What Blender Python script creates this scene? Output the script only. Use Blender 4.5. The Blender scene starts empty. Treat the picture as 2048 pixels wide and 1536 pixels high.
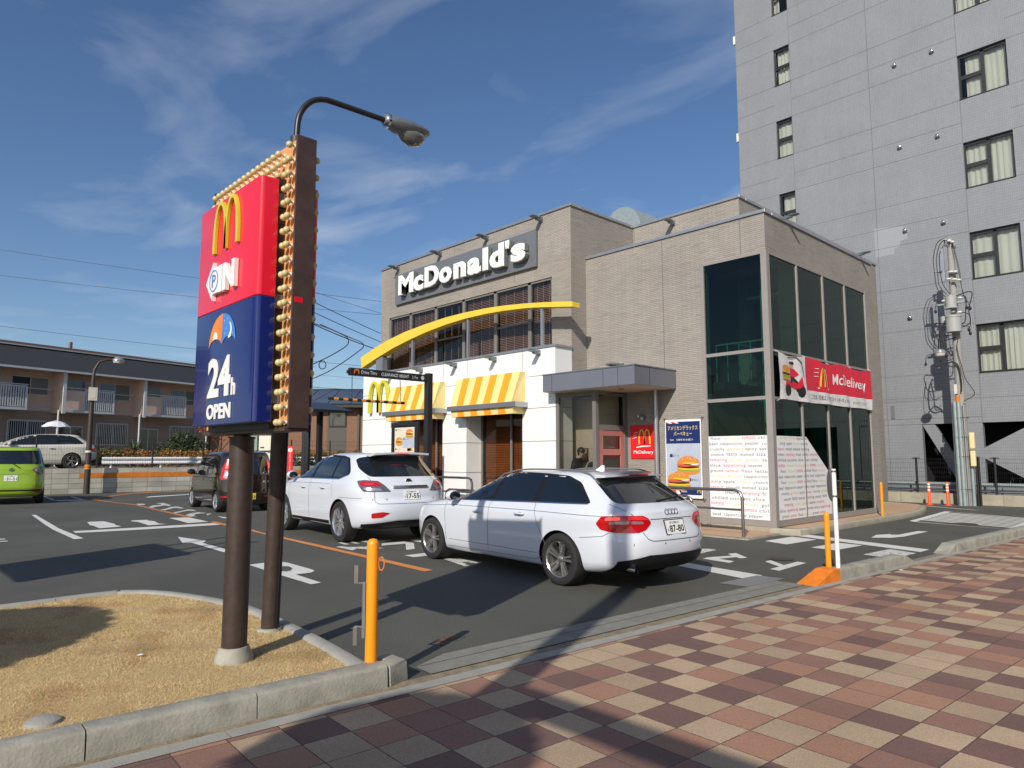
import bpy, bmesh, math, random
from mathutils import Vector, Matrix
from mathutils.bvhtree import BVHTree
rad = math.radians
random.seed(7)
C = bpy.context.scene.collection
S = bpy.context.scene

# ------------------------------------------------------------------ camera
cam_d = bpy.data.cameras.new('camera'); cam = bpy.data.objects.new('camera', cam_d); C.objects.link(cam)
yaw, pit, rol = 0.814506, 0.103508, -0.00094896
Fv = Vector((-math.sin(yaw)*math.cos(pit), math.cos(yaw)*math.cos(pit), math.sin(pit)))
Rv = Vector((math.cos(yaw), math.sin(yaw), 0)); Uv = Rv.cross(Fv)
R2 = Rv*math.cos(rol)+Uv*math.sin(rol); U2 = Uv*math.cos(rol)-Rv*math.sin(rol)
M = Matrix((R2, U2, -Fv)).transposed().to_4x4(); M.translation = Vector((0, 0, 1.52))
cam.matrix_world = M
cam_d.sensor_width = 36; cam_d.lens = 1395.317/2048*36; cam_d.clip_end = 3000; cam_d.clip_start = 0.05
S.camera = cam
S.view_settings.view_transform = 'Standard'; S.view_settings.look = 'None'
S.view_settings.exposure = 0.0; S.view_settings.gamma = 1.0; S.view_settings.use_curve_mapping = False

# ------------------------------------------------------------------ light
SH = Vector((-0.672, 1.438, -1.0))           # sunlight travels this way
to_sun = -SH.normalized()
elev = math.asin(to_sun.z); az = math.atan2(to_sun.x, to_sun.y)
sun_d = bpy.data.lights.new('sun', 'SUN'); sun_d.energy = 4.6; sun_d.angle = rad(0.53); sun_d.color = (1.0, 0.925, 0.82)
sun = bpy.data.objects.new('sun', sun_d); C.objects.link(sun)
sun.rotation_euler = SH.to_track_quat('-Z', 'Y').to_euler(); sun.location = (20, -30, 40)

W = bpy.data.worlds.new('World'); S.world = W; W.use_nodes = True
nt = W.node_tree; nt.nodes.clear()
def N(nt, t, **k):
    n = nt.nodes.new(t)
    for a, b in k.items(): setattr(n, a, b)
    return n
sky = N(nt, 'ShaderNodeTexSky', sky_type='NISHITA', sun_disc=False, sun_elevation=elev, sun_rotation=az,
        air_density=1.0, dust_density=0.9, ozone_density=3.3, altitude=10)
hsv = N(nt, 'ShaderNodeHueSaturation'); hsv.inputs['Saturation'].default_value = 1.10; hsv.inputs['Hue'].default_value = 0.504
nt.links.new(sky.outputs[0], hsv.inputs['Color'])
tc = N(nt, 'ShaderNodeTexCoord'); sep = N(nt, 'ShaderNodeSeparateXYZ'); nt.links.new(tc.outputs['Generated'], sep.inputs[0])
def MATH(nt, op, a, b=None, clamp=False):
    n = N(nt, 'ShaderNodeMath', operation=op, use_clamp=clamp)
    for i, v in enumerate((a, b)):
        if v is None: continue
        if hasattr(v, 'is_output'): nt.links.new(v, n.inputs[i])
        else: n.inputs[i].default_value = v
    return n.outputs[0]
zc = MATH(nt, 'MAXIMUM', sep.outputs['Z'], 0.06)
px = MATH(nt, 'DIVIDE', sep.outputs['X'], zc); py = MATH(nt, 'DIVIDE', sep.outputs['Y'], zc)
comb = N(nt, 'ShaderNodeCombineXYZ'); nt.links.new(px, comb.inputs[0]); nt.links.new(py, comb.inputs[1])
mp = N(nt, 'ShaderNodeMapping'); mp.inputs['Rotation'].default_value = (0, 0, rad(-20)); mp.inputs['Scale'].default_value = (0.85, 1.15, 1)
mp.inputs['Location'].default_value = (3.75, 1.6, 0)
nt.links.new(comb.outputs[0], mp.inputs[0])
n1 = N(nt, 'ShaderNodeTexNoise'); n1.inputs['Scale'].default_value = 1.5; n1.inputs['Detail'].default_value = 6; n1.inputs['Roughness'].default_value = 0.52
n1.inputs['Distortion'].default_value = 0.5
n2 = N(nt, 'ShaderNodeTexNoise'); n2.inputs['Scale'].default_value = 0.62; n2.inputs['Detail'].default_value = 2
nt.links.new(mp.outputs[0], n1.inputs['Vector']); nt.links.new(mp.outputs[0], n2.inputs['Vector'])
cl = MATH(nt, 'MULTIPLY', n1.outputs[0], n2.outputs[0])
mr = N(nt, 'ShaderNodeMapRange'); mr.inputs['From Min'].default_value = 0.255; mr.inputs['From Max'].default_value = 0.47
mr.inputs['To Min'].default_value = 0.0; mr.inputs['To Max'].default_value = 0.55; mr.clamp = True
nt.links.new(cl, mr.inputs[0])
hz = N(nt, 'ShaderNodeMapRange'); hz.inputs['From Min'].default_value = 0.02; hz.inputs['From Max'].default_value = 0.3
nt.links.new(sep.outputs['Z'], hz.inputs[0])
cf = MATH(nt, 'MULTIPLY', mr.outputs[0], hz.outputs[0])
mix = N(nt, 'ShaderNodeMix', data_type='RGBA'); nt.links.new(cf, mix.inputs['Factor'])
nt.links.new(hsv.outputs[0], mix.inputs[6]); mix.inputs[7].default_value = (6.6, 7.0, 7.6, 1)
bg = N(nt, 'ShaderNodeBackground'); bg.inputs['Strength'].default_value = 0.108
nt.links.new(mix.outputs[2], bg.inputs['Color'])
wo = N(nt, 'ShaderNodeOutputWorld'); nt.links.new(bg.outputs[0], wo.inputs[0])

# ------------------------------------------------------------------ materials
MATS = {}
def mat(name, col, rough=0.6, metal=0.0, spec=0.5, coat=0.0, noise=None, bump=None, emit=None, trans=0.0, vary=0.0):
    """noise=(scale, amount) mottles the colour; bump=(scale, strength)"""
    m = bpy.data.materials.new(name); m.use_nodes = True; MATS[name] = m
    t = m.node_tree; b = t.nodes['Principled BSDF']
    b.inputs['Base Color'].default_value = (*col, 1); b.inputs['Roughness'].default_value = rough
    b.inputs['Metallic'].default_value = metal; b.inputs['Specular IOR Level'].default_value = spec
    b.inputs['Coat Weight'].default_value = coat; b.inputs['Coat Roughness'].default_value = 0.03
    b.inputs['Transmission Weight'].default_value = trans
    if emit: b.inputs['Emission Color'].default_value = (*emit[0], 1); b.inputs['Emission Strength'].default_value = emit[1]
    if noise or bump:
        tcn = N(t, 'ShaderNodeTexCoord')
    if noise:
        n = N(t, 'ShaderNodeTexNoise'); n.inputs['Scale'].default_value = noise[0]; n.inputs['Detail'].default_value = 6
        n.inputs['Roughness'].default_value = 0.65
        t.links.new(tcn.outputs['Object'], n.inputs['Vector'])
        r = N(t, 'ShaderNodeMapRange'); r.inputs['From Min'].default_value = 0.3; r.inputs['From Max'].default_value = 0.7
        r.inputs['To Min'].default_value = 1-noise[1]; r.inputs['To Max'].default_value = 1+noise[1]
        t.links.new(n.outputs[0], r.inputs[0])
        v = N(t, 'ShaderNodeVectorMath', operation='SCALE'); v.inputs[0].default_value = col
        t.links.new(r.outputs[0], v.inputs['Scale']); t.links.new(v.outputs[0], b.inputs['Base Color'])
    if bump:
        n = N(t, 'ShaderNodeTexNoise'); n.inputs['Scale'].default_value = bump[0]; n.inputs['Detail'].default_value = 4
        t.links.new(tcn.outputs['Object'], n.inputs['Vector'])
        bp = N(t, 'ShaderNodeBump'); bp.inputs['Strength'].default_value = bump[1]; bp.inputs['Distance'].default_value = 0.01
        t.links.new(n.outputs[0], bp.inputs['Height']); t.links.new(bp.outputs[0], b.inputs['Normal'])
    return m
mat('white_panel', (0.80, 0.80, 0.78), 0.45, noise=(1.3, 0.035), bump=(300, 0.05))
mat('grey_metal', (0.18, 0.19, 0.21), 0.45, metal=0.3, noise=(3, 0.06))
mat('silver_metal', (0.42, 0.43, 0.45), 0.35, metal=0.7, noise=(4, 0.08))
mat('frame_grey', (0.17, 0.16, 0.15), 0.5, noise=(5, 0.06))
mat('steel', (0.36, 0.33, 0.31), 0.28, metal=0.9, noise=(9, 0.1))
mat('galvanised', (0.30, 0.36, 0.37), 0.5, metal=0.35, noise=(7, 0.12))
mat('chrome', (0.75, 0.75, 0.77), 0.12, metal=1.0)
mat('black_metal', (0.018, 0.018, 0.02), 0.4, noise=(8, 0.2))
mat('black_plastic', (0.012, 0.012, 0.013), 0.5, spec=0.2)
mat('brown_metal', (0.066, 0.040, 0.033), 0.42, noise=(9, 0.25), bump=(120, 0.06))
mat('pole_brown', (0.045, 0.030, 0.024), 0.5, noise=(14, 0.3), bump=(90, 0.1))
mat('sign_red', (0.74, 0.012, 0.03), 0.22, coat=0.4, noise=(2, 0.05))
mat('sign_blue', (0.008, 0.017, 0.13), 0.18, coat=0.5, noise=(2, 0.05))
mat('sign_orange', (0.66, 0.32, 0.12), 0.55, noise=(6, 0.1))
mat('bulb_cream', (0.58, 0.49, 0.23), 0.35, coat=0.2, noise=(20, 0.08))
mat('arch_yellow', (0.80, 0.56, 0.05), 0.35, coat=0.2, noise=(3, 0.04))
mat('arch_lime', (0.62, 0.56, 0.03), 0.3, coat=0.3)
mat('umbrella_orange', (0.85, 0.22, 0.02), 0.4)
mat('umbrella_blue', (0.06, 0.22, 0.60), 0.4)
mat('white_paint', (0.80, 0.80, 0.80), 0.4, noise=(8, 0.03))
mat('letter_white', (0.82, 0.82, 0.80), 0.3, coat=0.2)
mat('letter_side', (0.16, 0.19, 0.17), 0.5)
mat('awning_cream', (0.80, 0.63, 0.26), 0.6, noise=(5, 0.05))
mat('awning_orange', (0.86, 0.33, 0.012), 0.55, noise=(5, 0.05))
mat('orange_paint', (0.86, 0.30, 0.008), 0.38, noise=(7, 0.10))
mat('orange_ramp', (0.72, 0.20, 0.015), 0.55, noise=(9, 0.18))
mat('cone_orange', (0.85, 0.09, 0.01), 0.45, noise=(12, 0.12))
mat('blind_brown', (0.36, 0.20, 0.155), 0.6, noise=(4, 0.15))
mat('interior_tan', (0.34, 0.22, 0.12), 0.7, noise=(1.2, 0.12))
mat('interior_wall', (0.50, 0.42, 0.30), 0.7, noise=(0.9, 0.1))
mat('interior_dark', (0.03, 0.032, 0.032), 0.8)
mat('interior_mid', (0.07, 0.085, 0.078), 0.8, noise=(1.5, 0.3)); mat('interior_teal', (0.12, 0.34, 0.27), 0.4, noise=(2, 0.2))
mat('teal_fin', (0.12, 0.42, 0.33), 0.25)
mat('wood_panel', (0.42, 0.17, 0.06), 0.5, noise=(2.0, 0.2))
mat('door_pink', (0.42, 0.17, 0.15), 0.35, noise=(3, 0.1))
mat('soffit', (0.62, 0.53, 0.42), 0.7, noise=(2, 0.04))
mat('skin', (0.55, 0.33, 0.24), 0.5); mat('hair', (0.012, 0.010, 0.009), 0.45)
mat('cloth_black', (0.014, 0.014, 0.016), 0.8, noise=(20, 0.2)); mat('cloth_grey', (0.05, 0.05, 0.06), 0.85)
mat('rubber', (0.018, 0.018, 0.018), 0.75, noise=(30, 0.2))
mat('rim_silver', (0.62, 0.60, 0.58), 0.22, metal=0.9); mat('rim_bright', (0.80, 0.80, 0.82), 0.18, metal=0.9)
mat('hub_dark', (0.03, 0.028, 0.026), 0.5, metal=0.4)
mat('car_white', (0.62, 0.655, 0.72), 0.22, coat=1.0, noise=(1.5, 0.01)); mat('car_brown', (0.020, 0.012, 0.008), 0.12, coat=1.0, metal=0.3)
mat('car_lime', (0.27, 0.42, 0.018), 0.25, coat=1.0); mat('car_cream', (0.62, 0.60, 0.52), 0.3, coat=0.7)
mat('car_glass', (0.006, 0.008, 0.009), 0.03, spec=0.6, coat=1.0); mat('seam', (0.05, 0.055, 0.06), 0.6)
mat('seam_light', (0.14, 0.15, 0.17), 0.6)
mat('lamp_red', (0.45, 0.004, 0.008), 0.12, coat=1.0); mat('lamp_bright', (0.95, 0.12, 0.10), 0.2, emit=((1, 0.05, 0.03), 1.2))
mat('lamp_clear', (0.45, 0.43, 0.44), 0.15, metal=0.6, coat=1.0)
mat('plate_white', (0.75, 0.76, 0.74), 0.4); mat('plate_yellow', (0.80, 0.60, 0.03), 0.4); mat('ink', (0.012, 0.018, 0.02), 0.5)
mat('ink_green', (0.02, 0.10, 0.06), 0.5); mat('ink_grey', (0.06, 0.06, 0.06), 0.6); mat('ink_red', (0.60, 0.03, 0.12), 0.6); mat('ink_gold', (0.62, 0.46, 0.12), 0.6)
mat('ink_lime', (0.55, 0.60, 0.25), 0.6)
mat('concrete', (0.31, 0.30, 0.25), 0.85, noise=(5, 0.30), bump=(60, 0.35))
mat('concrete_pale', (0.30, 0.295, 0.265), 0.85, noise=(5, 0.14), bump=(70, 0.3))
mat('concrete_strip', (0.20, 0.20, 0.175), 0.85, noise=(6, 0.16), bump=(80, 0.4))
mat('gutter', (0.22, 0.18, 0.12), 0.9, noise=(9, 0.35), bump=(50, 0.6))
mat('curb_yellowish', (0.34, 0.31, 0.24), 0.85, noise=(4, 0.16), bump=(60, 0.3))
mat('apt_wall', (0.68, 0.49, 0.39), 0.8, noise=(3, 0.07)); mat('apt_wall_shaded', (0.30, 0.225, 0.185), 0.8, noise=(3, 0.08))  # second one is a darker copy, lower storey's shade put into its colour
mat('apt_trim', (0.55, 0.57, 0.58), 0.5); mat('roof_dark', (0.020, 0.021, 0.024), 0.8, noise=(4, 0.2), bump=(8, 0.6))
mat('roof_edge', (0.20, 0.13, 0.10), 0.7)
mat('window_dark', (0.03, 0.035, 0.038), 0.06, coat=1.0); mat('curtain', (0.74, 0.76, 0.70), 0.8)
mat('brown_wall', (0.20, 0.105, 0.065), 0.8, noise=(5, 0.12)); mat('grey_wall', (0.09, 0.085, 0.075), 0.8)
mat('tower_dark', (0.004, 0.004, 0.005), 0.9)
mat('wire', (0.02, 0.02, 0.022), 0.6); mat('porcelain', (0.62, 0.60, 0.54), 0.25, coat=0.6)
mat('pole_concrete', (0.29, 0.285, 0.265), 0.8, noise=(8, 0.1)); mat('box_cream', (0.72, 0.60, 0.33), 0.5)
mat('transformer', (0.34, 0.35, 0.34), 0.5)
mat('banner_red', (0.66, 0.015, 0.045), 0.55); mat('banner_white', (0.66, 0.66, 0.66), 0.6)
mat('kiosk_red', (0.66, 0.012, 0.02), 0.4)
mat('bun', (0.62, 0.24, 0.04), 0.5); mat('patty', (0.10, 0.03, 0.015), 0.6); mat('cheese', (0.85, 0.46, 0.03), 0.5)
mat('lettuce', (0.22, 0.36, 0.04), 0.6); mat('bacon', (0.60, 0.10, 0.05), 0.5); mat('egg', (0.80, 0.78, 0.72), 0.5)
mat('poster_blue', (0.010, 0.025, 0.12), 0.4); mat('poster_sky', (0.42, 0.47, 0.56), 0.45, noise=(2, 0.12)); mat('poster_gold', (0.62, 0.47, 0.20), 0.5)
mat('poster_cream', (0.66, 0.62, 0.50), 0.5)
mat('leaf_green', (0.045, 0.075, 0.02), 0.6); mat('leaf_dark', (0.018, 0.03, 0.010), 0.6); mat('leaf_orange', (0.30, 0.115, 0.015), 0.6)
mat('leaf_yellow', (0.26, 0.17, 0.02), 0.6); mat('leaf_red', (0.35, 0.03, 0.015), 0.6); mat('bark', (0.10, 0.07, 0.05), 0.9, noise=(12, 0.3))
mat('cloth_white', (0.62, 0.64, 0.70), 0.8); mat('lens_glass', (0.13, 0.14, 0.13), 0.12, coat=1.0)
mat('lamp_body', (0.20, 0.23, 0.25), 0.35, metal=0.5, noise=(5, 0.06))
mat('orange_stripe', (0.62, 0.20, 0.02), 0.7, noise=(6, 0.2))
mat('blind_light', (0.50, 0.38, 0.33), 0.6); mat('frame_pale', (0.27, 0.25, 0.235), 0.5, noise=(5, 0.05)); mat('canopy_grey', (0.17, 0.18, 0.215), 0.4, metal=0.2, noise=(2, 0.05))
mat('sign_red_flat', (0.66, 0.012, 0.02), 0.4); mat('letter_grey', (0.55, 0.55, 0.55), 0.5); mat('awning_orange_dk', (0.70, 0.28, 0.03), 0.5)
mat('menu_dim', (0.10, 0.085, 0.05), 0.4, noise=(5, 0.5)); mat('menu_green', (0.20, 0.30, 0.22), 0.4, noise=(3, 0.3))
mat('rust_dark', (0.055, 0.045, 0.036), 0.8, noise=(20, 0.3)); mat('rust_stain', (0.13, 0.065, 0.03), 0.85, noise=(25, 0.5)); mat('lamp_smoke', (0.10, 0.09, 0.12), 0.1, coat=1.0); mat('lamp_bright2', (0.75, 0.03, 0.04), 0.2, coat=1.0); mat('wall_patch', (0.13, 0.135, 0.13), 0.85, noise=(4, 0.2)); mat('curtain_dim', (0.20, 0.21, 0.20), 0.6); mat('tower_joint', (0.13, 0.13, 0.15), 0.8); mat('patch_pale', (0.285, 0.298, 0.325), 0.5, noise=(9, 0.05))
mat('turf_white', (0.6, 0.6, 0.6), 0.4)

def thin_glass(name, tint, refl=1.0):
    m = bpy.data.materials.new(name); m.use_nodes = True; MATS[name] = m
    t = m.node_tree; t.nodes.clear()
    tr = N(t, 'ShaderNodeBsdfTransparent'); tr.inputs[0].default_value = (*tint, 1)
    gl = N(t, 'ShaderNodeBsdfGlossy'); gl.inputs['Roughness'].default_value = 0.012; gl.inputs[0].default_value = (*refl, 1) if isinstance(refl, tuple) else (refl, refl, refl, 1)
    fr = N(t, 'ShaderNodeFresnel'); fr.inputs[0].default_value = 1.52
    f2 = MATH(t, 'MULTIPLY', fr.outputs[0], 1.25, True)
    mx = N(t, 'ShaderNodeMixShader'); t.links.new(f2, mx.inputs[0]); t.links.new(tr.outputs[0], mx.inputs[1]); t.links.new(gl.outputs[0], mx.inputs[2])
    o = N(t, 'ShaderNodeOutputMaterial'); t.links.new(mx.outputs[0], o.inputs[0])
    return m
thin_glass('glass_green', (0.27, 0.45, 0.385), (0.50, 0.62, 0.58)); thin_glass('glass_clear', (0.80, 0.82, 0.80), 0.75); thin_glass('glass_bronze', (0.72, 0.64, 0.58), 0.6)

def brickish(name, cols, bw, rh, mortar, mcol, offset=0.5, axis_pick=True, bumpd=0.004, rough=0.8, size=1.0, blotch=0.06, vjoint=None, mort_smooth=0.1, streak=0.03):
    """masonry-like pattern on vertical walls: u = x or y by the face normal, v = z"""
    m = bpy.data.materials.new(name); m.use_nodes = True; MATS[name] = m
    t = m.node_tree; b = t.nodes['Principled BSDF']; b.inputs['Roughness'].default_value = rough
    tcn = N(t, 'ShaderNodeTexCoord'); s = N(t, 'ShaderNodeSeparateXYZ'); t.links.new(tcn.outputs['Object'], s.inputs[0])
    g = N(t, 'ShaderNodeNewGeometry'); sn = N(t, 'ShaderNodeSeparateXYZ'); t.links.new(g.outputs['True Normal'], sn.inputs[0])
    ab = MATH(t, 'ABSOLUTE', sn.outputs['X']); gt = MATH(t, 'GREATER_THAN', ab, 0.7)
    mx = N(t, 'ShaderNodeMix', data_type='FLOAT'); t.links.new(gt, mx.inputs[0]); t.links.new(s.outputs['X'], mx.inputs[2]); t.links.new(s.outputs['Y'], mx.inputs[3])
    cb = N(t, 'ShaderNodeCombineXYZ'); t.links.new(mx.outputs[0], cb.inputs[0]); t.links.new(s.outputs['Z'], cb.inputs[1])
    br = N(t, 'ShaderNodeTexBrick'); br.offset = offset; br.offset_frequency = 2
    br.inputs['Scale'].default_value = 1.0; br.inputs['Mortar Size'].default_value = mortar; br.inputs['Mortar Smooth'].default_value = mort_smooth
    br.inputs['Brick Width'].default_value = bw; br.inputs['Row Height'].default_value = rh; br.inputs['Bias'].default_value = 0
    br.inputs['Color1'].default_value = (0, 0, 0, 1); br.inputs['Color2'].default_value = (1, 1, 1, 1); br.inputs['Mortar'].default_value = (0.5, 0.5, 0.5, 1)
    t.links.new(cb.outputs[0], br.inputs['Vector'])
    cr = N(t, 'ShaderNodeValToRGB'); e = cr.color_ramp.elements
    e[0].color = (*cols[0], 1); e[1].color = (*cols[-1], 1)
    for i, c in enumerate(cols[1:-1]):
        q = e.new((i+1)/(len(cols)-1)); q.color = (*c, 1)
    t.links.new(br.outputs['Color'], cr.inputs[0])
    m2 = N(t, 'ShaderNodeMix', data_type='RGBA'); t.links.new(br.outputs['Fac'], m2.inputs[0]); t.links.new(cr.outputs[0], m2.inputs[6]); m2.inputs[7].default_value = (*mcol, 1)
    n = N(t, 'ShaderNodeTexNoise'); n.inputs['Scale'].default_value = 0.8; n.inputs['Detail'].default_value = 8; t.links.new(tcn.outputs['Object'], n.inputs['Vector'])
    r = N(t, 'ShaderNodeMapRange'); r.inputs['From Min'].default_value = 0.3; r.inputs['From Max'].default_value = 0.7; r.inputs['To Min'].default_value = 1-blotch; r.inputs['To Max'].default_value = 1+blotch
    t.links.new(n.outputs[0], r.inputs[0])
    mpp = N(t, 'ShaderNodeMapping'); mpp.inputs['Scale'].default_value = (2.6, 2.6, 0.10); t.links.new(tcn.outputs['Object'], mpp.inputs[0])
    n3 = N(t, 'ShaderNodeTexNoise'); n3.inputs['Scale'].default_value = 1.6; n3.inputs['Detail'].default_value = 5; t.links.new(mpp.outputs[0], n3.inputs['Vector'])
    r3 = N(t, 'ShaderNodeMapRange'); r3.inputs['From Min'].default_value = 0.35; r3.inputs['From Max'].default_value = 0.7; r3.inputs['To Min'].default_value = 1+streak*0.4; r3.inputs['To Max'].default_value = 1-streak; t.links.new(n3.outputs[0], r3.inputs[0])
    kk = MATH(t, 'MULTIPLY', r.outputs[0], r3.outputs[0])
    v = N(t, 'ShaderNodeVectorMath', operation='SCALE'); t.links.new(m2.outputs[2], v.inputs[0]); t.links.new(kk, v.inputs['Scale']); t.links.new(v.outputs[0], b.inputs['Base Color'])
    inv = MATH(t, 'SUBTRACT', 1.0, br.outputs['Fac'])
    bp = N(t, 'ShaderNodeBump'); bp.inputs['Strength'].default_value = 0.8; bp.inputs['Distance'].default_value = bumpd
    t.links.new(inv, bp.inputs['Height']); t.links.new(bp.outputs[0], b.inputs['Normal'])
    return m
brickish('siding', [(0.270, 0.248, 0.218), (0.318, 0.296, 0.264), (0.295, 0.272, 0.242), (0.333, 0.307, 0.274), (0.315, 0.270, 0.240)], 0.24, 0.042, 0.003, (0.200, 0.182, 0.162), bumpd=0.006, blotch=0.09)
brickish('tower_tile', [(0.218, 0.233, 0.255), (0.238, 0.254, 0.277)], 0.05, 0.10, 0.0035, (0.14, 0.148, 0.165), offset=0.0, bumpd=0.0008, rough=0.6, blotch=0.05, streak=0.025)
brickish('block_wall', [(0.36, 0.35, 0.29), (0.50, 0.49, 0.43)], 0.6, 0.21, 0.006, (0.13, 0.12, 0.10), offset=0.0, blotch=0.3)

def pavers():
    m = bpy.data.materials.new('pavers'); m.use_nodes = True; MATS['pavers'] = m
    t = m.node_tree; b = t.nodes['Principled BSDF']; b.inputs['Roughness'].default_value = 0.78
    tcn = N(t, 'ShaderNodeTexCoord'); mpn = N(t, 'ShaderNodeMapping'); t.links.new(tcn.outputs['Object'], mpn.inputs[0])
    mpn.inputs['Scale'].default_value = (1/0.283,)*3
    s = N(t, 'ShaderNodeSeparateXYZ'); t.links.new(mpn.outputs[0], s.inputs[0])
    fx = MATH(t, 'FLOOR', s.outputs['X']); fy = MATH(t, 'FLOOR', s.outputs['Y'])
    c = N(t, 'ShaderNodeCombineXYZ'); t.links.new(fx, c.inputs[0]); t.links.new(fy, c.inputs[1])
    w = N(t, 'ShaderNodeTexWhiteNoise', noise_dimensions='3D'); t.links.new(c.outputs[0], w.inputs['Vector'])
    par = MATH(t, 'FLOORED_MODULO', MATH(t, 'ADD', fx, fy), 2.0)       # 0 / 1 checker
    # light tiles mostly on the even cells
    w2 = N(t, 'ShaderNodeTexWhiteNoise', noise_dimensions='3D'); c2 = N(t, 'ShaderNodeVectorMath', operation='ADD'); c2.inputs[1].default_value = (31.7, 11.3, 5); t.links.new(c.outputs[0], c2.inputs[0]); t.links.new(c2.outputs[0], w2.inputs['Vector'])
    pl = MATH(t, 'LESS_THAN', w2.outputs['Value'], 0.68)
    ev = MATH(t, 'LESS_THAN', par, 0.5)
    od = MATH(t, 'LESS_THAN', w2.outputs['Value'], 0.10)
    lt = MATH(t, 'MAXIMUM', MATH(t, 'MULTIPLY', pl, ev), od)
    cr = N(t, 'ShaderNodeValToRGB'); cr.color_ramp.interpolation = 'CONSTANT'
    e = cr.color_ramp.elements; e[0].position = 0; e[0].color = (0.180, 0.102, 0.084, 1); e[1].position = 0.36; e[1].color = (0.255, 0.138, 0.102, 1)
    q = e.new(0.72); q.color = (0.32, 0.172, 0.112, 1)
    t.links.new(w.outputs['Value'], cr.inputs[0])
    mx = N(t, 'ShaderNodeMix', data_type='RGBA'); t.links.new(lt, mx.inputs[0]); t.links.new(cr.outputs[0], mx.inputs[6]); mx.inputs[7].default_value = (0.415, 0.305, 0.20, 1)
    # per tile value jitter + speckle + large stains
    j = N(t, 'ShaderNodeMapRange'); j.inputs['To Min'].default_value = 0.88; j.inputs['To Max'].default_value = 1.12; t.links.new(w.outputs['Value'], j.inputs[0])
    sp = N(t, 'ShaderNodeTexNoise'); sp.inputs['Scale'].default_value = 160; sp.inputs['Detail'].default_value = 3; t.links.new(tcn.outputs['Object'], sp.inputs['Vector'])
    spr = N(t, 'ShaderNodeMapRange'); spr.inputs['From Min'].default_value = 0.3; spr.inputs['From Max'].default_value = 0.7; spr.inputs['To Min'].default_value = 0.72; spr.inputs['To Max'].default_value = 1.28; t.links.new(sp.outputs[0], spr.inputs[0])
    st = N(t, 'ShaderNodeTexNoise'); st.inputs['Scale'].default_value = 1.1; st.inputs['Detail'].default_value = 5; t.links.new(tcn.outputs['Object'], st.inputs['Vector'])
    str_ = N(t, 'ShaderNodeMapRange'); str_.inputs['From Min'].default_value = 0.3; str_.inputs['From Max'].default_value = 0.7; str_.inputs['To Min'].default_value = 0.86; str_.inputs['To Max'].default_value = 1.1; t.links.new(st.outputs[0], str_.inputs[0])
    k = MATH(t, 'MULTIPLY', MATH(t, 'MULTIPLY', j.outputs[0], spr.outputs[0]), str_.outputs[0])
    v = N(t, 'ShaderNodeVectorMath', operation='SCALE'); t.links.new(mx.outputs[2], v.inputs[0]); t.links.new(k, v.inputs['Scale'])
    # joints
    def edge(o):
        f = MATH(t, 'FRACT', o); g = MATH(t, 'SUBTRACT', 1.0, f); return MATH(t, 'MINIMUM', f, g)
    wob = N(t, 'ShaderNodeTexNoise'); wob.inputs['Scale'].default_value = 60; t.links.new(tcn.outputs['Object'], wob.inputs['Vector'])
    d = MATH(t, 'MINIMUM', edge(s.outputs['X']), edge(s.outputs['Y']))
    d2 = MATH(t, 'SUBTRACT', d, MATH(t, 'MULTIPLY', MATH(t, 'SUBTRACT', wob.outputs[0], 0.4), 0.02))
    jt = MATH(t, 'LESS_THAN', d2, 0.009)
    m3 = N(t, 'ShaderNodeMix', data_type='RGBA'); t.links.new(jt, m3.inputs[0]); t.links.new(v.outputs[0], m3.inputs[6]); m3.inputs[7].default_value = (0.06, 0.042, 0.034, 1)
    t.links.new(m3.outputs[2], b.inputs['Base Color'])
    hgt = MATH(t, 'SUBTRACT', MATH(t, 'MULTIPLY', sp.outputs[0], 0.35), jt)
    bp = N(t, 'ShaderNodeBump'); bp.inputs['Strength'].default_value = 0.5; bp.inputs['Distance'].default_value = 0.004
    t.links.new(hgt, bp.inputs['Height']); t.links.new(bp.outputs[0], b.inputs['Normal'])
pavers()

def ground_mat(name, base, speck, amp, fine=140, blot=0.35, cracks=False):
    m = bpy.data.materials.new(name); m.use_nodes = True; MATS[name] = m
    t = m.node_tree; b = t.nodes['Principled BSDF']; b.inputs['Roughness'].default_value = 0.86
    tcn = N(t, 'ShaderNodeTexCoord')
    a = N(t, 'ShaderNodeTexNoise'); a.inputs['Scale'].default_value = fine; a.inputs['Detail'].default_value = 3; t.links.new(tcn.outputs['Object'], a.inputs['Vector'])
    l = N(t, 'ShaderNodeTexNoise'); l.inputs['Scale'].default_value = 0.45; l.inputs['Detail'].default_value = 6; l.inputs['Roughness'].default_value = 0.6; t.links.new(tcn.outputs['Object'], l.inputs['Vector'])
    def rng(x, lo, hi):
        r = N(t, 'ShaderNodeMapRange'); r.inputs['From Min'].default_value = 0.3; r.inputs['From Max'].default_value = 0.7; r.inputs['To Min'].default_value = lo; r.inputs['To Max'].default_value = hi
        t.links.new(x, r.inputs[0]); return r.outputs[0]
    mx = N(t, 'ShaderNodeMix', data_type='RGBA'); t.links.new(rng(a.outputs[0], 0, 1), mx.inputs[0]); mx.inputs[6].default_value = (*base, 1); mx.inputs[7].default_value = (*speck, 1)
    v = N(t, 'ShaderNodeVectorMath', operation='SCALE'); t.links.new(mx.outputs[2], v.inputs[0]); t.links.new(rng(l.outputs[0], 1-blot/2, 1+blot/2), v.inputs['Scale'])
    t.links.new(v.outputs[0], b.inputs['Base Color'])
    bp = N(t, 'ShaderNodeBump'); bp.inputs['Strength'].default_value = amp; bp.inputs['Distance'].default_value = 0.006
    t.links.new(a.outputs[0], bp.inputs['Height']); t.links.new(bp.outputs[0], b.inputs['Normal'])
ground_mat('asphalt', (0.036, 0.0365, 0.031), (0.108, 0.108, 0.093), 1.0, 85, 0.45)
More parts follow.
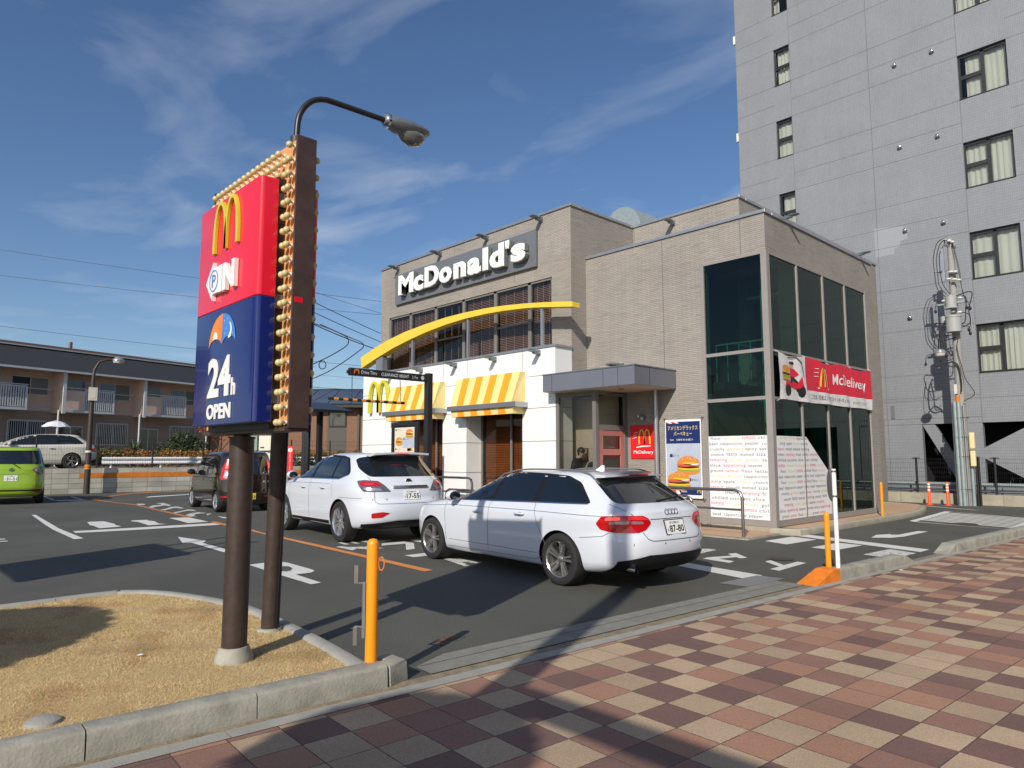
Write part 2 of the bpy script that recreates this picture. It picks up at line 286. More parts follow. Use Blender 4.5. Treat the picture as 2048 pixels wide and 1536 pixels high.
ground_mat('turf_soil', (0.36, 0.26, 0.12), (0.50, 0.37, 0.18), 0.6, 60, 0.3)
ground_mat('tan_paving', (0.40, 0.25, 0.15), (0.52, 0.35, 0.23), 0.2, 90, 0.15)
ground_mat('terrace_soil', (0.12, 0.10, 0.07), (0.2, 0.17, 0.12), 0.4, 20, 0.3)

def road_paint(name, col, wear=0.42):
    m = bpy.data.materials.new(name); m.use_nodes = True; MATS[name] = m
    t = m.node_tree; b = t.nodes['Principled BSDF']; b.inputs['Roughness'].default_value = 0.7
    tcn = N(t, 'ShaderNodeTexCoord')
    a = N(t, 'ShaderNodeTexNoise'); a.inputs['Scale'].default_value = 11; a.inputs['Detail'].default_value = 9; a.inputs['Roughness'].default_value = 0.75; t.links.new(tcn.outputs['Object'], a.inputs['Vector'])
    f = MATH(t, 'LESS_THAN', a.outputs[0], wear)
    f2 = MATH(t, 'MULTIPLY', f, 0.8)
    mx = N(t, 'ShaderNodeMix', data_type='RGBA'); t.links.new(f2, mx.inputs[0]); mx.inputs[6].default_value = (*col, 1); mx.inputs[7].default_value = (0.06, 0.058, 0.054, 1)
    t.links.new(mx.outputs[2], b.inputs['Base Color'])
road_paint('paint_white', (0.62, 0.62, 0.59), 0.36); road_paint('paint_orange', (0.58, 0.22, 0.05), 0.33); road_paint('paint_orange_worn', (0.52, 0.2, 0.05), 0.47)
road_paint('paint_white_worn', (0.58, 0.58, 0.55), 0.45)

# ------------------------------------------------------------------ mesh helpers
class MB:
    def __init__(s): s.v = []; s.f = []; s.m = []; s.names = []; s.T = None
    def mi(s, mn):
        if mn not in s.names: s.names.append(mn)
        return s.names.index(mn)
    def add(s, vs, fs, mn):
        k = len(s.v)
        if s.T is not None: vs = [tuple(s.T @ Vector(p)) for p in vs]
        s.v += [tuple(p) for p in vs]; s.f += [tuple(i+k for i in f) for f in fs]; s.m += [s.mi(mn)]*len(fs); return s
    def box(s, x0, x1, y0, y1, z0, z1, mn):
        x0, x1 = min(x0, x1), max(x0, x1); y0, y1 = min(y0, y1), max(y0, y1); z0, z1 = min(z0, z1), max(z0, z1)
        vs = [(x0, y0, z0), (x1, y0, z0), (x1, y1, z0), (x0, y1, z0), (x0, y0, z1), (x1, y0, z1), (x1, y1, z1), (x0, y1, z1)]
        return s.add(vs, [(0, 3, 2, 1), (4, 5, 6, 7), (0, 1, 5, 4), (1, 2, 6, 5), (2, 3, 7, 6), (3, 0, 4, 7)], mn)
    def prism(s, pts, a, b, mn, axis='z', cap=True):
        """pts 2D polygon extruded from a to b along axis ('z': xy, 'y': xz, 'x': yz)"""
        def P(p, h): return {'z': (p[0], p[1], h), 'y': (p[0], h, p[1]), 'x': (h, p[0], p[1])}[axis]
        n = len(pts); vs = [P(p, a) for p in pts]+[P(p, b) for p in pts]
        fs = [(i, (i+1) % n, n+(i+1) % n, n+i) for i in range(n)]
        if cap: fs += [tuple(range(n-1, -1, -1)), tuple(range(n, 2*n))]
        return s.add(vs, fs, mn)
    def tube(s, path, r, mn, seg=10, cap=True):
        path = [Vector(p) for p in path]; rs = r if isinstance(r, (list, tuple)) else [r]*len(path)
        vs = []; up = None
        for i, p in enumerate(path):
            d = (path[min(i+1, len(path)-1)]-path[max(i-1, 0)]).normalized()
            if up is None: up = d.orthogonal().normalized()
            else: up = (up-d*up.dot(d)).normalized()
            w = d.cross(up)
            for k in range(seg):
                a = 2*math.pi*k/seg; vs.append(tuple(p+(up*math.cos(a)+w*math.sin(a))*rs[i]))
        fs = [(i*seg+k, i*seg+(k+1) % seg, (i+1)*seg+(k+1) % seg, (i+1)*seg+k) for i in range(len(path)-1) for k in range(seg)]
        if cap: fs += [tuple(range(seg-1, -1, -1)), tuple((len(path)-1)*seg+k for k in range(seg))]
        return s.add(vs, fs, mn)
    def lathe(s, prof, c, mn, seg=24, axis='z', cap=True):
        """prof: (r, h) list about axis through c"""
        vs = []; c = Vector(c)
        for r, h in prof:
            for k in range(seg):
                a = 2*math.pi*k/seg; u, w = r*math.cos(a), r*math.sin(a)
                vs.append(tuple(c+Vector({'z': (u, w, h), 'y': (w, h, u), 'x': (h, u, w)}[axis])))
        n = len(prof)
        fs = [(i*seg+k, i*seg+(k+1) % seg, (i+1)*seg+(k+1) % seg, (i+1)*seg+k) for i in range(n-1) for k in range(seg)]
        if cap and prof[0][0] > 1e-6: fs.append(tuple(range(seg-1, -1, -1)))
        if cap and prof[-1][0] > 1e-6: fs.append(tuple((n-1)*seg+k for k in range(seg)))
        return s.add(vs, fs, mn)
    def sph(s, c, r, mn, seg=12, rings=8, sc=(1, 1, 1)):
        vs = []; fs = []
        for i in range(rings+1):
            th = math.pi*i/rings
            for k in range(seg):
                a = 2*math.pi*k/seg
                vs.append((c[0]+r*sc[0]*math.sin(th)*math.cos(a), c[1]+r*sc[1]*math.sin(th)*math.sin(a), c[2]+r*sc[2]*math.cos(th)))
        for i in range(rings):
            for k in range(seg): fs.append((i*seg+k, (i+1)*seg+k, (i+1)*seg+(k+1) % seg, i*seg+(k+1) % seg))
        return s.add(vs, fs, mn)
    def poly(s, pts3, mn):
        return s.add(pts3, [tuple(range(len(pts3)))], mn)
    def bar(s, a, b, w, h, mn):
        """rectangular bar from a to b"""
        a = Vector(a); b = Vector(b); d = (b-a).normalized()
        up = Vector((0, 0, 1)) if abs(d.z) < 0.95 else Vector((0, 1, 0))
        r = d.cross(up).normalized(); u = r.cross(d)
        vs = []
        for p in (a, b):
            for q, e in ((-1, -1), (1, -1), (1, 1), (-1, 1)): vs.append(tuple(p+r*q*w/2+u*e*h/2))
        return s.add(vs, [(0, 1, 2, 3), (7, 6, 5, 4), (0, 4, 5, 1), (1, 5, 6, 2), (2, 6, 7, 3), (3, 7, 4, 0)], mn)
    def build(s, name, parent=None, smooth=False, local=False, bevel=0.0, fix=True, angle=35):
        off = Vector((0, 0, 0))
        if parent is not None and not local:
            p = parent
            while p is not None: off += p.location; p = p.parent
        me = bpy.data.meshes.new(name)
        me.from_pydata([tuple(Vector(p)-off) for p in s.v], [], s.f)
        for n in s.names: me.materials.append(MATS[n])
        me.polygons.foreach_set('material_index', s.m)
        if fix:
            bm = bmesh.new(); bm.from_mesh(me)
            bmesh.ops.remove_doubles(bm, verts=bm.verts, dist=1e-6)
            bmesh.ops.recalc_face_normals(bm, faces=bm.faces); bm.to_mesh(me); bm.free()
        if smooth:
            me.polygons.foreach_set('use_smooth', [True]*len(me.polygons))
            me.set_sharp_from_angle(angle=rad(angle))
        me.update()
        o = bpy.data.objects.new(name, me); C.objects.link(o)
        if parent is not None: o.parent = parent
        if bevel:
            b = o.modifiers.new('bevel', 'BEVEL'); b.width = bevel; b.segments = 2; b.limit_method = 'ANGLE'; b.angle_limit = rad(40)
        return o
def tag(o, label=None, cat=None, group=None, kind=None):
    if label: o['label'] = label
    if cat: o['category'] = cat
    if group: o['group'] = group
    if kind: o['kind'] = kind
    return o
def thing(name, label, cat, loc=(0, 0, 0), rz=0, group=None):
    o = bpy.data.objects.new(name, None); C.objects.link(o); o.location = loc; o.rotation_euler = (0, 0, rz); o.empty_display_size = 0.2
    return tag(o, label, cat, group)
def copy_tree(o, parent=None):
    c = o.copy(); C.objects.link(c); c.parent = parent
    for ch in [q for q in bpy.data.objects if q.parent == o]: copy_tree(ch, c)
    return c
_tc = {}
def text_geo(s, bold=0.0, extrude=0.0, bevel=0.0, space=1.0, shear=0.0, res=3):
    key = (s, bold, extrude, bevel, space, shear)
    if key in _tc: return _tc[key]
    cu = bpy.data.curves.new('t', 'FONT'); cu.body = s; cu.size = 1.0; cu.offset = bold; cu.extrude = extrude; cu.bevel_depth = bevel; cu.bevel_resolution = 0
    cu.space_character = space; cu.shear = shear; cu.resolution_u = res; cu.fill_mode = 'BOTH' if extrude or bevel else 'FRONT'
    o = bpy.data.objects.new('t', cu); C.objects.link(o)
    dg = bpy.context.evaluated_depsgraph_get(); me = o.evaluated_get(dg).to_mesh()
    vs = [tuple(v.co) for v in me.vertices]; fs = [tuple(p.vertices) for p in me.polygons]; nz = [p.normal.z for p in me.polygons]
    o.evaluated_get(dg).to_mesh_clear(); bpy.data.objects.remove(o); bpy.data.curves.remove(cu)
    _tc[key] = (vs, fs, nz); return _tc[key]
def text(mb, s, org, ux, uy, w, h, mn, side=None, **k):
    """fit text s into a box w x h at org (lower left); ux, uy unit directions"""
    vs, fs, nz = text_geo(s, **k)
    if not vs: return
    x0 = min(v[0] for v in vs); x1 = max(v[0] for v in vs); y0 = min(v[1] for v in vs); y1 = max(v[1] for v in vs)
    ux = Vector(ux); uy = Vector(uy); uz = ux.cross(uy); org = Vector(org)
    sx = w/(x1-x0); sy = h/(y1-y0) if h else sx
    P = [tuple(org+ux*((v[0]-x0)*sx)+uy*((v[1]-y0)*sy)+uz*(v[2])) for v in vs]
    if side:
        fr = [f for f, z in zip(fs, nz) if z > 0.2]; ot = [f for f, z in zip(fs, nz) if z <= 0.2]
        mb.add(P, fr, mn); mb.add(P, ot, side)
    else: mb.add(P, fs, mn)
def arches(mb, org, ux, uy, w, h, t, mn, n=9, depth=0.0, taper=0.75):
    """rounded double-arch letter as a ribbon; org = lower left, depth extrudes backwards"""
    ux = Vector(ux); uy = Vector(uy); uz = ux.cross(uy); org = Vector(org)
    def arch(cx, hw, flip):
        out = []; inn = []
        for i in range(n*2+1):
            a = math.pi*i/(n*2)
            c, s_ = math.cos(a), math.sin(a)
            def P(rx, ry): return (cx-rx*(abs(c)**0.95)*(1 if c > 0 else -1), ry*(s_**0.72))
            out.append(P(hw, h)); inn.append(P(hw-t, h-t*taper))
        return out, inn
    hw = (w+t)/4
    for cx in (hw, w-hw):
        out, inn = arch(cx, hw, 0)
        out[0] = (cx-hw, 0); out[-1] = (cx+hw, 0); inn[0] = (cx-hw+t, 0); inn[-1] = (cx+hw-t, 0)
        k = len(out)
        F = [org+ux*p[0]+uy*p[1] for p in out]+[org+ux*p[0]+uy*p[1] for p in inn]
        fs = [(i, i+1, k+i+1, k+i) for i in range(k-1)]
        if depth:
            B = [p-uz*depth for p in F]
            fs2 = fs+[tuple(q+2*k for q in f) for f in fs]
            fs2 += [(i, i+1, 2*k+i+1, 2*k+i) for i in range(k-1)]+[(k+i, k+i+1, 3*k+i+1, 3*k+i) for i in range(k-1)]
            fs2 += [(0, k, 3*k, 2*k), (k-1, 2*k-1, 4*k-1, 3*k-1)]
            mb.add(F+B, fs2, mn)
        else: mb.add(F, fs, mn)
X_, Y_, Z_ = (1, 0, 0), (0, 1, 0), (0, 0, 1)
def flat(name, pts, z, mn, kind='structure', label=None):
    mb = MB(); mb.add([(p[0], p[1], z) for p in pts], [tuple(range(len(pts)))], mn)
    o = mb.build(name, fix=False)
    bm = bmesh.new(); bm.from_mesh(o.data)
    for f in bm.faces:
        if f.normal.z < 0: f.normal_flip()
    bm.to_mesh(o.data); bm.free()
    return tag(o, kind=kind, label=label)

# ------------------------------------------------------------------ ground
def edge(s, o=0.0):
    """s metres along the pavement edge, o metres to its street side"""
    return (-3.93+0.0574*s+0.998*o, 1.3+0.998*s-0.0574*o)
flat('ground', [(-400, -400), (400, -400), (400, 400), (-400, 400)], 0.0, 'asphalt')
# brick pavement, laid in its own slightly turned grid
side = MB(); side.add([(-0.90+a, b, 0.008) for a, b in ((0, -14), (9, -14), (9, 60), (0, 60))], [(0, 1, 2, 3)], 'pavers')
o = side.build('pavement', fix=False); o.location = (-2.936, 2.937, 0); o.rotation_euler = (0, 0, -rad(3.29)); tag(o, kind='structure')
def strip(name, o0, o1, s0, s1, z, m, n=1):
    return flat(name, [edge(s0, o0), edge(s0, o1), edge(s1, o1), edge(s1, o0)], z, m)
strip('pavement_edging', -0.115, 0.004, -12, 60, 0.012, 'concrete_pale')
strip('gutter', -0.24, -0.115, -12, 60, 0.004, 'gutter')
flat('driveway_apron', [edge(1.75, -0.44), edge(1.75, -0.24), edge(7.0, -0.24), edge(7.0, -0.44)], 0.010, 'concrete_strip')
flat('driveway_apron', [edge(2.1, -0.60), edge(1.75, -0.449), edge(7.0, -0.449), edge(7.0, -0.60)], 0.010, 'concrete_strip')
jm = MB()
for k in range(7):
    s0 = 0.3+k*2.05
    jm.add([(*edge(s0, -0.115), 0.0125), (*edge(s0, 0.004), 0.0125), (*edge(s0+0.006, 0.004), 0.0125), (*edge(s0+0.006, -0.115), 0.0125)], [(0, 1, 2, 3)], 'gutter')
tag(jm.build('edging_joint', fix=False), kind='structure')

# kerb blocks: (list of (x, y) points on the outer top edge) swept with a kerb profile
def kerb(name, path, w, h, side=1, m='concrete', kind='structure', gap=0.008, zb=-0.05, lens=0.6, lab=None):
    """a run of kerb blocks along path; the body lies to the `side` of the walking direction"""
    mb = MB(); P = [Vector((p[0], p[1], 0)) for p in path]
    # resample into blocks
    L = [0]
    for a, b in zip(P, P[1:]): L.append(L[-1]+(b-a).length)
    def at(t):
        t = max(0, min(L[-1], t))
        for i in range(len(P)-1):
            if t <= L[i+1]+1e-9: return P[i].lerp(P[i+1], (t-L[i])/max(1e-9, L[i+1]-L[i]))
        return P[-1]
    n = max(1, round(L[-1]/lens)); step = L[-1]/n
    for k in range(n):
        pts = [at(k*step+gap/2), at((k+0.5)*step), at((k+1)*step-gap/2)]
        rows = []
        for i, p in enumerate(pts):
            d = (pts[min(i+1, 2)]-pts[max(i-1, 0)]).normalized(); nn = Vector((-d.y, d.x, 0))*side
            jit = random.uniform(-0.002, 0.002)
            prof = [(0.0, zb), (-0.008+jit, 0.0), (0.0, h-0.022), (0.006, h-0.007), (0.020, h), (w-0.02, h), (w, h-0.02), (w, zb)]
            rows.append([p+nn*a+Vector((0, 0, b)) for a, b in prof])
        vs = [v for r in rows for v in r]; m_ = len(rows[0])
        fs = [(i*m_+j, i*m_+j+1, (i+1)*m_+j+1, (i+1)*m_+j) for i in range(2) for j in range(m_-1)]
        fs += [tuple(range(m_)), tuple(2*m_+j for j in range(m_-1, -1, -1))]
        mb.add(vs, fs, m)
    o = mb.build(name, smooth=True, angle=50); tag(o, kind=kind)
    return o
LAWN = [(-4.30, 2.70), (-5.054, 2.80), (-6.06, 2.88), (-6.807, 2.89), (-7.265, 2.80), (-7.765, 2.657), (-8.136, 2.505), (-8.38, 2.3), (-8.47, 2.1), (-8.464, 1.963), (-8.43, 1.6), (-8.40, 1.146), (-8.4, -0.5), (-8.4, -4)]
kerb('kerb', [edge(s, -0.20) for s in (-9, -6, -3, 0, 1.38)], 0.175, 0.145, side=1, lens=0.86)
# rounded kerb end by the bollard
c0 = edge(1.40, -0.20)
kerb('kerb', [edge(1.395, -0.20), edge(1.50, -0.205), edge(1.56, -0.25), edge(1.58, -0.33), edge(1.56, -0.45)], 0.16, 0.14, side=1, lens=2)
kerb('kerb', LAWN, 0.12, 0.11, side=1, m='concrete_pale', lens=0.62)
tag(flat('turf_base', [edge(-9, -0.36), edge(1.32, -0.36)]+[(p[0], p[1]-0.06) if i < 6 else (p[0]+0.07, p[1]) for i, p in enumerate(LAWN[1:])], 0.085, 'turf_soil'), kind='structure')
# kerb on the street side of the drive, with sloped ends
kerb('kerb', [edge(s, -0.10) for s in (7.6, 8.7, 9.55)], 0.19, 0.14, side=1, m='concrete', lens=0.62)
def ramp_end(name, s0, s1, h0, h1, m, o0=-0.10, w=0.21):
    mb = MB()
    a, b, c, d = edge(s0, o0), edge(s1, o0), edge(s1, o0-w), edge(s0, o0-w)
    vs = [(*a, -0.02), (*b, -0.02), (*c, -0.02), (*d, -0.02), (*a, h0), (*b, h1), (*c, h1), (*d, h0)]
    mb.add(vs, [(0, 1, 2, 3), (4, 5, 6, 7), (0, 1, 5, 4), (1, 2, 6, 5), (2, 3, 7, 6), (3, 0, 4, 7)], m)
    return tag(mb.build(name, bevel=0.008), kind='structure')
ramp_end('kerb', 9.56, 9.95, 0.148, 0.004, 'concrete')
ramp_end('kerb', 11.2, 11.6, 0.004, 0.14, 'concrete')
kerb('kerb', [edge(s, -0.10) for s in (11.61, 15, 20, 26)], 0.2, 0.14, side=1, m='concrete', lens=0.9)
# pavement slabs round the restaurant
PAVE = [(-6.05, 13.62), (-6.02, 17.0), (-6.0, 18.8), (-6.06, 20.3), (-6.34, 21.7), (-6.7, 22.6), (-7.3, 23.1), (-8.5, 23.3)]
flat('paving', [(-6.2, 13.5), (-6.15, 17.0), (-6.12, 18.8), (-6.18, 20.3), (-6.44, 21.6), (-6.8, 22.5), (-7.4, 23.0), (-8.5, 23.2), (-8.5, 13.5)], 0.118, 'tan_paving')
kerb('kerb', [(-6.62, 13.16), (-6.25, 13.18), (-6.09, 13.3)]+PAVE, 0.16, 0.125, side=1, m='curb_yellowish', lens=1.2, zb=-0.02)
fp = MB(); fp.box(-11.3, -6.42, 11.95, 13.32, -0.02, 0.03, 'concrete'); tag(fp.build('paving_edge'), kind='structure')
flat('paving', [(-11.25, 12.0), (-6.46, 12.0), (-6.46, 13.3), (-11.25, 13.3)], 0.034, 'tan_paving')
fl = MB()
for k in range(9):
    fl.add([(-11.25, 12.0+k*0.15, 0.0355), (-6.46, 12.0+k*0.15, 0.0355), (-6.46, 12.004+k*0.15, 0.0355), (-11.25, 12.004+k*0.15, 0.0355)], [(0, 1, 2, 3)], 'brown_wall')
tag(fl.build('paving_joint', fix=False), kind='structure')
fl = MB(); fl.box(-20.1, -11.3, 11.7, 12.16, -0.02, 0.10, 'concrete_pale'); tag(fl.build('paving_edge'), kind='structure')
# ------------------------------------------------------------------ road markings (all lie on the asphalt)
MARKS = [
    ('stop_a', [(-6.103,8.61),(-5.975,8.862),(-4.446,8.599),(-4.45,8.2)]),
    ('ch1', [(-6.491,10.038),(-6.379,10.304),(-6.265,10.423),(-6.134,10.367),(-6.103,9.903),(-6.074,9.479),(-6.169,9.536),(-6.233,10.019),(-6.391,9.882)]),
    ('ch2', [(-5.768,9.344),(-5.786,9.524),(-5.63,9.943),(-5.773,10.084),(-5.736,10.259),(-5.352,9.902),(-5.397,9.769),(-5.501,9.847),(-5.593,9.503),(-5.307,9.444),(-5.282,9.252)]),
    ('ch3', [(-4.994,9.748),(-4.99,9.917),(-4.643,9.611),(-4.66,10.063),(-4.518,10.041),(-4.495,9.574),(-4.466,9.096),(-4.622,9.152),(-4.626,9.437)]),
    ('bar_a', [(-6.174,12.067),(-6.139,13.077),(-5.621,12.943),(-5.678,11.878)]),
    ('bar_b', [(-5.212,11.782),(-5.162,12.753),(-4.725,12.7),(-4.787,11.699)]),
    ('bar_c', [(-4.295,11.527),(-4.233,12.503),(-3.769,12.284),(-3.785,11.906),(-3.871,11.413)]),
    ('stop_b', [(-6.106,13.252),(-6.087,13.633),(-3.764,12.905),(-3.771,12.477)]),
    ('arrow_r', [(-5.047,13.985),(-5.153,14.533),(-5.005,14.933),(-4.982,14.759),(-4.865,14.882),(-4.826,15.896),(-4.653,15.943),(-4.687,14.591),(-4.784,14.214),(-4.946,14.09)]),
    ('zeb_l', [(-5.701,18.202),(-5.999,22.061),(-5.859,22.132),(-5.539,18.157)]),
    ('zeb_r', [(-3.662,17.625),(-3.814,20.767),(-3.632,20.54),(-3.502,17.582)]),
    ('zeb_top', [(-5.999,22.061),(-5.979,22.083),(-3.857,21.008),(-3.814,20.767)]),
    ('zeb_bot', [(-5.701,18.202),(-3.502,17.582),(-3.554,17.591),(-5.527,18.038)]),
    ('zeb0', [(-5.856,21.676),(-3.81,20.638),(-3.768,20.405),(-5.809,21.372)]),
    ('zeb1', [(-5.819,21.235),(-3.789,20.256),(-3.748,20.031),(-5.773,20.941)]),
    ('zeb2', [(-5.783,20.808),(-3.768,19.885),(-3.728,19.669),(-5.739,20.525)]),
    ('zeb3', [(-5.748,20.397),(-3.748,19.527),(-3.709,19.318),(-5.705,20.123)]),
    ('zeb4', [(-5.715,19.999),(-3.729,19.18),(-3.69,18.978),(-5.673,19.734)]),
    ('zeb5', [(-5.682,19.613),(-3.71,18.844),(-3.672,18.648),(-5.641,19.358)]),
    ('zeb6', [(-5.651,19.24),(-3.692,18.519),(-3.655,18.329),(-5.611,18.993)]),
    ('zeb7', [(-5.62,18.879),(-3.674,18.203),(-3.638,18.019),(-5.581,18.64)]),
    ('line_far', [(-7.524,24.177),(-7.413,24.291),(-5.351,23.107),(-5.608,23.149)]),
    ('or_end', [(-11.176,5.993),(-9.424,5.894),(-7.682,5.794),(-7.673,5.636),(-9.183,5.744),(-10.874,5.832)]),
    ('k1', [(-9.119,6.317),(-9.117,6.749),(-8.843,6.579),(-8.856,6.309)]),
    ('k2', [(-8.476,6.545),(-8.48,6.665),(-8.313,6.629),(-8.258,6.711),(-7.783,6.757),(-7.747,6.601),(-8.017,6.546),(-7.655,6.401),(-7.642,6.307)]),
    ('k3', [(-10.376,6.715),(-10.635,6.89),(-10.598,7.328),(-10.295,7.33),(-9.63,6.874),(-9.631,6.71),(-10.319,7.17)]),
    ('k3b', [(-10.759,6.061),(-10.809,6.167),(-10.623,6.203),(-10.409,6.506),(-10.06,6.576),(-10.114,6.323),(-10.293,6.181),(-10.196,6.046)]),
    ('k4', [(-11.244,6.374),(-11.263,6.458),(-10.921,6.424),(-10.93,6.332)]),
    ('k5', [(-11.214,6.579),(-11.237,6.66),(-10.898,6.616),(-10.922,6.54)]),
    ('k6', [(-11.161,6.775),(-11.246,6.957),(-10.878,7.285),(-10.845,7.017),(-10.925,6.759)]),
    ('k7', [(-10.669,7.504),(-10.743,7.722),(-10.549,7.684),(-10.248,7.466)]),
    ('orL', [(-29.276,6.463),(-28.912,6.523),(-27.189,6.515),(-25.763,6.629),(-24.981,6.771),(-18.654,6.415),(-18.693,6.25),(-24.416,6.62),(-26.933,6.388),(-28.532,6.3)]),
    ('orM', [(-16.862,6.216),(-16.911,6.351),(-14.506,6.194),(-14.297,6.059),(-15.667,6.143)]),
    ('orU', [(-29.024,6.408),(-31.151,7.633),(-32.832,8.876),(-33.025,10.099),(-32.804,11.261),(-32.251,11.072),(-32.346,9.893),(-32.051,8.666),(-30.514,7.555),(-28.518,6.435)]),
    ('wh1', [(-28.871,8.192),(-29.35,8.534),(-30.007,10.192),(-29.546,10.036),(-28.905,8.849),(-28.619,8.248)]),
    ('q1', [(-25.047,6.854),(-24.863,7.043),(-24.275,6.91),(-24.246,6.701)]),
    ('q2', [(-23.151,6.686),(-23.761,6.966),(-23.941,7.254),(-24.284,7.39),(-24.788,7.375),(-24.892,7.63),(-23.449,7.428),(-23.151,7.271),(-23.594,7.279),(-23.096,6.876),(-22.648,6.643)]),
    ('q3', [(-21.74,6.594),(-22.045,6.846),(-22.768,7.215),(-22.76,7.402),(-21.853,7.295),(-21.836,7.187),(-22.254,7.177),(-21.772,6.842),(-21.416,6.614)]),
    ('q4', [(-20.386,6.486),(-20.65,6.723),(-21.312,7.197),(-21.15,7.284),(-20.443,7.161),(-20.584,7.091),(-20.824,7.034),(-20.404,6.72),(-20.108,6.492)]),
    ('q5', [(-19.308,6.472),(-19.719,6.72),(-20.067,7.07),(-19.565,7.124),(-19.507,6.837),(-19.042,6.584),(-18.757,6.558),(-18.609,6.399)]),
    ('q6', [(-18.921,6.873),(-19.39,7.061),(-19.301,7.153),(-18.79,6.845)]),
    ('q7', [(-18.333,6.935),(-18.122,6.966),(-17.803,6.99),(-17.449,6.852),(-17.757,6.827)]),
    ('bar1', [(-18.867,4.134),(-18.801,4.468),(-17.806,4.471),(-17.628,4.413),(-17.106,4.413),(-17.016,3.969),(-17.781,4.014),(-17.921,3.988)]),
    ('bar2', [(-18.563,4.988),(-18.505,5.326),(-18.282,5.279),(-17.968,5.333),(-17.274,5.223),(-17.041,5.316),(-16.976,4.922),(-18.031,5.002),(-18.301,4.934)]),
    ('bar3', [(-18.678,5.871),(-18.504,6.293),(-16.943,6.212),(-16.937,5.75)]),
    ('lineW', [(-16.762,3.432),(-16.684,3.718),(-16.527,6.176),(-16.008,6.145),(-16.02,5.845),(-16.103,4.532),(-16.251,3.624),(-16.332,3.384)]),
    ('orP', [(-14.646,6.228),(-13.641,6.107),(-11.916,6.029),(-11.184,5.997),(-10.875,5.833),(-11.618,5.879),(-12.551,5.953),(-13.413,6.006),(-14.246,6.069)]),
    ('arrowL', [(-14.169,4.635),(-13.936,4.67),(-13.143,4.787),(-13.02,4.727),(-12.894,4.637),(-11.718,4.599),(-11.211,4.568),(-11.169,4.524),(-11.438,4.434),(-13.024,4.502),(-13.071,4.362)]),
    ('P_out', [(-9.838,4.184),(-9.87,4.408),(-9.792,4.636),(-9.674,4.673),(-8.894,4.64),(-8.732,4.619),(-8.616,4.496),(-8.623,4.291),(-7.861,4.244),(-7.838,4.1),(-8.706,4.127)]),
    ('P_hole', [(-9.375,4.276),(-9.422,4.437),(-9.315,4.527),(-9.098,4.48),(-8.946,4.375),(-8.927,4.292),(-9.009,4.257)]),
    ('diag', [(-22.143,3.566),(-22.112,3.651),(-17.605,3.333),(-15.128,3.273),(-15.089,3.114),(-17.41,3.192),(-18.887,3.298)]),
    ('lt1', [(-16.216,1.965),(-16.107,2.212),(-15.926,2.175),(-16.024,1.943)]),
    ('lt2', [(-15.771,1.914),(-15.669,2.185),(-15.525,2.17),(-15.643,1.899)]),
    ('ltr', [(-29.098,5.276),(-28.877,6.126),(-28.082,6.228),(-28.271,5.3)]),
    ('ltr2', [(-32.307,5.502),(-32.211,5.601),(-28.934,5.352),(-28.943,5.249)]),
    ('ltr3', [(-31.324,6.227),(-31.245,6.309),(-28.848,6.157),(-28.804,6.056)]),
]
orange = ('orL', 'orM', 'orP', 'or_end', 'orU')
mw, mo, ma = MB(), MB(), MB()
for im_, (nme, pts) in enumerate(MARKS):
    if nme == 'P_hole': ma.add([(p[0], p[1], 0.0105) for p in pts], [tuple(range(len(pts)))], 'asphalt'); continue
    t = mo if nme in orange else mw
    worn = nme[0] == 'q' or nme in ('k2', 'k3b', 'lt1', 'bar_c', 'ltr', 'ltr2', 'ltr3', 'orU', 'orL', 'ch1')
    t.add([(p[0], p[1], 0.004+0.00007*im_) for p in pts], [tuple(range(len(pts)))], ('paint_orange' if nme in orange else 'paint_white')+('_worn' if worn else ''))
def up_only(o):
    bm = bmesh.new(); bm.from_mesh(o.data); bmesh.ops.triangulate(bm, faces=bm.faces[:])
    bm.normal_update()
    for f in bm.faces:
        if f.normal.z < 0: f.normal_flip()
    bm.to_mesh(o.data); bm.free()
for o_, nm in ((mw, 'road_marking'), (mo, 'lane_line'), (ma, 'road_marking')):
    q = o_.build(nm, fix=False); up_only(q); tag(q, kind='structure')
mh = MB()
for cx, cy, r in ((-4.95, 10.15, 0.19), (-4.62, 18.2, 0.3)):
    mh.add([(cx+r*math.cos(6.2832*k/24), cy+r*math.sin(6.2832*k/24), 0.0095) for k in range(24)], [tuple(range(24))], 'rust_dark')
tag(mh.build('drain_cover', fix=False), kind='structure')
flat('drain_grate', [edge(6.35, -0.98), edge(6.4, -0.62), edge(7.25, -0.62), edge(7.2, -0.98)], 0.005, 'grey_metal')

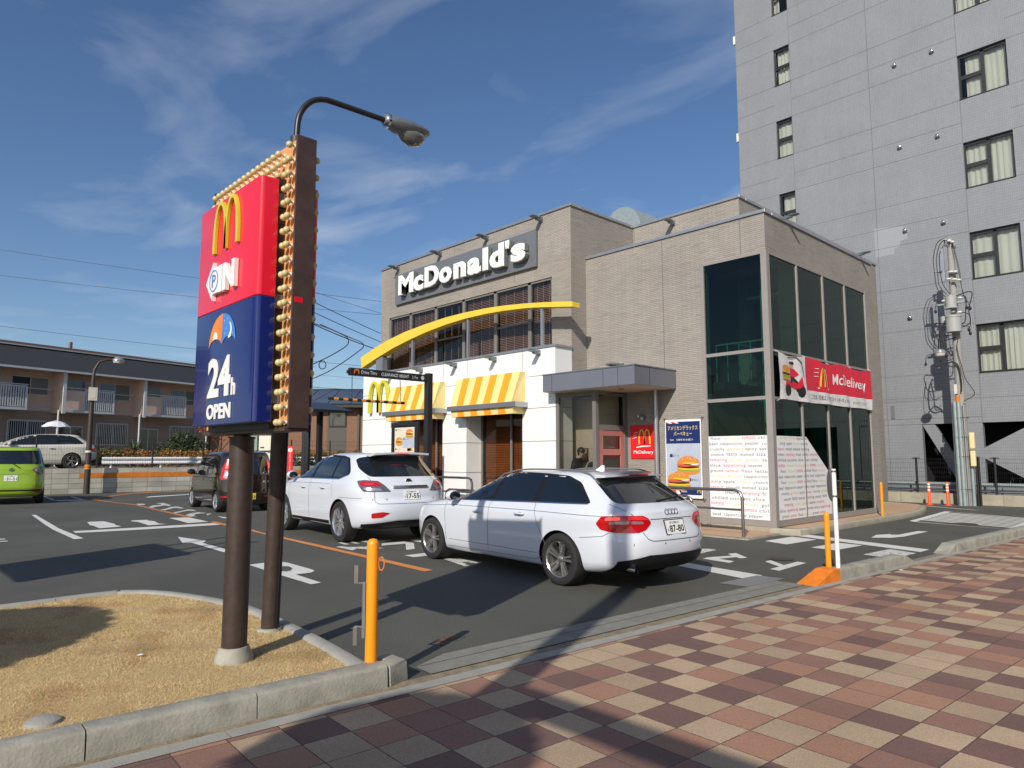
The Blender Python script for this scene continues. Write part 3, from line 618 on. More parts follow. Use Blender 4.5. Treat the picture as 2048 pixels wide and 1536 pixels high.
# dry lawn: many real blades
def lawn():
    rnd = random.Random(3); vs = []; fs = []; mi = []
    poly = [edge(-9, -0.365), edge(1.30, -0.365)]+[(p[0], p[1]-0.10) if i < 6 else (p[0]+0.10, p[1]) for i, p in enumerate(LAWN[1:])]
    def inside(x, y):
        c = False; j = len(poly)-1
        for i in range(len(poly)):
            xi, yi = poly[i]; xj, yj = poly[j]
            if (yi > y) != (yj > y) and x < (xj-xi)*(y-yi)/(yj-yi)+xi: c = not c
            j = i
        return c
    n = 0
    while n < 170000:
        x = rnd.uniform(-8.45, -4.15); y = rnd.uniform(-0.9, 2.95)
        if not inside(x, y): continue
        if (x+5.075)**2+(y-2.075)**2 < 0.016 or (x+5.745)**2+(y-2.644)**2 < 0.011: continue
        d = math.hypot(x, y)
        h = rnd.uniform(0.004, 0.016)*(1+0.35*math.sin(x*7)*math.cos(y*6)); w = 0.0008+0.00018*d
        a = rnd.uniform(0, 6.283); l = rnd.uniform(0.010, 0.034); la = rnd.uniform(0, 6.283)
        dx, dy = math.cos(a)*w, math.sin(a)*w
        k = len(vs)
        vs += [(x-dx, y-dy, 0.082), (x+dx, y+dy, 0.082), (x+math.cos(la)*l, y+math.sin(la)*l, 0.085+h)]
        fs.append((k, k+1, k+2)); n += 1
        g = 0.8*math.sin(x*3.1+1)*math.sin(y*4.3+0.5)+0.5*math.sin(x*9+y*4)*math.sin(y*11-x*3)+rnd.uniform(-0.35, 0.35)
        near = (x+5.07)**2+(y-2.07)**2 < 0.2 or y > 2.5
        mi.append(3 if (g > 1.1 or (near and g > 0.8)) and rnd.random() < 0.6 else (1 if g > 0.42 else (2 if g > -0.15 else 0)))
    me = bpy.data.meshes.new('dry_grass'); me.from_pydata(vs, [], fs)
    for m in ('blade_a', 'blade_b', 'blade_c', 'blade_g'): me.materials.append(MATS[m])
    me.polygons.foreach_set('material_index', mi)
    o = bpy.data.objects.new('dry_grass', me); C.objects.link(o)
    tag(o, 'dry straw coloured winter lawn growing on the kerbed island by the sign pole', 'grass', kind='stuff')
mat('blade_a', (0.60, 0.45, 0.22), 0.8); mat('blade_b', (0.45, 0.27, 0.12), 0.8); mat('blade_c', (0.66, 0.50, 0.26), 0.8); mat('blade_g', (0.13, 0.15, 0.035), 0.8)
lawn()
st = MB(); st.lathe([(0.001, 0.03), (0.05, 0.028), (0.085, 0.012), (0.095, -0.01)], (-4.62, 0.86, 0.09), 'concrete_pale', 16)
tag(st.build('drain_cap', smooth=True), 'round pale concrete cap lying low in the dry grass near the kerb', 'cap')

# ------------------------------------------------------------------ restaurant
X0, Y0, X1, Y1, YW = -6.56, 13.31, -11.36, 12.74, 12.14
ZT, ZH = 6.58, 7.87
R = thing('restaurant', 'two storey fast food restaurant with brick cladding, white drive side and a glazed street corner', 'restaurant', (-13, 13.3, 0))
b = MB()
# left block walls (front pieces round the window band)
WX = [-19.45, -18.273, -16.939, -15.6, -14.208, -12.861, -12.02]
wz0, wz1 = 4.12, 6.10
b.box(-19.95, X1, Y1, Y1+0.25, wz1, 7.80, 'siding')
b.box(-19.95, WX[0], Y1, Y1+0.25, 0, wz1, 'siding'); b.box(WX[-1], X1, Y1, Y1+0.25, 2.95, wz1, 'siding')
b.box(-19.95, -19.70, Y1+0.25, 24.3, 0, 7.80, 'siding')
b.box(X1-0.25, X1, Y1+0.25, 15.33, 2.98, 7.80, 'siding')
b.box(WX[0], WX[-1], Y1, Y1+0.25, 2.95, wz0, 'siding')
# main (lower) volume front wall, glazed corner on its right
b.box(-10.16, -8.03, Y0, Y0+0.25, 0.03, ZT-0.07, 'siding')
b.box(X1, -10.16, Y0, Y0+0.25, 2.98, ZT-0.07, 'siding')
b.box(-8.03, X0, Y0, Y0+0.25, 5.72, ZT-0.07, 'siding')
b.box(X0-0.25, X0, Y0+0.25, 19.13, 5.72, ZT-0.07, 'siding')
b.box(X0-0.25, X0, 18.63, 19.13, 0.03, 5.72, 'siding')
b.box(-8.2, X0-0.25, 18.9, 19.13, 0.03, ZT-0.07, 'siding')
# upper rear volume
b.box(X1, -8.18, 15.33, 15.58, ZT-0.3, 7.80, 'siding'); b.box(-8.43, -8.18, 15.58, 24.3, 0.0, 7.80, 'siding')
b.box(-19.7, -8.43, 24.05, 24.3, 0, 7.8, 'siding')
b.build('wall', R)
# dark vertical expansion joints
for x, y, z0, z1 in ((-9.057, Y0, 3.44, 6.5), (-7.1, Y0, 5.74, 6.5), (-13.4, Y1, 6.2, 6.42), (-16.0, Y1, 7.47, 7.79), (-11.33, 15.33, 6.6, 7.79)):
    j = MB(); j.box(x-0.008, x+0.008, y-0.003, y+0.01, z0, z1, 'frame_grey'); j.build('expansion_joint', R)
rf = MB()
rf.box(-19.7, -8.43, 15.58, 24.05, 7.40, 7.50, 'concrete'); rf.box(-19.7, X1-0.25, Y1+0.25, 15.58, 7.40, 7.50, 'concrete')
rf.box(X1, X0-0.25, Y0+0.25, 15.33, 6.2, 6.3, 'concrete'); rf.box(-8.18, X0-0.25, 15.33, 18.9, 6.2, 6.3, 'concrete')
rf.build('roof', R)
cp = MB()   # metal copings
def coping(x0, x1, y0, y1, z):
    cp.box(x0-0.035, x1+0.035, y0-0.035, y1+0.035, z-0.07, z, 'silver_metal')
coping(-19.95, X1, Y1, Y1+0.25, ZH); coping(X1-0.25, X1, Y1+0.33, 15.24, ZH-0.002); coping(X1-0.25, -8.18, 15.33, 15.58, ZH); coping(-8.43, -8.18, 15.66, 24.3, ZH-0.002); coping(-19.95, -19.7, Y1+0.33, 24.2, ZH-0.002)
coping(X1+0.04, X0, Y0, Y0+0.25, ZT); coping(X0-0.25, X0, Y0+0.33, 19.13, ZT-0.002)
cp.build('coping', R, bevel=0.006)
# white drive-side cladding with two window bays
w = MB(); O1 = (-17.90, -15.73); O2 = (-14.65, -12.49)
w.box(-20.0, O1[0], YW, Y1, 0, 4.16, 'white_panel'); w.box(O1[1], O2[0], YW, Y1, 0, 4.16, 'white_panel'); w.box(O2[1], X1, YW, Y1, 0, 4.16, 'white_panel')
w.box(O1[0], O1[1], YW, Y1, 2.95, 4.16, 'white_panel'); w.box(O2[0], O2[1], YW, Y1, 2.95, 4.16, 'white_panel')
w.box(O1[0], O1[1], YW+0.5, Y1, 0, 0.35, 'white_panel'); w.box(O2[0], O2[1], YW+0.5, Y1, 0, 0.35, 'white_panel')
w.build('white_cladding', R)
g = MB(); zs = [0.29, 1.09, 1.89, 2.70, 3.49]
for z in zs:
    segs = [(-20.0, O1[0]), (O1[1], O2[0]), (O2[1], X1)] if z < 2.95 else [(-20.0, X1)]
    for a, c in segs: g.box(a, c, YW-0.003, YW+0.01, z-0.007, z+0.007, 'frame_grey')
    if z < 2.9:
        for a in (O1[0], O2[0]): g.box(a-0.01, a+0.003, YW+0.01, YW+0.59, z-0.007, z+0.007, 'frame_grey')
    g.box(X1-0.01, X1+0.003, YW+0.01, Y1, z-0.007, z+0.007, 'frame_grey')
for x in (-17.90, -15.72, -14.655, -12.485):
    g.box(x-0.007, x+0.007, YW-0.003, YW+0.01, 2.96, 4.16, 'frame_grey')
for x in (-17.905, -14.655): g.box(x-0.007, x+0.004, YW-0.003, YW+0.01, 0, 2.96, 'frame_grey')
g.build('panel_joint', R)
c = MB(); c.box(-20.04, X1+0.04, YW-0.035, Y1-0.002, 4.16, 4.215, 'silver_metal'); c.build('cladding_coping', R, bevel=0.005)
# ground floor bay windows
for a, e in (O1, O2):
    f = MB()
    for x in (a+0.0, (a+e)/2+0.1, e-0.06): f.box(x, x+0.06, YW+0.50, YW+0.56, 0.35, 2.95, 'frame_grey')
    f.box(a, e, YW+0.50, YW+0.56, 0.35, 0.42, 'frame_grey')
    fo = f.build('window', R)
    gl = MB(); gl.add([(a, YW+0.53, 0.4), (e, YW+0.53, 0.4), (e, YW+0.53, 2.95), (a, YW+0.53, 2.95)], [(0, 1, 2, 3)], 'glass_bronze'); gl.build('pane', fo, fix=False)
    bl = MB()
    for k in range(42):
        z = 0.95+k*0.046
        bl.add([(a+0.08, YW+0.60, z), (e-0.08, YW+0.60, z), (e-0.08, YW+0.63, z+0.036), (a+0.08, YW+0.63, z+0.036)], [(0, 1, 2, 3)], 'wood_panel')
    bl.box(a+0.06, e-0.06, YW+0.66, YW+0.68, 0.3, 3.0, 'wood_panel')
    bl.build('blind', fo, fix=False)
# upper window band with timber blinds
for i in range(6):
    a, e = WX[i], WX[i+1]
    f = MB(); f.box(a, a+0.055, Y1+0.03, Y1+0.10, wz0, wz1, 'frame_grey'); f.box(e-0.055, e, Y1+0.03, Y1+0.10, wz0, wz1, 'frame_grey')
    f.box(a, e, Y1+0.03, Y1+0.10, wz1-0.06, wz1, 'frame_grey'); f.box(a, e, Y1+0.03, Y1+0.10, wz0, wz0+0.06, 'frame_grey')
    if i in (2, 4): f.box(a+0.055, e-0.055, Y1+0.05, Y1+0.09, 5.02, 5.07, 'frame_grey')
    fo = f.build('window', R)
    gl = MB(); gl.add([(a, Y1+0.065, wz0), (e, Y1+0.065, wz0), (e, Y1+0.065, wz1), (a, Y1+0.065, wz1)], [(0, 1, 2, 3)], 'glass_clear'); gl.build('pane', fo, fix=False)
    bl = MB(); open_ = i == 2; top = 36
    for k in range(41):
        z = wz0+0.04+k*0.047
        t = 0.012 if open_ else 0.034
        bl.add([(a+0.06, Y1+0.14, z), (e-0.06, Y1+0.14, z), (e-0.06, Y1+0.175, z+t), (a+0.06, Y1+0.175, z+t)], [(0, 1, 2, 3)], 'blind_brown')
    for x in (a+(e-a)*0.25, a+(e-a)*0.5, a+(e-a)*0.75): bl.box(x-0.006, x+0.006, Y1+0.13, Y1+0.135, wz0, wz1, 'blind_light')
    bl.build('blind', fo, fix=False)
    if not open_:
        pass
# interior shell behind the bays
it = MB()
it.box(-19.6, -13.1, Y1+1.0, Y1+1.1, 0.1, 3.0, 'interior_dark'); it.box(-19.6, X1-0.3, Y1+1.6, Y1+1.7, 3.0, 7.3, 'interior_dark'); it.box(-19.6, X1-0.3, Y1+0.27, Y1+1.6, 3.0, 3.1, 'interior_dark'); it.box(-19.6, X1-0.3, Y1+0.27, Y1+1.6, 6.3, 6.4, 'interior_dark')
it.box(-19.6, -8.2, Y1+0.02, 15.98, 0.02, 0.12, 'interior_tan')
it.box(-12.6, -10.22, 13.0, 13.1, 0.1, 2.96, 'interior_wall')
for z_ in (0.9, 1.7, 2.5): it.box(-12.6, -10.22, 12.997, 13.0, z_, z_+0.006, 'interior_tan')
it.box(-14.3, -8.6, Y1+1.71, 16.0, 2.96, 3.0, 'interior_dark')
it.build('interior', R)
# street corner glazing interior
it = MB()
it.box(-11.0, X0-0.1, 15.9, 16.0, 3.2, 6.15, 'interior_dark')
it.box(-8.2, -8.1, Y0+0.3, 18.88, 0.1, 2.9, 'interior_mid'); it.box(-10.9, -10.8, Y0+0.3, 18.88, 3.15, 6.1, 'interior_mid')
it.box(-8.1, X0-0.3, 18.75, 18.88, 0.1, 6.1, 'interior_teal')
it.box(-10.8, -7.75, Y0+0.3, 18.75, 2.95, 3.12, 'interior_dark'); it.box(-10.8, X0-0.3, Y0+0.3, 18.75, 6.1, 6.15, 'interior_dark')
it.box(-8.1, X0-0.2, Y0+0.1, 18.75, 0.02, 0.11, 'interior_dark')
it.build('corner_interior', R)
fn = MB()
for y in (14.72, 16.05, 17.3): fn.box(X0-0.42, X0-0.10, y-0.02, y+0.02, 0.15, 5.7, 'teal_fin')
fn.box(-7.5, -7.42, 18.0, 18.4, 0.15, 5.6, 'teal_fin'); fn.box(-7.9, -7.85, 16.9, 17.2, 0.15, 5.6, 'teal_fin')
fn.tube([(-7.75, 14.0, 4.0), (-7.75, 18.5, 4.0)], 0.025, 'teal_fin'); fn.tube([(-8.0, 13.75, 3.95), (-6.9, 13.75, 3.95)], 0.02, 'teal_fin')
for k in range(5): fn.tube([(-8.0+k*0.27, 13.75, 3.13), (-8.0+k*0.27, 13.75, 3.95)], 0.012, 'teal_fin')
fn.build('glass_fin', R)
for y in (14.1, 15.4, 16.7, 17.9):
    q_ = MB(); q_.box(X0-0.55, X0-0.50, y, y+0.10, 0.15, 5.7, 'teal_fin'); q_.build('glass_fin', R)
q_ = MB(); q_.box(-8.0, X0-0.3, 15.2, 15.3, 5.2, 5.26, 'curtain'); q_.box(-7.9, -6.9, 16.9, 16.95, 2.35, 2.4, 'curtain'); q_.build('ceiling_rail', R)
stp = MB()
for k in range(13): stp.box(-7.7, -6.95, 17.9-k*0.24, 18.12-k*0.24, 0.25+k*0.21, 0.29+k*0.21, 'interior_teal')
stp.bar((-7.72, 18.1, 0.2), (-7.72, 15.1, 2.9), 0.04, 0.25, 'interior_dark')
stp.build('staircase', R)
# corner frame
f = MB()
f.box(X0-0.10, X0+0.03, Y0-0.03, Y0+0.10, 0.03, 5.72, 'frame_pale')
f.box(-8.06, -7.99, Y0-0.02, Y0+0.06, 0.03, 5.72, 'frame_pale'); f.box(X0-0.06, X0+0.02, 18.56, 18.64, 0.1, 5.72, 'frame_pale')
for z, h in ((3.64, 0.07), (2.66, 0.07), (0.13, 0.12), (5.66, 0.06)): f.box(-7.99, X0-0.10, Y0-0.01, Y0+0.05, z, z+h, 'frame_pale')
for z, h in ((2.66, 0.06), (0.13, 0.12), (5.66, 0.06), (3.64, 0.05)): f.box(X0-0.05, X0+0.01, Y0+0.10, 18.56, z, z+h, 'frame_pale')
for y in (14.70, 16.03, 17.29): f.box(X0-0.05, X0+0.015, y-0.025, y+0.025, 0.25, 5.66, 'frame_pale')
f.box(-8.03, X0-0.08, Y0, Y0+0.1, 0.03, 0.13, 'curb_yellowish')
fo = f.build('corner_window', R)
gl = MB(); gl.add([(-8.0, Y0+0.02, 0.2), (X0-0.05, Y0+0.02, 0.2), (X0-0.05, Y0+0.02, 5.7), (-8.0, Y0+0.02, 5.7)], [(0, 1, 2, 3)], 'glass_green'); gl.build('pane', fo, fix=False)
gl = MB(); gl.add([(X0-0.02, Y0+0.1, 0.2), (X0-0.02, 18.6, 0.2), (X0-0.02, 18.6, 5.7), (X0-0.02, Y0+0.1, 5.7)], [(0, 1, 2, 3)], 'glass_green'); gl.build('pane', fo, fix=False)
# printed word film on the lower glass
words = ("flour |lettuce|tomato|chilled;beef|cappuccino|pepper|juicy;crunchy|grilled|spicy|savour;smooth|tasty|melted|sizzling;tempting|tender|golden|sesame;"
 "slice|appetising|sesame|variety;ground|savour|flour|lettuce;chicken|fruity|cappuccino;juicy|apple|crispy|crunchy|golden;savour|smooth|melted|sizzling;"
 "creamy|tempting|fresh;chilled|succulent|slice|flour;tomato|chicken|fruity|golden;flour|lettuce|tomato|chilled;beef|cappuccino|pepper|juicy").split(';')
wcol = {'lettuce': 'ink_lime', 'tomato': 'ink_red', 'grilled': 'ink_gold', 'savour': 'ink_red', 'golden': 'ink_gold', 'tender': 'ink_lime', 'appetising': 'ink_red', 'chicken': 'ink_lime', 'crispy': 'ink_lime', 'tempting': 'ink_red', 'fruity': 'ink_gold', 'apple': 'ink_grey'}
fm = MB(); z0, z1 = 0.255, 1.94
fm.add([(-7.985, Y0-0.012, z0), (X0-0.105, Y0-0.012, z0), (X0-0.105, Y0-0.012, z1), (-7.985, Y0-0.012, z1)], [(0, 1, 2, 3)], 'white_paint')
dz = (z1-z0)/15
for i, row in enumerate(words):
    x = -7.965+random.choice((0, 0, 0.03)); ww = row.split('|')
    if i == 10: x += 0.30
    gap = 0.05
    for q in ww:
        q = q.strip(); L = len(q)*0.0515
        if x+L > X0-0.11:
            n = int((X0-0.115-x)/0.0515)
            if n < 2: break
            q = q[:n]; L = n*0.0515
        hh = 0.046
        if any(ch in q for ch in 'gjpqy'): lo = 0.016
        else: lo = 0
        if any(ch in q for ch in 'bdfhklti'): hh += 0.018
        text(fm, q, (x, Y0-0.015, z1-dz*(i+0.68)-lo), X_, Z_, L-0.008, hh+lo, wcol.get(q, 'ink_grey'), space=1.12)
        x += L+gap
fm.build('word_film', R, fix=False)
fm = MB(); xs = X0+0.012
fm.add([(xs, Y0+0.11, z0), (xs, 15.95, z0), (xs, 15.95, 1.13), (xs, 14.80, z1-0.01), (xs, Y0+0.11, z1-0.01)], [(0, 1, 2, 3, 4)], 'white_paint')
for i, row in enumerate(words[7:]+words[:8]):
    if i >= 15: break
    z = z1-dz*(i+0.68); lim = 14.80+max(0, (z1-z-0.05))*1.45; lim = min(lim, 15.9); y = Y0+0.16+random.choice((0, 0.1, 0.2)); ww = row.split('|')*2
    for q in ww:
        q = q.strip(); L = len(q)*0.050
        if y+L > lim: break
        hh = 0.044+(0.018 if any(ch in q for ch in 'bdfhklti') else 0); lo = 0.016 if any(ch in q for ch in 'gjpqy') else 0
        text(fm, q, (xs+0.003, y, z-lo), Y_, Z_, L-0.01, hh+lo, wcol.get(q, 'ink_grey'), space=1.12); y += L+0.05
fm.build('word_film', R, fix=False)
# entrance vestibule
XV = -10.13
f = MB()
f.box(XV-0.10, XV+0.0, YW+0.01, YW+0.11, 0.03, 2.98, 'frame_grey'); f.box(X1+0.004, X1+0.09, YW+0.01, YW+0.08, 0.03, 2.98, 'frame_grey')
f.box(X1+0.09, XV-0.1, YW+0.02, YW+0.07, 2.90, 2.98, 'frame_grey'); f.box(X1+0.09, XV-0.1, YW+0.02, YW+0.07, 0.03, 0.20, 'frame_grey')
f.box(XV-0.08, XV, 13.20, Y0-0.002, 0.03, 2.98, 'frame_grey'); f.box(XV-0.08, XV-0.01, YW+0.11, 13.20, 2.12, 2.24, 'frame_grey'); f.box(XV-0.08, XV-0.01, YW+0.11, 13.20, 2.92, 2.98, 'frame_grey')
vo = f.build('entrance', R)
gl = MB(); gl.add([(X1+0.05, YW+0.045, 0.2), (XV-0.05, YW+0.045, 0.2), (XV-0.05, YW+0.045, 2.95), (X1+0.05, YW+0.045, 2.95)], [(0, 1, 2, 3)], 'glass_clear')
gl.add([(XV-0.045, YW+0.1, 2.2), (XV-0.045, 13.2, 2.2), (XV-0.045, 13.2, 2.95), (XV-0.045, YW+0.1, 2.95)], [(0, 1, 2, 3)], 'glass_clear'); gl.build('pane', vo, fix=False)
d = MB()
d.box(XV-0.07, XV-0.02, YW+0.13, YW+0.26, 0.05, 2.11, 'door_pink'); d.box(XV-0.07, XV-0.02, 13.06, 13.19, 0.05, 2.11, 'door_pink')
for z, h in ((1.99, 0.12), (1.55, 0.14), (1.02, 0.12), (0.05, 0.2)): d.box(XV-0.068, XV-0.022, YW+0.26, 13.06, z, z+h, 'door_pink')
do = d.build('door', R)
gl = MB(); gl.add([(XV-0.045, YW+0.2, 0.2), (XV-0.045, 13.1, 0.2), (XV-0.045, 13.1, 2.05), (XV-0.045, YW+0.2, 2.05)], [(0, 1, 2, 3)], 'glass_clear'); gl.build('pane', do, fix=False)
hd = MB(); hd.tube([(XV+0.05, YW+0.33, 0.8), (XV+0.05, YW+0.33, 1.25)], 0.015, 'chrome'); hd.tube([(XV-0.03, YW+0.33, 1.22), (XV+0.05, YW+0.33, 1.22)], 0.01, 'chrome'); hd.tube([(XV-0.03, YW+0.33, 0.84), (XV+0.05, YW+0.33, 0.84)], 0.01, 'chrome'); hd.build('handle', do)
# canopy
c = MB(); CX = (-11.42, -8.76); CY = (11.775, Y0-0.003)
c.box(CX[0], CX[1], CY[0], CY[1], 3.025, 3.42, 'canopy_grey'); co = c.build('canopy', R)
c = MB(); c.box(CX[0]-0.015, CX[1]+0.015, CY[0]-0.015, CY[1], 3.42, 3.445, 'grey_metal')
for x in (-11.13, -9.6, -9.2): c.box(x-0.004, x+0.004, CY[0]-0.003, CY[0]+0.01, 3.03, 3.42, 'black_metal')
c.box(CX[1]-0.01, CX[1]+0.003, 12.3, 12.308, 3.03, 3.42, 'black_metal'); c.build('canopy_trim', co)
c = MB(); c.box(CX[0]+0.02, CX[1]-0.02, CY[0]+0.02, CY[1], 3.018, 3.024, 'soffit'); c.lathe([(0.07, 3.012), (0.07, 3.018)], (-9.6, 12.4, 0), 'hub_dark'); c.build('soffit_panel', co)
c = MB(); c.tube([(-9.22, 13.16, 0.03), (-9.22, 13.16, 3.02)], 0.05, 'silver_metal', 14); c.build('canopy_post', co, smooth=True)
# the yellow arched beam
AT = [(-20.188, 4.793), (-19.4, 5.01), (-18.626, 5.180), (-17.6, 5.335), (-16.557, 5.425), (-15.6, 5.482), (-14.746, 5.495), (-13.9, 5.478), (-13.148, 5.436), (-12.4, 5.368), (-11.732, 5.29), (-11.2, 5.22), (-10.772, 5.154)]
AB = [(-20.113, 4.435), (-19.286, 4.66), (-18.3, 4.895), (-17.345, 5.066), (-16.5, 5.185), (-15.6, 5.275), (-14.744, 5.322), (-13.9, 5.326), (-13.148, 5.300), (-12.4, 5.246), (-12.071, 5.212), (-11.4, 5.122), (-10.773, 5.032)]
a = MB(); a.prism(AT+AB[::-1], YW-0.02, YW+0.24, 'arch_yellow', axis='y'); ar = a.build('arch_beam', R, smooth=True, angle=30)
for x, z1_ in ((-19.13, 4.68), (-17.319, 5.06), (-14.695, 5.32), (-11.841, 5.16)):
    p = MB(); wd = 0.19 if x < -19 else 0.035
    p.box(x-wd, x+wd, YW+0.03, YW+0.03+2*min(wd, 0.09), 4.215, z1_+0.03, 'silver_metal'); p.build('arch_post', ar)
# awnings
for n_, (xa, xb) in enumerate(((-18.17, -15.60), (-14.98, -12.36))):
    yf = 11.67
    A = thing('awning', ('striped awning with grey gutter over the left window bay of the white wall', 'striped awning with grey gutter over the right window bay of the white wall')[n_], 'awning', ((xa+xb)/2, 12.1, 2.7), group='striped awnings')
    m = MB(); n = 9; tb = 3.62; xt0, xt1 = xa+0.12, xb-0.0; xl0, xl1 = xa+0.14, xb-0.06
    ny = YW-0.20
    for k in range(n):
        t0, t1 = k/n, (k+1)/n; mn = 'awning_orange' if k % 2 == 1 else 'awning_cream'
        a0, a1 = xt0+(xt1-xt0)*t0, xt0+(xt1-xt0)*t1; c0, c1 = xl0+(xl1-xl0)*t0-0.12*(1-t0)*0, xl0+(xl1-xl0)*t1
        m.add([(c0, yf+0.03, 2.86), (c1, yf+0.03, 2.86), (a1, ny, tb), (a0, ny, tb)], [(0, 1, 2, 3)], mn)
        m.add([(c0, yf+0.08, 2.57), (c1, yf+0.08, 2.57), (c1, yf+0.06, 2.74), (c0, yf+0.06, 2.74)], [(0, 1, 2, 3)], mn)
    m.add([(xl1, yf+0.03, 2.86), (xb-0.02, YW, 2.86), (xb-0.02, YW, tb), (xt1, ny, tb)], [(0, 1, 2, 3)], 'awning_cream')
    m.add([(xl0, yf+0.03, 2.86), (xl0, YW, 2.86), (xt0, YW, tb), (xt0, ny, tb)], [(0, 1, 2, 3)], 'awning_cream')
    m.add([(xt0, ny, tb), (xt1, ny, tb), (xb-0.02, YW, tb), (xt0, YW, tb)], [(0, 1, 2, 3)], 'awning_cream')
    m.add([(xl1, yf+0.08, 2.57), (xl1, YW, 2.57), (xl1, YW, 2.74), (xl1, yf+0.06, 2.74)], [(0, 1, 2, 3)], 'awning_cream')
    m.add([(xl0, yf+0.08, 2.57), (xl0, YW, 2.57), (xl0, YW, 2.74), (xl0, yf+0.06, 2.74)], [(0, 1, 2, 3)], 'awning_cream')
    m.build('awning_cover', A, fix=False)
    m = MB(); m.box(xa+0.03, xb+0.07, yf, yf+0.03, 2.735, 2.86, 'grey_metal'); m.box(xb+0.04, xb+0.07, yf+0.03, YW-0.002, 2.735, 2.86, 'silver_metal'); m.box(xa+0.03, xa+0.06, yf+0.03, YW-0.002, 2.735, 2.86, 'silver_metal'); m.box(xa+0.06, xb+0.04, yf+0.03, YW-0.002, 2.735, 2.75, 'grey_metal')
    m.build('gutter', A, bevel=0.004)
# big yellow double-arch letter on the white wall
a = MB(); arches(a, (-19.52, YW-0.13, 2.90), X_, Z_, 1.18, 1.02, 0.115, 'arch_lime', depth=0.09); o = a.build('arch_letter', smooth=True, angle=40)
tag(o, 'large yellow rounded letter mounted at the left end of the white wall', 'wall sign')
# grey signboard with raised letters
sb = MB(); sb.box(-19.0, -12.505, Y1-0.09, Y1-0.005, 6.455, 7.45, 'grey_metal')
so = thing('roof_signboard', 'long grey signboard with raised white lettering on the upper brick wall', 'sign', (-15.75, Y1-0.05, 6.45))
sb.build('signboard', so, bevel=0.004)
vis = [('M', -18.57, 6.66, 0.83, 0.66), ('c', -17.73, 6.64, 0.52, 0.50), ('D', -17.15, 6.66, 0.72, 0.66), ('o', -16.43, 6.64, 0.62, 0.50), ('n', -15.73, 6.66, 0.57, 0.49), ('a', -15.10, 6.64, 0.60, 0.50), ('l', -14.43, 6.66, 0.24, 0.66), ('d', -14.14, 6.64, 0.60, 0.68), ("'", -13.50, 7.08, 0.17, 0.24), ('s', -13.28, 6.64, 0.56, 0.50)]
for ch, x, z, ww, hh in vis:
    lt = MB(); text(lt, ch, (x, Y1-0.19, z), X_, Z_, ww, hh, 'letter_white', side='letter_side', bold=0.035, extrude=0.07, bevel=0.02); lt.build('letter', so, fix=False)
# square red delivery sign and the hanging poster by the door
s = MB(); s.box(-10.03, -9.30, Y0-0.03, Y0-0.004, 1.47, 2.245, 'sign_red_flat')
arches(s, (-9.80, Y0-0.034, 1.80), X_, Z_, 0.34, 0.34, 0.038, 'arch_yellow')
for k in range(3): s.add([(-9.98+k*0.02, Y0-0.034, 1.93+k*0.055), (-9.84+k*0.01, Y0-0.034, 1.96+k*0.058), (-9.84+k*0.01, Y0-0.034, 1.972+k*0.058), (-9.98+k*0.02, Y0-0.034, 1.935+k*0.055)], [(0, 1, 2, 3)], 'white_paint')
s.add([(-9.87, Y0-0.034, 1.715), (-9.70, Y0-0.034, 1.735), (-9.46, Y0-0.034, 1.745), (-9.46, Y0-0.034, 1.765), (-9.70, Y0-0.034, 1.765), (-9.85, Y0-0.034, 1.745)], [(0, 1, 2, 3, 4, 5)], 'white_paint')
text(s, 'McDelivery', (-9.94, Y0-0.034, 1.555), X_, Z_, 0.55, 0.105, 'white_paint', bold=0.012)
tag(s.build('delivery_sign', fix=False), 'square red wall sign with yellow arches beside the entrance door', 'sign')
def burger(mb, cx, z, w, y):
    def el(x, zz, rw, rh, m, dy, half=None):
        n = 20; pts = []
        for k in range(n):
            a = 2*math.pi*k/n; zc_ = math.sin(a)
            if half == 'up': zc_ = max(zc_, -0.25)
            pts.append((x+rw*math.cos(a), y-dy, zz+rh*zc_))
        mb.add(pts, [tuple(range(n))], m)
    el(cx, z+0.30*w, 0.48*w, 0.30*w, 'bun', 0.001, 'up'); el(cx, z+0.06*w, 0.47*w, 0.15*w, 'bun', 0.001)
    el(cx, z+0.12*w, 0.50*w, 0.07*w, 'lettuce', 0.002); el(cx+0.02*w, z+0.14*w, 0.47*w, 0.045*w, 'cheese', 0.003); el(cx, z+0.20*w, 0.46*w, 0.05*w, 'patty', 0.003)
    el(cx-0.15*w, z+0.26*w, 0.33*w, 0.05*w, 'bacon', 0.004); el(cx+0.12*w, z+0.31*w, 0.33*w, 0.04*w, 'egg', 0.004); el(cx+0.05*w, z+0.335*w, 0.30*w, 0.035*w, 'cheese', 0.005)
    for k in range(12): el(cx+random.uniform(-0.3, 0.3)*w, z+random.uniform(0.45, 0.56)*w, 0.012*w, 0.010*w, 'egg', 0.003)
p = MB(); y = Y0-0.06
p.box(-9.04, -8.13, y, y+0.006, 0.62, 2.325, 'white_paint')
def rect(mb, x0, x1, z0, z1, yy, m): mb.add([(x0, yy, z0), (x1, yy, z0), (x1, yy, z1), (x0, yy, z1)], [(0, 1, 2, 3)], m)
rect(p, -9.02, -8.155, 1.80, 2.28, y-0.002, 'poster_blue'); rect(p, -9.02, -8.155, 0.83, 1.80, y-0.001, 'poster_sky'); rect(p, -9.02, -8.155, 0.69, 0.83, y-0.002, 'poster_blue')
for k in range(4):
    for (xx, zz, L) in ((-9.02, 2.245, 1), (-9.02, 0.70, -1)):
        m_ = 'sign_red_flat' if k % 2 == 0 else 'white_paint'; q0 = xx+k*0.085
        h_ = 0.035 if L == 1 else 0.12
        p.add([(q0, y-0.003, zz), (q0+0.085, y-0.003, zz), (q0+0.085-(0.05 if k or 1 else 0), y-0.003, zz+h_), (max(-9.02, q0-0.05), y-0.003, zz+h_)], [(0, 1, 2, 3)], m_)
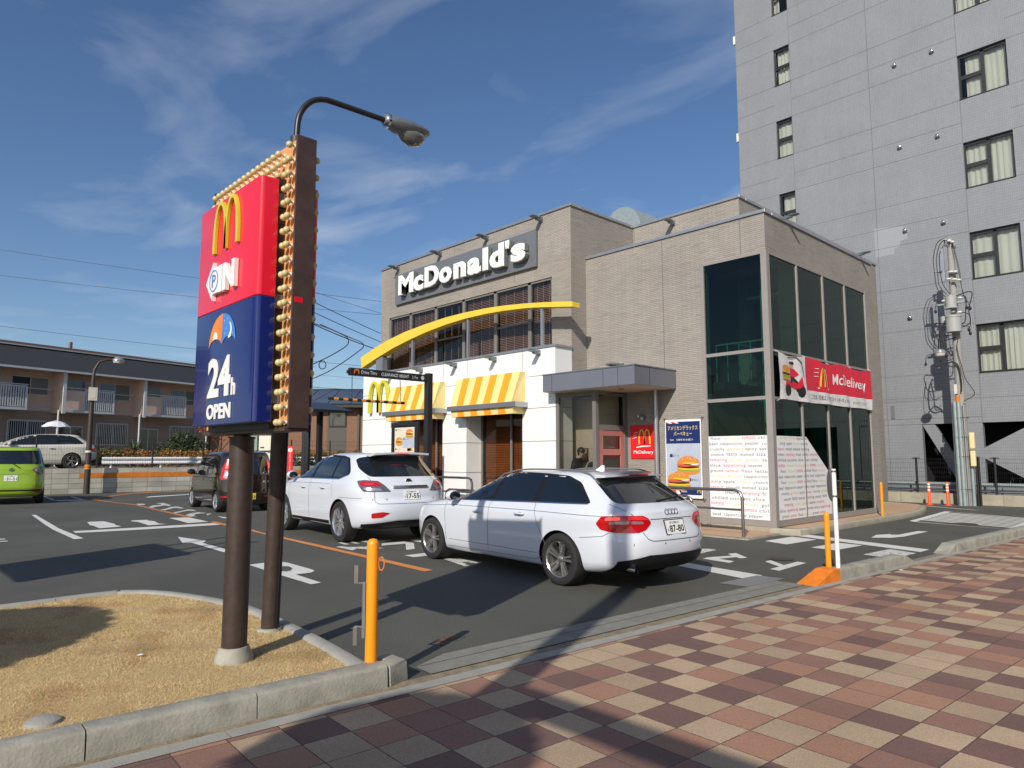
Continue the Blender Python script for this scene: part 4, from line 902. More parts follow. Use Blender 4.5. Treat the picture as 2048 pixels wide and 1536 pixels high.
text(p, '\u30a2\u30e1\u30ea\u30ab\u30f3\u30c7\u30e9\u30c3\u30af\u30b9', (-8.97, y-0.004, 2.09), X_, Z_, 0.76, 0.105, 'poster_gold', bold=0.02)
text(p, '\u30d0\u30fc\u30d9\u30ad\u30e5\u30fc', (-8.82, y-0.004, 1.965), X_, Z_, 0.46, 0.10, 'poster_gold', bold=0.02)
text(p, '\u671f\u9593\u9650\u5b9a', (-8.92, y-0.004, 1.865), X_, Z_, 0.10, 0.03, 'white_paint'); text(p, '5\u5468\u5e74\u3092\u304a\u5c4a\u3051', (-8.75, y-0.004, 1.86), X_, Z_, 0.42, 0.045, 'white_paint')
burger(p, -8.465, 1.17, 0.60, y-0.003); burger(p, -8.71, 0.83, 0.60, y-0.009)
rect(p, -8.93, -8.86, 1.50, 1.57, y-0.003, 'poster_blue'); text(p, '\u30d3\u30fc\u30d5', (-8.85, y-0.003, 1.505), X_, Z_, 0.15, 0.055, 'poster_blue', bold=0.02)
rect(p, -8.47, -8.40, 0.98, 1.05, y-0.003, 'poster_blue'); text(p, '\u30c1\u30ad\u30f3', (-8.39, y-0.003, 0.985), X_, Z_, 0.16, 0.055, 'poster_blue', bold=0.02)
text(p, '\u671f\u9593\u9650\u5b9a', (-8.66, y-0.004, 0.74), X_, Z_, 0.15, 0.04, 'white_paint'); arches(p, (-8.26, y-0.004, 0.735), X_, Z_, 0.08, 0.07, 0.014, 'arch_yellow')
PO = thing('advertising_poster', 'tall hanging poster showing two burgers on the brick wall beside the corner glazing', 'poster', (-8.58, y, 0.62))
p.build('printed_sheet', PO, fix=False)
h = MB()
for x, z in ((-9.07, 2.36), (-8.10, 2.36), (-9.07, 0.60), (-8.10, 0.60)): h.tube([(x, Y0, z), (x, y-0.02, z), (x+(0.03 if x < -8.5 else -0.03), y, z-0.04*(1 if z > 1 else -1))], 0.009, 'hub_dark', 6)
h.tube([(-9.07, Y0-0.03, 0.60), (-9.07, Y0-0.03, 0.45)], 0.006, 'hub_dark', 6); h.build('bracket', PO)
# delivery banner tied across the side glass
n_ = 26; m = MB(); BY0, BY1 = 13.53, 18.5; bz0, bz1 = 2.67, 3.63
def bpt(t, u, off=0.0):
    y_ = BY0+(BY1-BY0)*t; z_ = bz0+(bz1-bz0)*u
    sag = 0.030*math.sin(t*17)*(u-0.2)+0.02*abs(math.sin(t*9.4))*(u)
    x_ = X0+0.075+0.018*math.sin(t*31+u*2)+0.012*math.sin(t*57+u*5)
    return (x_+off, y_, z_-sag)
def bquad(t0, t1, u0, u1, mn, off=0.0, nt_=None):
    nt_ = nt_ or max(1, int((t1-t0)*60)); nu = max(1, int((u1-u0)*8))
    for i in range(nt_):
        for k in range(nu):
            a, c_ = t0+(t1-t0)*i/nt_, t0+(t1-t0)*(i+1)/nt_; d_, e_ = u0+(u1-u0)*k/nu, u0+(u1-u0)*(k+1)/nu
            m.add([bpt(a, d_, off), bpt(c_, d_, off), bpt(c_, e_, off), bpt(a, e_, off)], [(0, 1, 2, 3)], mn)
bquad(0, 1, 0, 0.27, 'banner_white'); bquad(0, 0.25, 0.27, 1, 'banner_white'); bquad(0.25, 1, 0.27, 1, 'banner_red'); 
def bmap(mb2, mn_pts):
    for pts, mn in mn_pts:
        m.add([bpt(t, u, 0.012) for t, u in pts], [tuple(range(len(pts)))], mn)
def btext(s, t0, u0, w, hgt, mn, **k):
    tmp = MB(); text(tmp, s, (t0, u0, 0), (1, 0, 0), (0, 1, 0), w, hgt, mn, **k)
    m.add([bpt(v[0], v[1], 0.010) for v in tmp.v], tmp.f, mn)
btext('McDelivery', 0.53, 0.42, 0.40, 0.34, 'white_paint', bold=0.01)
btext('\u3054\u6ce8\u6587\u30fb\u914d\u9054\u30a8\u30ea\u30a2\u306a\u3069\u306f\u30a4\u30f3\u30bf\u30fc\u30cd\u30c3\u30c8\u304b\u3089', 0.30, 0.09, 0.42, 0.11, 'ink_grey'); btext('\u30de\u30c3\u30af\u30c7\u30ea\u30d0\u30ea\u30fc', 0.76, 0.08, 0.15, 0.09, 'ink_grey')
tmp = MB(); arches(tmp, (0.385, 0.40, 0), (1, 0, 0), (0, 1, 0), 0.085, 0.46, 0.014, 'arch_yellow', taper=3.4); m.add([bpt(v[0], v[1], 0.011) for v in tmp.v], tmp.f, 'arch_yellow')
bmap(m, [([(0.37, 0.34), (0.48, 0.36), (0.48, 0.385), (0.37, 0.37)], 'white_paint')]+[([(0.335+k*0.006, 0.60+k*0.09), (0.375, 0.62+k*0.09), (0.375, 0.635+k*0.09), (0.335+k*0.006, 0.61+k*0.09)], 'white_paint') for k in range(3)])
# delivery scooter picture: canopy, rider, box of food, wheels
def disc(t, u, rt, ru, mn, n=14): bmap(m, [([(t+rt*math.cos(2*math.pi*k/n), u+ru*math.sin(2*math.pi*k/n)) for k in range(n)], mn)])
disc(0.075, 0.22, 0.028, 0.13, 'hub_dark'); disc(0.20, 0.22, 0.028, 0.13, 'hub_dark')
bmap(m, [([(0.05, 0.30), (0.16, 0.26), (0.215, 0.32), (0.20, 0.55), (0.17, 0.40), (0.12, 0.42), (0.06, 0.42)], 'banner_red'),
         ([(0.10, 0.40), (0.15, 0.36), (0.165, 0.2), (0.18, 0.22), (0.175, 0.42), (0.13, 0.55), (0.10, 0.55)], 'hub_dark'), ([(0.10, 0.53), (0.14, 0.53), (0.175, 0.60), (0.14, 0.72), (0.10, 0.72)], 'banner_red')])
disc(0.118, 0.79, 0.018, 0.07, 'skin'); bmap(m, [([(0.09, 0.95), (0.15, 0.97), (0.20, 0.85), (0.215, 0.55), (0.22, 0.55), (0.207, 0.88), (0.155, 0.99), (0.09, 0.98)], 'ink_grey'),
         ([(0.10, 0.82), (0.14, 0.82), (0.135, 0.88), (0.105, 0.88)], 'ink')])
for k, mm in enumerate(('bun', 'lettuce', 'patty', 'cheese', 'bun')): bmap(m, [([(0.03, 0.44+k*0.055), (0.095, 0.44+k*0.055), (0.095, 0.49+k*0.055), (0.03, 0.49+k*0.055)], mm)])
disc(0.062, 0.70, 0.033, 0.07, 'bun')
BN = thing('delivery_banner', 'red and white cloth banner with a scooter picture tied across the street side glazing', 'banner', (X0+0.08, 16, 2.7))
m.build('banner_cloth', BN, fix=False)
tie = MB()
for t in (0.0, 0.25, 0.5, 0.75, 1.0):
    for u in (0.0, 1.0): q = bpt(t, u); tie.tube([q, (X0+0.01, q[1], q[2]+(0.04 if u else -0.04))], 0.004, 'white_paint', 5)
tie.build('tie', BN)
# floodlights
def floodlight(name, label, loc, rz=0.0, group=None, up=0.0):
    T = thing(name, label, 'floodlight', loc, rz, group); 
    m = MB(); m.box(-0.05, 0.05, -0.03, 0.0, -0.07, 0.07, 'lamp_body'); m.lathe([(0.045, -0.12), (0.055, 0.0), (0.05, 0.09)], (0, -0.09, 0.0), 'lamp_body', 12, axis='y')
    m.build('mount', T, local=True, smooth=True)
    m = MB()
    prof = [(-0.06, 0.045, 0.04), (-0.12, 0.07, 0.05), (-0.22, 0.085, 0.055), (-0.34, 0.085, 0.045), (-0.42, 0.075, 0.02)]
    vs = []; k = 10
    for y_, rx, rz_ in prof:
        for i in range(k):
            a = 2*math.pi*i/k; vs.append((rx*math.cos(a), y_, 0.03+rz_*math.sin(a)*(1 if math.sin(a) > 0 else 0.7)+up*(-y_)*0.3))
    fs = [(i*k+j_, i*k+(j_+1) % k, (i+1)*k+(j_+1) % k, (i+1)*k+j_) for i in range(4) for j_ in range(k)]+[tuple(range(k)), tuple(4*k+q for q in range(k))]
    m.add(vs, fs, 'lamp_body'); m.build('lamp_head', T, local=True, smooth=True)
    return T
base = None
pl = ['leftmost of the five floodlights on the white wall, above the yellow letter', 'second floodlight from the left on the white wall, above the left awning', 'middle floodlight of the five on the white wall, above the gap between awnings', 'fourth floodlight from the left on the white wall, above the right awning', 'rightmost of the five floodlights on the white wall, next to the canopy']
for i, x in enumerate((-18.35, -16.75, -15.14, -13.5, -11.89)):
    if base is None: base = floodlight('floodlight', pl[0], (x, YW, 4.05), group='floodlights along the white wall')
    else:
        t = copy_tree(base); t.location = (x, YW, 4.05); t['label'] = pl[i]
pl = ['leftmost floodlight over the grey signboard, near the building edge', 'second floodlight from the left over the grey signboard', 'third floodlight from the left over the grey signboard', 'rightmost floodlight over the grey signboard, near the brick corner']
for i, x in enumerate((-18.94, -16.67, -14.51, -12.37)):
    t = copy_tree(base); t.location = (x, Y1, 7.68); t['label'] = pl[i]; t['group'] = 'floodlights over the signboard'
for lab, loc, rz in (('floodlight on the set back upper brick wall above the lower parapet', (-10.05, 15.33, 7.62), 0), ('floodlight on the street side parapet nearest the glazed corner', (X0, 14.28, 6.62), rad(90)), ('floodlight at the far end of the street side parapet', (X0, 18.32, 6.62), rad(90)), ('dark floodlight standing on the grey entrance canopy', (-9.5, 12.35, 3.50), rad(-18))):
    t = copy_tree(base); t.location = loc; t.rotation_euler.z = rz; t['label'] = lab; t['group'] = 'floodlights elsewhere on the restaurant'; t.scale = (0.72,)*3 if loc[0] == X0 else (1, 1, 1)
# small twin spot lamp by the delivery sign
T = thing('spot_lamp', 'small silver twin spot lamp on the brick wall above the red delivery sign', 'lamp', (-9.68, Y0, 2.44))
m = MB(); m.lathe([(0.06, -0.04), (0.06, 0)], (0, 0, 0), 'grey_metal', 14, axis='y'); m.sph((-0.07, -0.09, 0.0), 0.055, 'silver_metal'); m.sph((0.05, -0.12, -0.05), 0.055, 'silver_metal'); m.build('lamp_head', T, local=True, smooth=True)
# roof ventilator
v = MB(); pr_ = [(math.cos(a)*0.75, 0.55*math.sin(a)) for a in [math.pi*k/14 for k in range(15)]]
v.prism([(-13.5+x, 8.72+z*1.5) for x, z in pr_]+[(-14.25, 7.5), (-12.75, 7.5)], 17.6, 19.0, 'galvanised', axis='y')
o = v.build('roof_ventilator', smooth=True, angle=30); tag(o, 'rounded grey metal ventilator hood standing on the flat roof', 'ventilator')
# handrails
def railing(name, lab, pts, h, mids, r=0.03, group=None):
    m = MB(); P = [Vector(p) for p in pts]
    def hoop(h_, rr, inset):
        a, b_ = P[0], P[-1]; d_ = (b_-a).normalized(); c_ = 0.14
        path = [a, a+Vector((0, 0, h_-c_)), a+Vector((0, 0, h_-c_*0.3))+d_*c_*0.3, a+Vector((0, 0, h_))+d_*c_]
        for q in P[1:-1]: path.append(q+Vector((0, 0, h_)))
        path += [b_+Vector((0, 0, h_))-d_*c_, b_+Vector((0, 0, h_-c_*0.3))-d_*c_*0.3, b_+Vector((0, 0, h_-c_)), b_]
        m.tube(path, rr, 'steel', 12)
    hoop(h, r, 0)
    for z in mids: m.tube([P[0]+Vector((0, 0, z)), P[-1]+Vector((0, 0, z))], r*0.7, 'steel', 10)
    o = m.build(name, smooth=True, angle=50); return tag(o, lab, 'railing', group)
railing('handrail', 'bent steel tube handrail with lower rail on tan paving before the word covered glass', [(-8.75, 12.1, 0.03), (-6.6, 12.1, 0.03)], 0.86, (0.50,))
railing('handrail', 'low steel tube handrail just right of the nearer white car tail', [(-8.75, 12.55, 0.03), (-7.95, 12.55, 0.03)], 0.68, (0.34, 0.5))
railing('handrail', 'steel hoop handrail between the two white cars by the right window bay', [(-15.1, 11.4, 0.0), (-13.55, 11.4, 0.0)], 0.98, (0.62,))
railing('handrail', 'low steel hoop handrail in front of the right window bay', [(-14.1, 11.0, 0.0), (-12.9, 11.0, 0.0)], 0.70, (0.4,))
railing('handrail', 'low steel hoop handrail behind the front of the nearer white car', [(-12.6, 11.2, 0.0), (-11.4, 11.2, 0.0)], 0.68, (0.4,))

# ------------------------------------------------------------------ roadside sign with bulbs
PQX, PQY = -5.075, 2.075
SG = thing('roadside_sign', 'red and blue sign framed with cream bulbs on a brown pole in the dry lawn', 'sign', (PQX, PQY, 0.09))
m = MB(); m.lathe([(0.135, 0.07), (0.128, 0.12), (0.098, 0.185), (0.0, 0.187)], (PQX, PQY, 0), 'concrete', 28); m.build('concrete_base', SG, smooth=True, angle=50)
m = MB(); m.tube([(PQX, PQY, 0.15), (PQX, PQY, 1.655)], 0.086, 'pole_brown', 28); m.tube([(PQX, PQY, 1.65), (PQX, PQY, 1.665)], 0.092, 'pole_brown', 28)
m.tube([(PQX, PQY, 1.6), (PQX, PQY, 1.74)], 0.06, 'black_metal', 20); m.build('pole', SG, smooth=True, angle=50)
FX0, FX1, FY0, FY1, FZ0, FZ1 = -5.56, -4.15, 1.99, 2.10, 1.70, 3.60
m = MB()
m.box(FX1-0.005, FX1+0.012, FY0-0.012, FY1+0.018, FZ0, FZ1+0.02, 'brown_metal'); m.box(FX0-0.012, FX0+0.005, FY0-0.012, FY1+0.018, FZ0, FZ1+0.02, 'brown_metal')
m.box(FX0, FX1-0.005, FY0-0.03, FY1+0.03, FZ0-0.02, FZ0+0.01, 'brown_metal'); m.box(FX0+0.005, FX1-0.005, FY0+0.012, FY1-0.012, FZ0+0.01, FZ1, 'brown_metal')
m.build('frame', SG, bevel=0.003)
m = MB()
m.box(FX0+0.006, FX1-0.006, FY0, FY0+0.011, FZ0+0.02, FZ1-0.005, 'sign_orange'); m.box(FX0+0.006, FX1-0.006, FY1-0.011, FY1, FZ0+0.02, FZ1-0.005, 'sign_orange'); m.build('bulb_panel', SG)
m = MB()   # black box between the cabinet and the bulb panel
m.box(-5.34, -4.30, 1.925, FY0-0.001, 1.70, 3.36, 'black_metal'); m.box(-5.34, -4.30, FY1+0.001, 2.165, 1.70, 3.36, 'black_metal')
for z in (1.86, 2.48, 3.16): m.box(-4.30, -4.285, 1.93, 1.985, z, z+0.09, 'grey_metal')
m.build('backing_box', SG)
def cabinet(ysign, y0, y1):
    """one lit face cabinet, red over blue, with softly rounded front edges"""
    xs = (-5.335, -4.262); r = 0.035
    for nm, z0, z1, mt in (('red_panel', 2.545, 3.335, 'sign_red'), ('blue_panel', 1.735, 2.5445, 'sign_blue')):
        m = MB(); pts = [(xs[0], y1), (xs[0], y0+r*ysign)]
        for k in range(1, 6): a = math.pi/2*k/5; pts.append((xs[0]+r*(1-math.cos(a)), y0+ysign*r*(1-math.sin(a))))
        for k in range(0, 6): a = math.pi/2*k/5; pts.append((xs[1]-r*(1-math.sin(a)), y0+ysign*r*(1-math.cos(a))))
        pts.append((xs[1], y1))
        m.prism(pts, z0, z1, mt, axis='z'); m.build(nm, SG, smooth=True, angle=50, bevel=0.006)
cabinet(1, 1.80, 1.924); cabinet(-1, 2.215, 2.166)
yf = 1.80
m = MB(); arches(m, (-5.005, yf-0.022, 2.955), X_, Z_, 0.445, 0.36, 0.036, 'arch_lime', depth=0.02); m.build('arch_letter', SG, smooth=True, angle=40)
m = MB()   # arrow with P and raised IN
m.prism([(-5.075, 2.745), (-4.95, 2.885), (-4.95, 2.84), (-4.835, 2.84), (-4.835, 2.655), (-4.95, 2.655), (-4.95, 2.61)], yf-0.03, yf-0.002, 'letter_white', axis='y')
text(m, 'IN', (-4.835, yf-0.018, 2.65), X_, Z_, 0.27, 0.19, 'letter_white', bold=0.05, extrude=0.014)
m.build('arrow_lettering', SG, fix=False)
m = MB(); cx, cz = -4.925, 2.748
def ring(mb, cx, cz, r0, r1, y, mn, n=24, sx=1.0, a0=0, a1=2*math.pi):
    vs = []; 
    for k in range(n+1):
        a = a0+(a1-a0)*k/n; vs += [(cx+r0*math.cos(a)*sx, y, cz+r0*math.sin(a)), (cx+r1*math.cos(a)*sx, y, cz+r1*math.sin(a))]
    mb.add(vs, [(2*k, 2*k+1, 2*k+3, 2*k+2) for k in range(n)], mn)
ring(m, cx, cz, 0.070, 0.078, yf-0.033, 'umbrella_blue'); text(m, 'P', (cx-0.032, yf-0.033, cz-0.045), X_, Z_, 0.066, 0.09, 'umbrella_blue', bold=0.005)
m.build('parking_mark', SG, fix=False)
m = MB(); ux, uz = -4.805, 2.285; UR = 0.235; UH = 0.215
def upt(a, k=1.0): return (ux+UR*math.cos(a)*k, uz+UH*math.sin(a)*k)
N_ = 12
for mn, a0, a1 in (('umbrella_orange', math.pi/2, math.pi), ('umbrella_blue', 0, math.pi/2)):
    top = [upt(a0+(a1-a0)*k/N_) for k in range(N_+1)]
    cen = ux-UR/2 if mn == 'umbrella_orange' else ux+UR/2
    low = [(cen+UR/2*math.cos(math.pi*k/N_), uz-0.015+0.065*math.sin(math.pi*k/N_)) for k in range(N_+1)]
    if mn == 'umbrella_orange': outline = top+low[::-1][1:-1]
    else: outline = top+low[::-1][1:-1] if False else [upt(math.pi/2*k/N_) for k in range(N_+1)]+low[::-1][1:-1]
    m.add([(p[0], yf-0.003, p[1]) for p in outline], [tuple(range(len(outline)))], mn)
cxs, czs = ux-0.115, uz+0.045
for k in range(9):
    a = math.pi*(0.04+0.92*k/8); L = 0.05+0.05*abs(math.sin(a))+(0.04 if k in (3, 4) else 0); d1 = (math.cos(a), math.sin(a)); 
    m.add([(cxs+d1[0]*0.05-d1[1]*0.0016, yf-0.005, czs+d1[1]*0.05+d1[0]*0.0016), (cxs+d1[0]*0.05+d1[1]*0.0016, yf-0.005, czs+d1[1]*0.05-d1[0]*0.0016), (cxs+d1[0]*(L+0.02), yf-0.005, czs+d1[1]*(L+0.02))], [(0, 1, 2)], 'awning_cream')
m.add([(cxs+0.044*math.cos(math.pi*k/12), yf-0.006, czs+0.055*math.sin(math.pi*k/12)) for k in range(13)]+[(cxs, yf-0.006, czs+0.005)], [tuple(range(14))], 'white_paint')
mo_ = [(ux+0.125+0.05*math.cos(a), uz+0.085+0.055*math.sin(a)) for a in [math.pi*(-0.55+1.1*k/12) for k in range(13)]]+[(ux+0.105+0.045*math.cos(a), uz+0.095+0.048*math.sin(a)) for a in [math.pi*(0.45-0.9*k/12) for k in range(13)]]
m.add([(p[0], yf-0.006, p[1]) for p in mo_], [tuple(range(len(mo_)))], 'white_paint')
for sx_, sz_ in ((0.04, 0.16), (0.07, 0.10), (0.05, 0.07), (0.185, 0.06), (0.10, 0.165), (0.16, 0.04)): ring(m, ux+sx_, uz+sz_, 0, 0.005, yf-0.006, 'white_paint', 6)
m.build('umbrella_mark', SG, fix=False)
m = MB(); text(m, '24', (-5.02, yf-0.006, 1.925), X_, Z_, 0.40, 0.275, 'letter_white', bold=0.035, extrude=0.003); text(m, 'h', (-4.60, yf-0.006, 1.925), X_, Z_, 0.065, 0.115, 'letter_white', bold=0.03, extrude=0.003); m.build('lettering', SG, fix=False); m = MB()
text(m, 'OPEN', (-5.02, yf-0.006, 1.775), X_, Z_, 0.42, 0.105, 'letter_white', bold=0.035, extrude=0.003); m.build('lettering', SG, fix=False)
m = MB(); m.add([(FX1+0.0125, 1.99, 2.505), (FX1+0.0125, 2.05, 2.505), (FX1+0.0125, 2.05, 2.54), (FX1+0.0125, 1.99, 2.54)], [(0, 1, 2, 3)], 'sign_red'); m.build('sticker', SG, fix=False)
# bulbs
def bulb_at(x, y, z, d=-1):
    m = MB(); m.tube([(x, y, z), (x, y+d*0.035, z)], 0.007, 'porcelain', 8); m.tube([(x, y+d*0.0, z), (x, y+d*0.010, z)], 0.012, 'white_paint', 8); m.sph((x, y+d*0.045, z), 0.0225, 'bulb_cream', 14, 9); return m
BL = (-4.178, FY0, 3.55); proto = bulb_at(*BL).build('bulb', SG, smooth=True, angle=70)
proto['group'] = 'bulbs round the sign frame'
def bulb(x, z, back=False):
    c = proto.copy(); C.objects.link(c); c.parent = SG
    if back: c.rotation_euler.z = math.pi; L = SG.location; c.location = (x+(BL[0]-L.x)-L.x, (FY1)+(BL[1]-L.y)-L.y, z-BL[2])
    else: c.location = (x-BL[0], 0, z-BL[2])
NB = 19
for k in range(NB):
    z = 1.735+k*0.0955
    for x in (-4.178, -4.232):
        if k >= 18 and False: continue
        bulb(x, z)
for k in range(15):
    for r in range(3): bulb(-4.335-k*0.08, 3.385+r*0.075)
for z in [3.50-k*0.12 for k in range(15)]: bulb(-4.185, z, True)

# ------------------------------------------------------------------ lamp on its own pole behind the sign
LP = thing('street_lamp', 'tall brown street lamp with a curved arm rising behind the bulb framed sign', 'street lamp', (-5.745, 2.644, 0.09))
m = MB(); m.lathe([(0.11, 0.075), (0.10, 0.105), (0.0, 0.11)], (-5.745, 2.644, 0), 'concrete', 24); m.build('concrete_base', LP, smooth=True)
m = MB(); m.tube([(-5.745, 2.644, 0.1), (-5.57, 2.64, 4.2)], [0.073, 0.068], 'pole_brown', 24); m.tube([(-5.56, 2.64, 4.14), (-5.55, 2.645, 4.3)], 0.05, 'pole_brown', 20)
m.tube([(-5.555, 2.64, 4.10), (-5.55, 2.64, 4.19)], 0.078, 'brown_metal', 24)
m.tube([(-5.66, 2.66, 0.1), (-5.585, 2.67, 1.9)], 0.008, 'black_plastic', 6); m.build('pole', LP, smooth=True, angle=50)
def smooth_path(pts, n=6):
    P = [Vector(p) for p in pts]; out = []
    for i in range(len(P)-1):
        p0, p1, p2, p3 = P[max(i-1, 0)], P[i], P[i+1], P[min(i+2, len(P)-1)]
        for k in range(n):
            t = k/n; out.append(0.5*((2*p1)+(-p0+p2)*t+(2*p0-5*p1+4*p2-p3)*t*t+(-p0+3*p1-3*p2+p3)*t**3))
    return out+[P[-1]]
path = [(-5.55, 2.645, 4.25), (-5.548, 2.655, 4.46), (-5.545, 2.70, 4.585), (-5.54, 2.78, 4.68), (-5.53, 2.88, 4.725), (-5.52, 3.0, 4.733), (-5.47, 3.50, 4.72)]
m = MB(); m.tube([tuple(q) for q in smooth_path(path)], 0.026, 'black_metal', 16); m.build('arm', LP, smooth=True, angle=50)
m = MB()
def oval(prof, mn, seg=18):
    vs = []
    for y, z, rx, rt, rb in prof:
        for k in range(seg):
            a = 2*math.pi*k/seg; s_ = math.sin(a); y_ = 3.50+(y-3.62)*0.86; vs.append((-5.47+0.88*rx*math.cos(a), y_, z-0.015+0.9*(rt if s_ > 0 else rb)*s_))
    n = len(prof); fs = [(i*seg+k, i*seg+(k+1) % seg, (i+1)*seg+(k+1) % seg, (i+1)*seg+k) for i in range(n-1) for k in range(seg)]
    fs += [tuple(range(seg)), tuple((n-1)*seg+k for k in range(seg))]; m.add(vs, fs, mn)
oval([(3.60, 4.735, 0.05, 0.06, 0.05), (3.63, 4.735, 0.075, 0.075, 0.055), (3.75, 4.735, 0.11, 0.085, 0.09), (3.9, 4.735, 0.135, 0.080, 0.085), (4.05, 4.735, 0.135, 0.065, 0.05), (4.14, 4.735, 0.11, 0.045, 0.03), (4.19, 4.735, 0.05, 0.02, 0.015)], 'lamp_body')
h_ = m.build('lamp_head', LP, smooth=True, angle=60)
m = MB(); oval([(3.80, 4.69, 0.04, 0.02, 0.045), (3.86, 4.69, 0.09, 0.02, 0.10), (3.96, 4.69, 0.115, 0.02, 0.135), (4.06, 4.69, 0.105, 0.02, 0.115), (4.13, 4.69, 0.06, 0.02, 0.05)], 'lens_glass'); m.build('lens', h_, smooth=True, angle=60)
m = MB(); m.tube([(-5.47, 3.505, 4.722), (-5.47, 3.53, 4.722)], 0.072, 'chrome', 18); m.build('collar', h_, smooth=True, angle=50)

# ------------------------------------------------------------------ bollards, white post, ramp
def bollard(name, lab, x, y, z0, h, r=0.045, extra=False):
    T = thing(name, lab, 'bollard', (x, y, z0)); m = MB()
    m.lathe([(r, 0), (r, h-0.05), (r*0.92, h-0.022), (r*0.62, h-0.006), (0.0, h)], (0, 0, 0), 'orange_paint', 24); m.build('post', T, local=True, smooth=True, angle=60)
    return T
T = bollard('bollard', 'orange steel bollard with bent brackets standing at the corner of the dry lawn', -4.215, 2.66, 0.10, 0.86, 0.041)
m = MB()
for z, s_ in ((0.56, 1), (0.27, -1)):
    m.box(-0.115, -0.03, -0.030, 0.0, z-0.003, z+0.003, 'steel'); m.box(-0.118, -0.090, -0.034, -0.030, z if s_ > 0 else z-0.12, z+0.12 if s_ > 0 else z, 'steel')
m.box(-0.056, -0.036, -0.034, -0.020, 0.20, 0.57, 'grey_metal')
o = m.build('bracket', T, local=True); o.rotation_euler.z = rad(38)
m = MB(); ring_pts = [(0.062+0.02*math.cos(a), 0.0, 0.69+0.045*math.sin(a)) for a in [2*math.pi*k/16 for k in range(17)]]; m.tube(ring_pts, 0.004, 'orange_ramp', 6); o = m.build('ring', T, local=True, smooth=True); o.rotation_euler.z = rad(40)
T = bollard('bollard', 'slim orange bollard standing behind the orange ramp at the kerb end', -3.76, 8.98, 0.10, 0.72, 0.034)
T = bollard('bollard', 'orange bollard at the far corner of the restaurant on tan paving', -6.12, 17.75, 0.11, 0.80, 0.032)
pz = thing('mirror_sign', 'white post carrying a round sign seen edge on next to the orange bollard', 'sign post', (-3.665, 9.03, 0.1))
m = MB(); m.tube([(-3.665, 9.03, 0.1), (-3.665, 9.03, 1.36)], 0.0265, 'white_paint', 18); m.build('post', pz, smooth=True, angle=50)
m = MB(); cx, cy, cz = -3.735, 9.10, 1.16; nn = Vector((0.62, 0.785, 0)).normalized(); tt = Vector((-nn.y, nn.x, 0))
N_ = 28
for k_, (rr, dd) in enumerate(((0.20, -0.012), (0.215, 0.0))): pass
vs = []
for dd, rr in ((-0.012, 0.19), (0.0, 0.21), (0.01, 0.21)):
    for k in range(N_):
        a = 2*math.pi*k/N_; p_ = Vector((cx, cy, cz))+Vector((0.742, -0.67, 0))*0+tt*rr*math.cos(a)*0.42+Vector((0, 0, 1))*rr*math.sin(a)+nn*dd; vs.append(tuple(p_))
fs = [(i*N_+k, i*N_+(k+1) % N_, (i+1)*N_+(k+1) % N_, (i+1)*N_+k) for i in range(2) for k in range(N_)]+[tuple(range(N_)), tuple(2*N_+k for k in range(N_))]
m.add(vs, fs, 'frame_grey'); m.build('sign_disc', pz, smooth=True, angle=40)
m = MB()
for z in (1.33, 1.02): m.tube([(-3.665, 9.03, z), (-3.735, 9.10, z)], 0.008, 'steel', 8); m.tube([(-3.665, 9.03, z-0.012), (-3.665, 9.03, z+0.012)], 0.030, 'steel', 14)
m.build('bracket', pz)
m = MB(); a, b_, c_, d_ = edge(6.98, -0.10), edge(7.42, -0.09), edge(7.42, -0.31), edge(7.02, -0.36); e_, f_ = edge(7.6, -0.09), edge(7.6, -0.31)
vs = [(*a, 0.006), (*d_, 0.006), (*b_, 0.156), (*c_, 0.156), (*e_, 0.158), (*f_, 0.158), (*b_, 0.0), (*c_, 0.0), (*e_, 0.0), (*f_, 0.0)]
m.add(vs, [(0, 2, 3, 1), (2, 4, 5, 3), (0, 6, 2), (1, 3, 7), (6, 8, 4, 2), (7, 3, 5, 9), (4, 8, 9, 5), (0, 1, 7, 6), (6, 7, 9, 8)], 'orange_ramp'); o = m.build('kerb_ramp', bevel=0.006)
tag(o, 'orange painted wedge block at the end of the street side kerb', 'kerb ramp')
def cone_post(lab, x, y):
    T = thing('traffic_post', lab, 'traffic post', (x, y, 0), group='orange posts by the mesh fence'); m = MB()
    m.lathe([(0.11, 0), (0.11, 0.02), (0.05, 0.035), (0.042, 0.06), (0.04, 0.70), (0.02, 0.72), (0, 0.72)], (0, 0, 0), 'cone_orange', 18); m.build('post', T, local=True, smooth=True, angle=50)
    m = MB()
    for z in (0.44, 0.53, 0.62): m.lathe([(0.0415, z), (0.0415, z+0.045)], (0, 0, 0), 'white_paint', 18)
    m.build('reflective_band', T, local=True, smooth=True)
cone_post('left one of two orange posts with white bands by the mesh fence', -7.13, 24.75); cone_post('right one of two orange posts with white bands, nearest the utility pole', -6.62, 24.75)

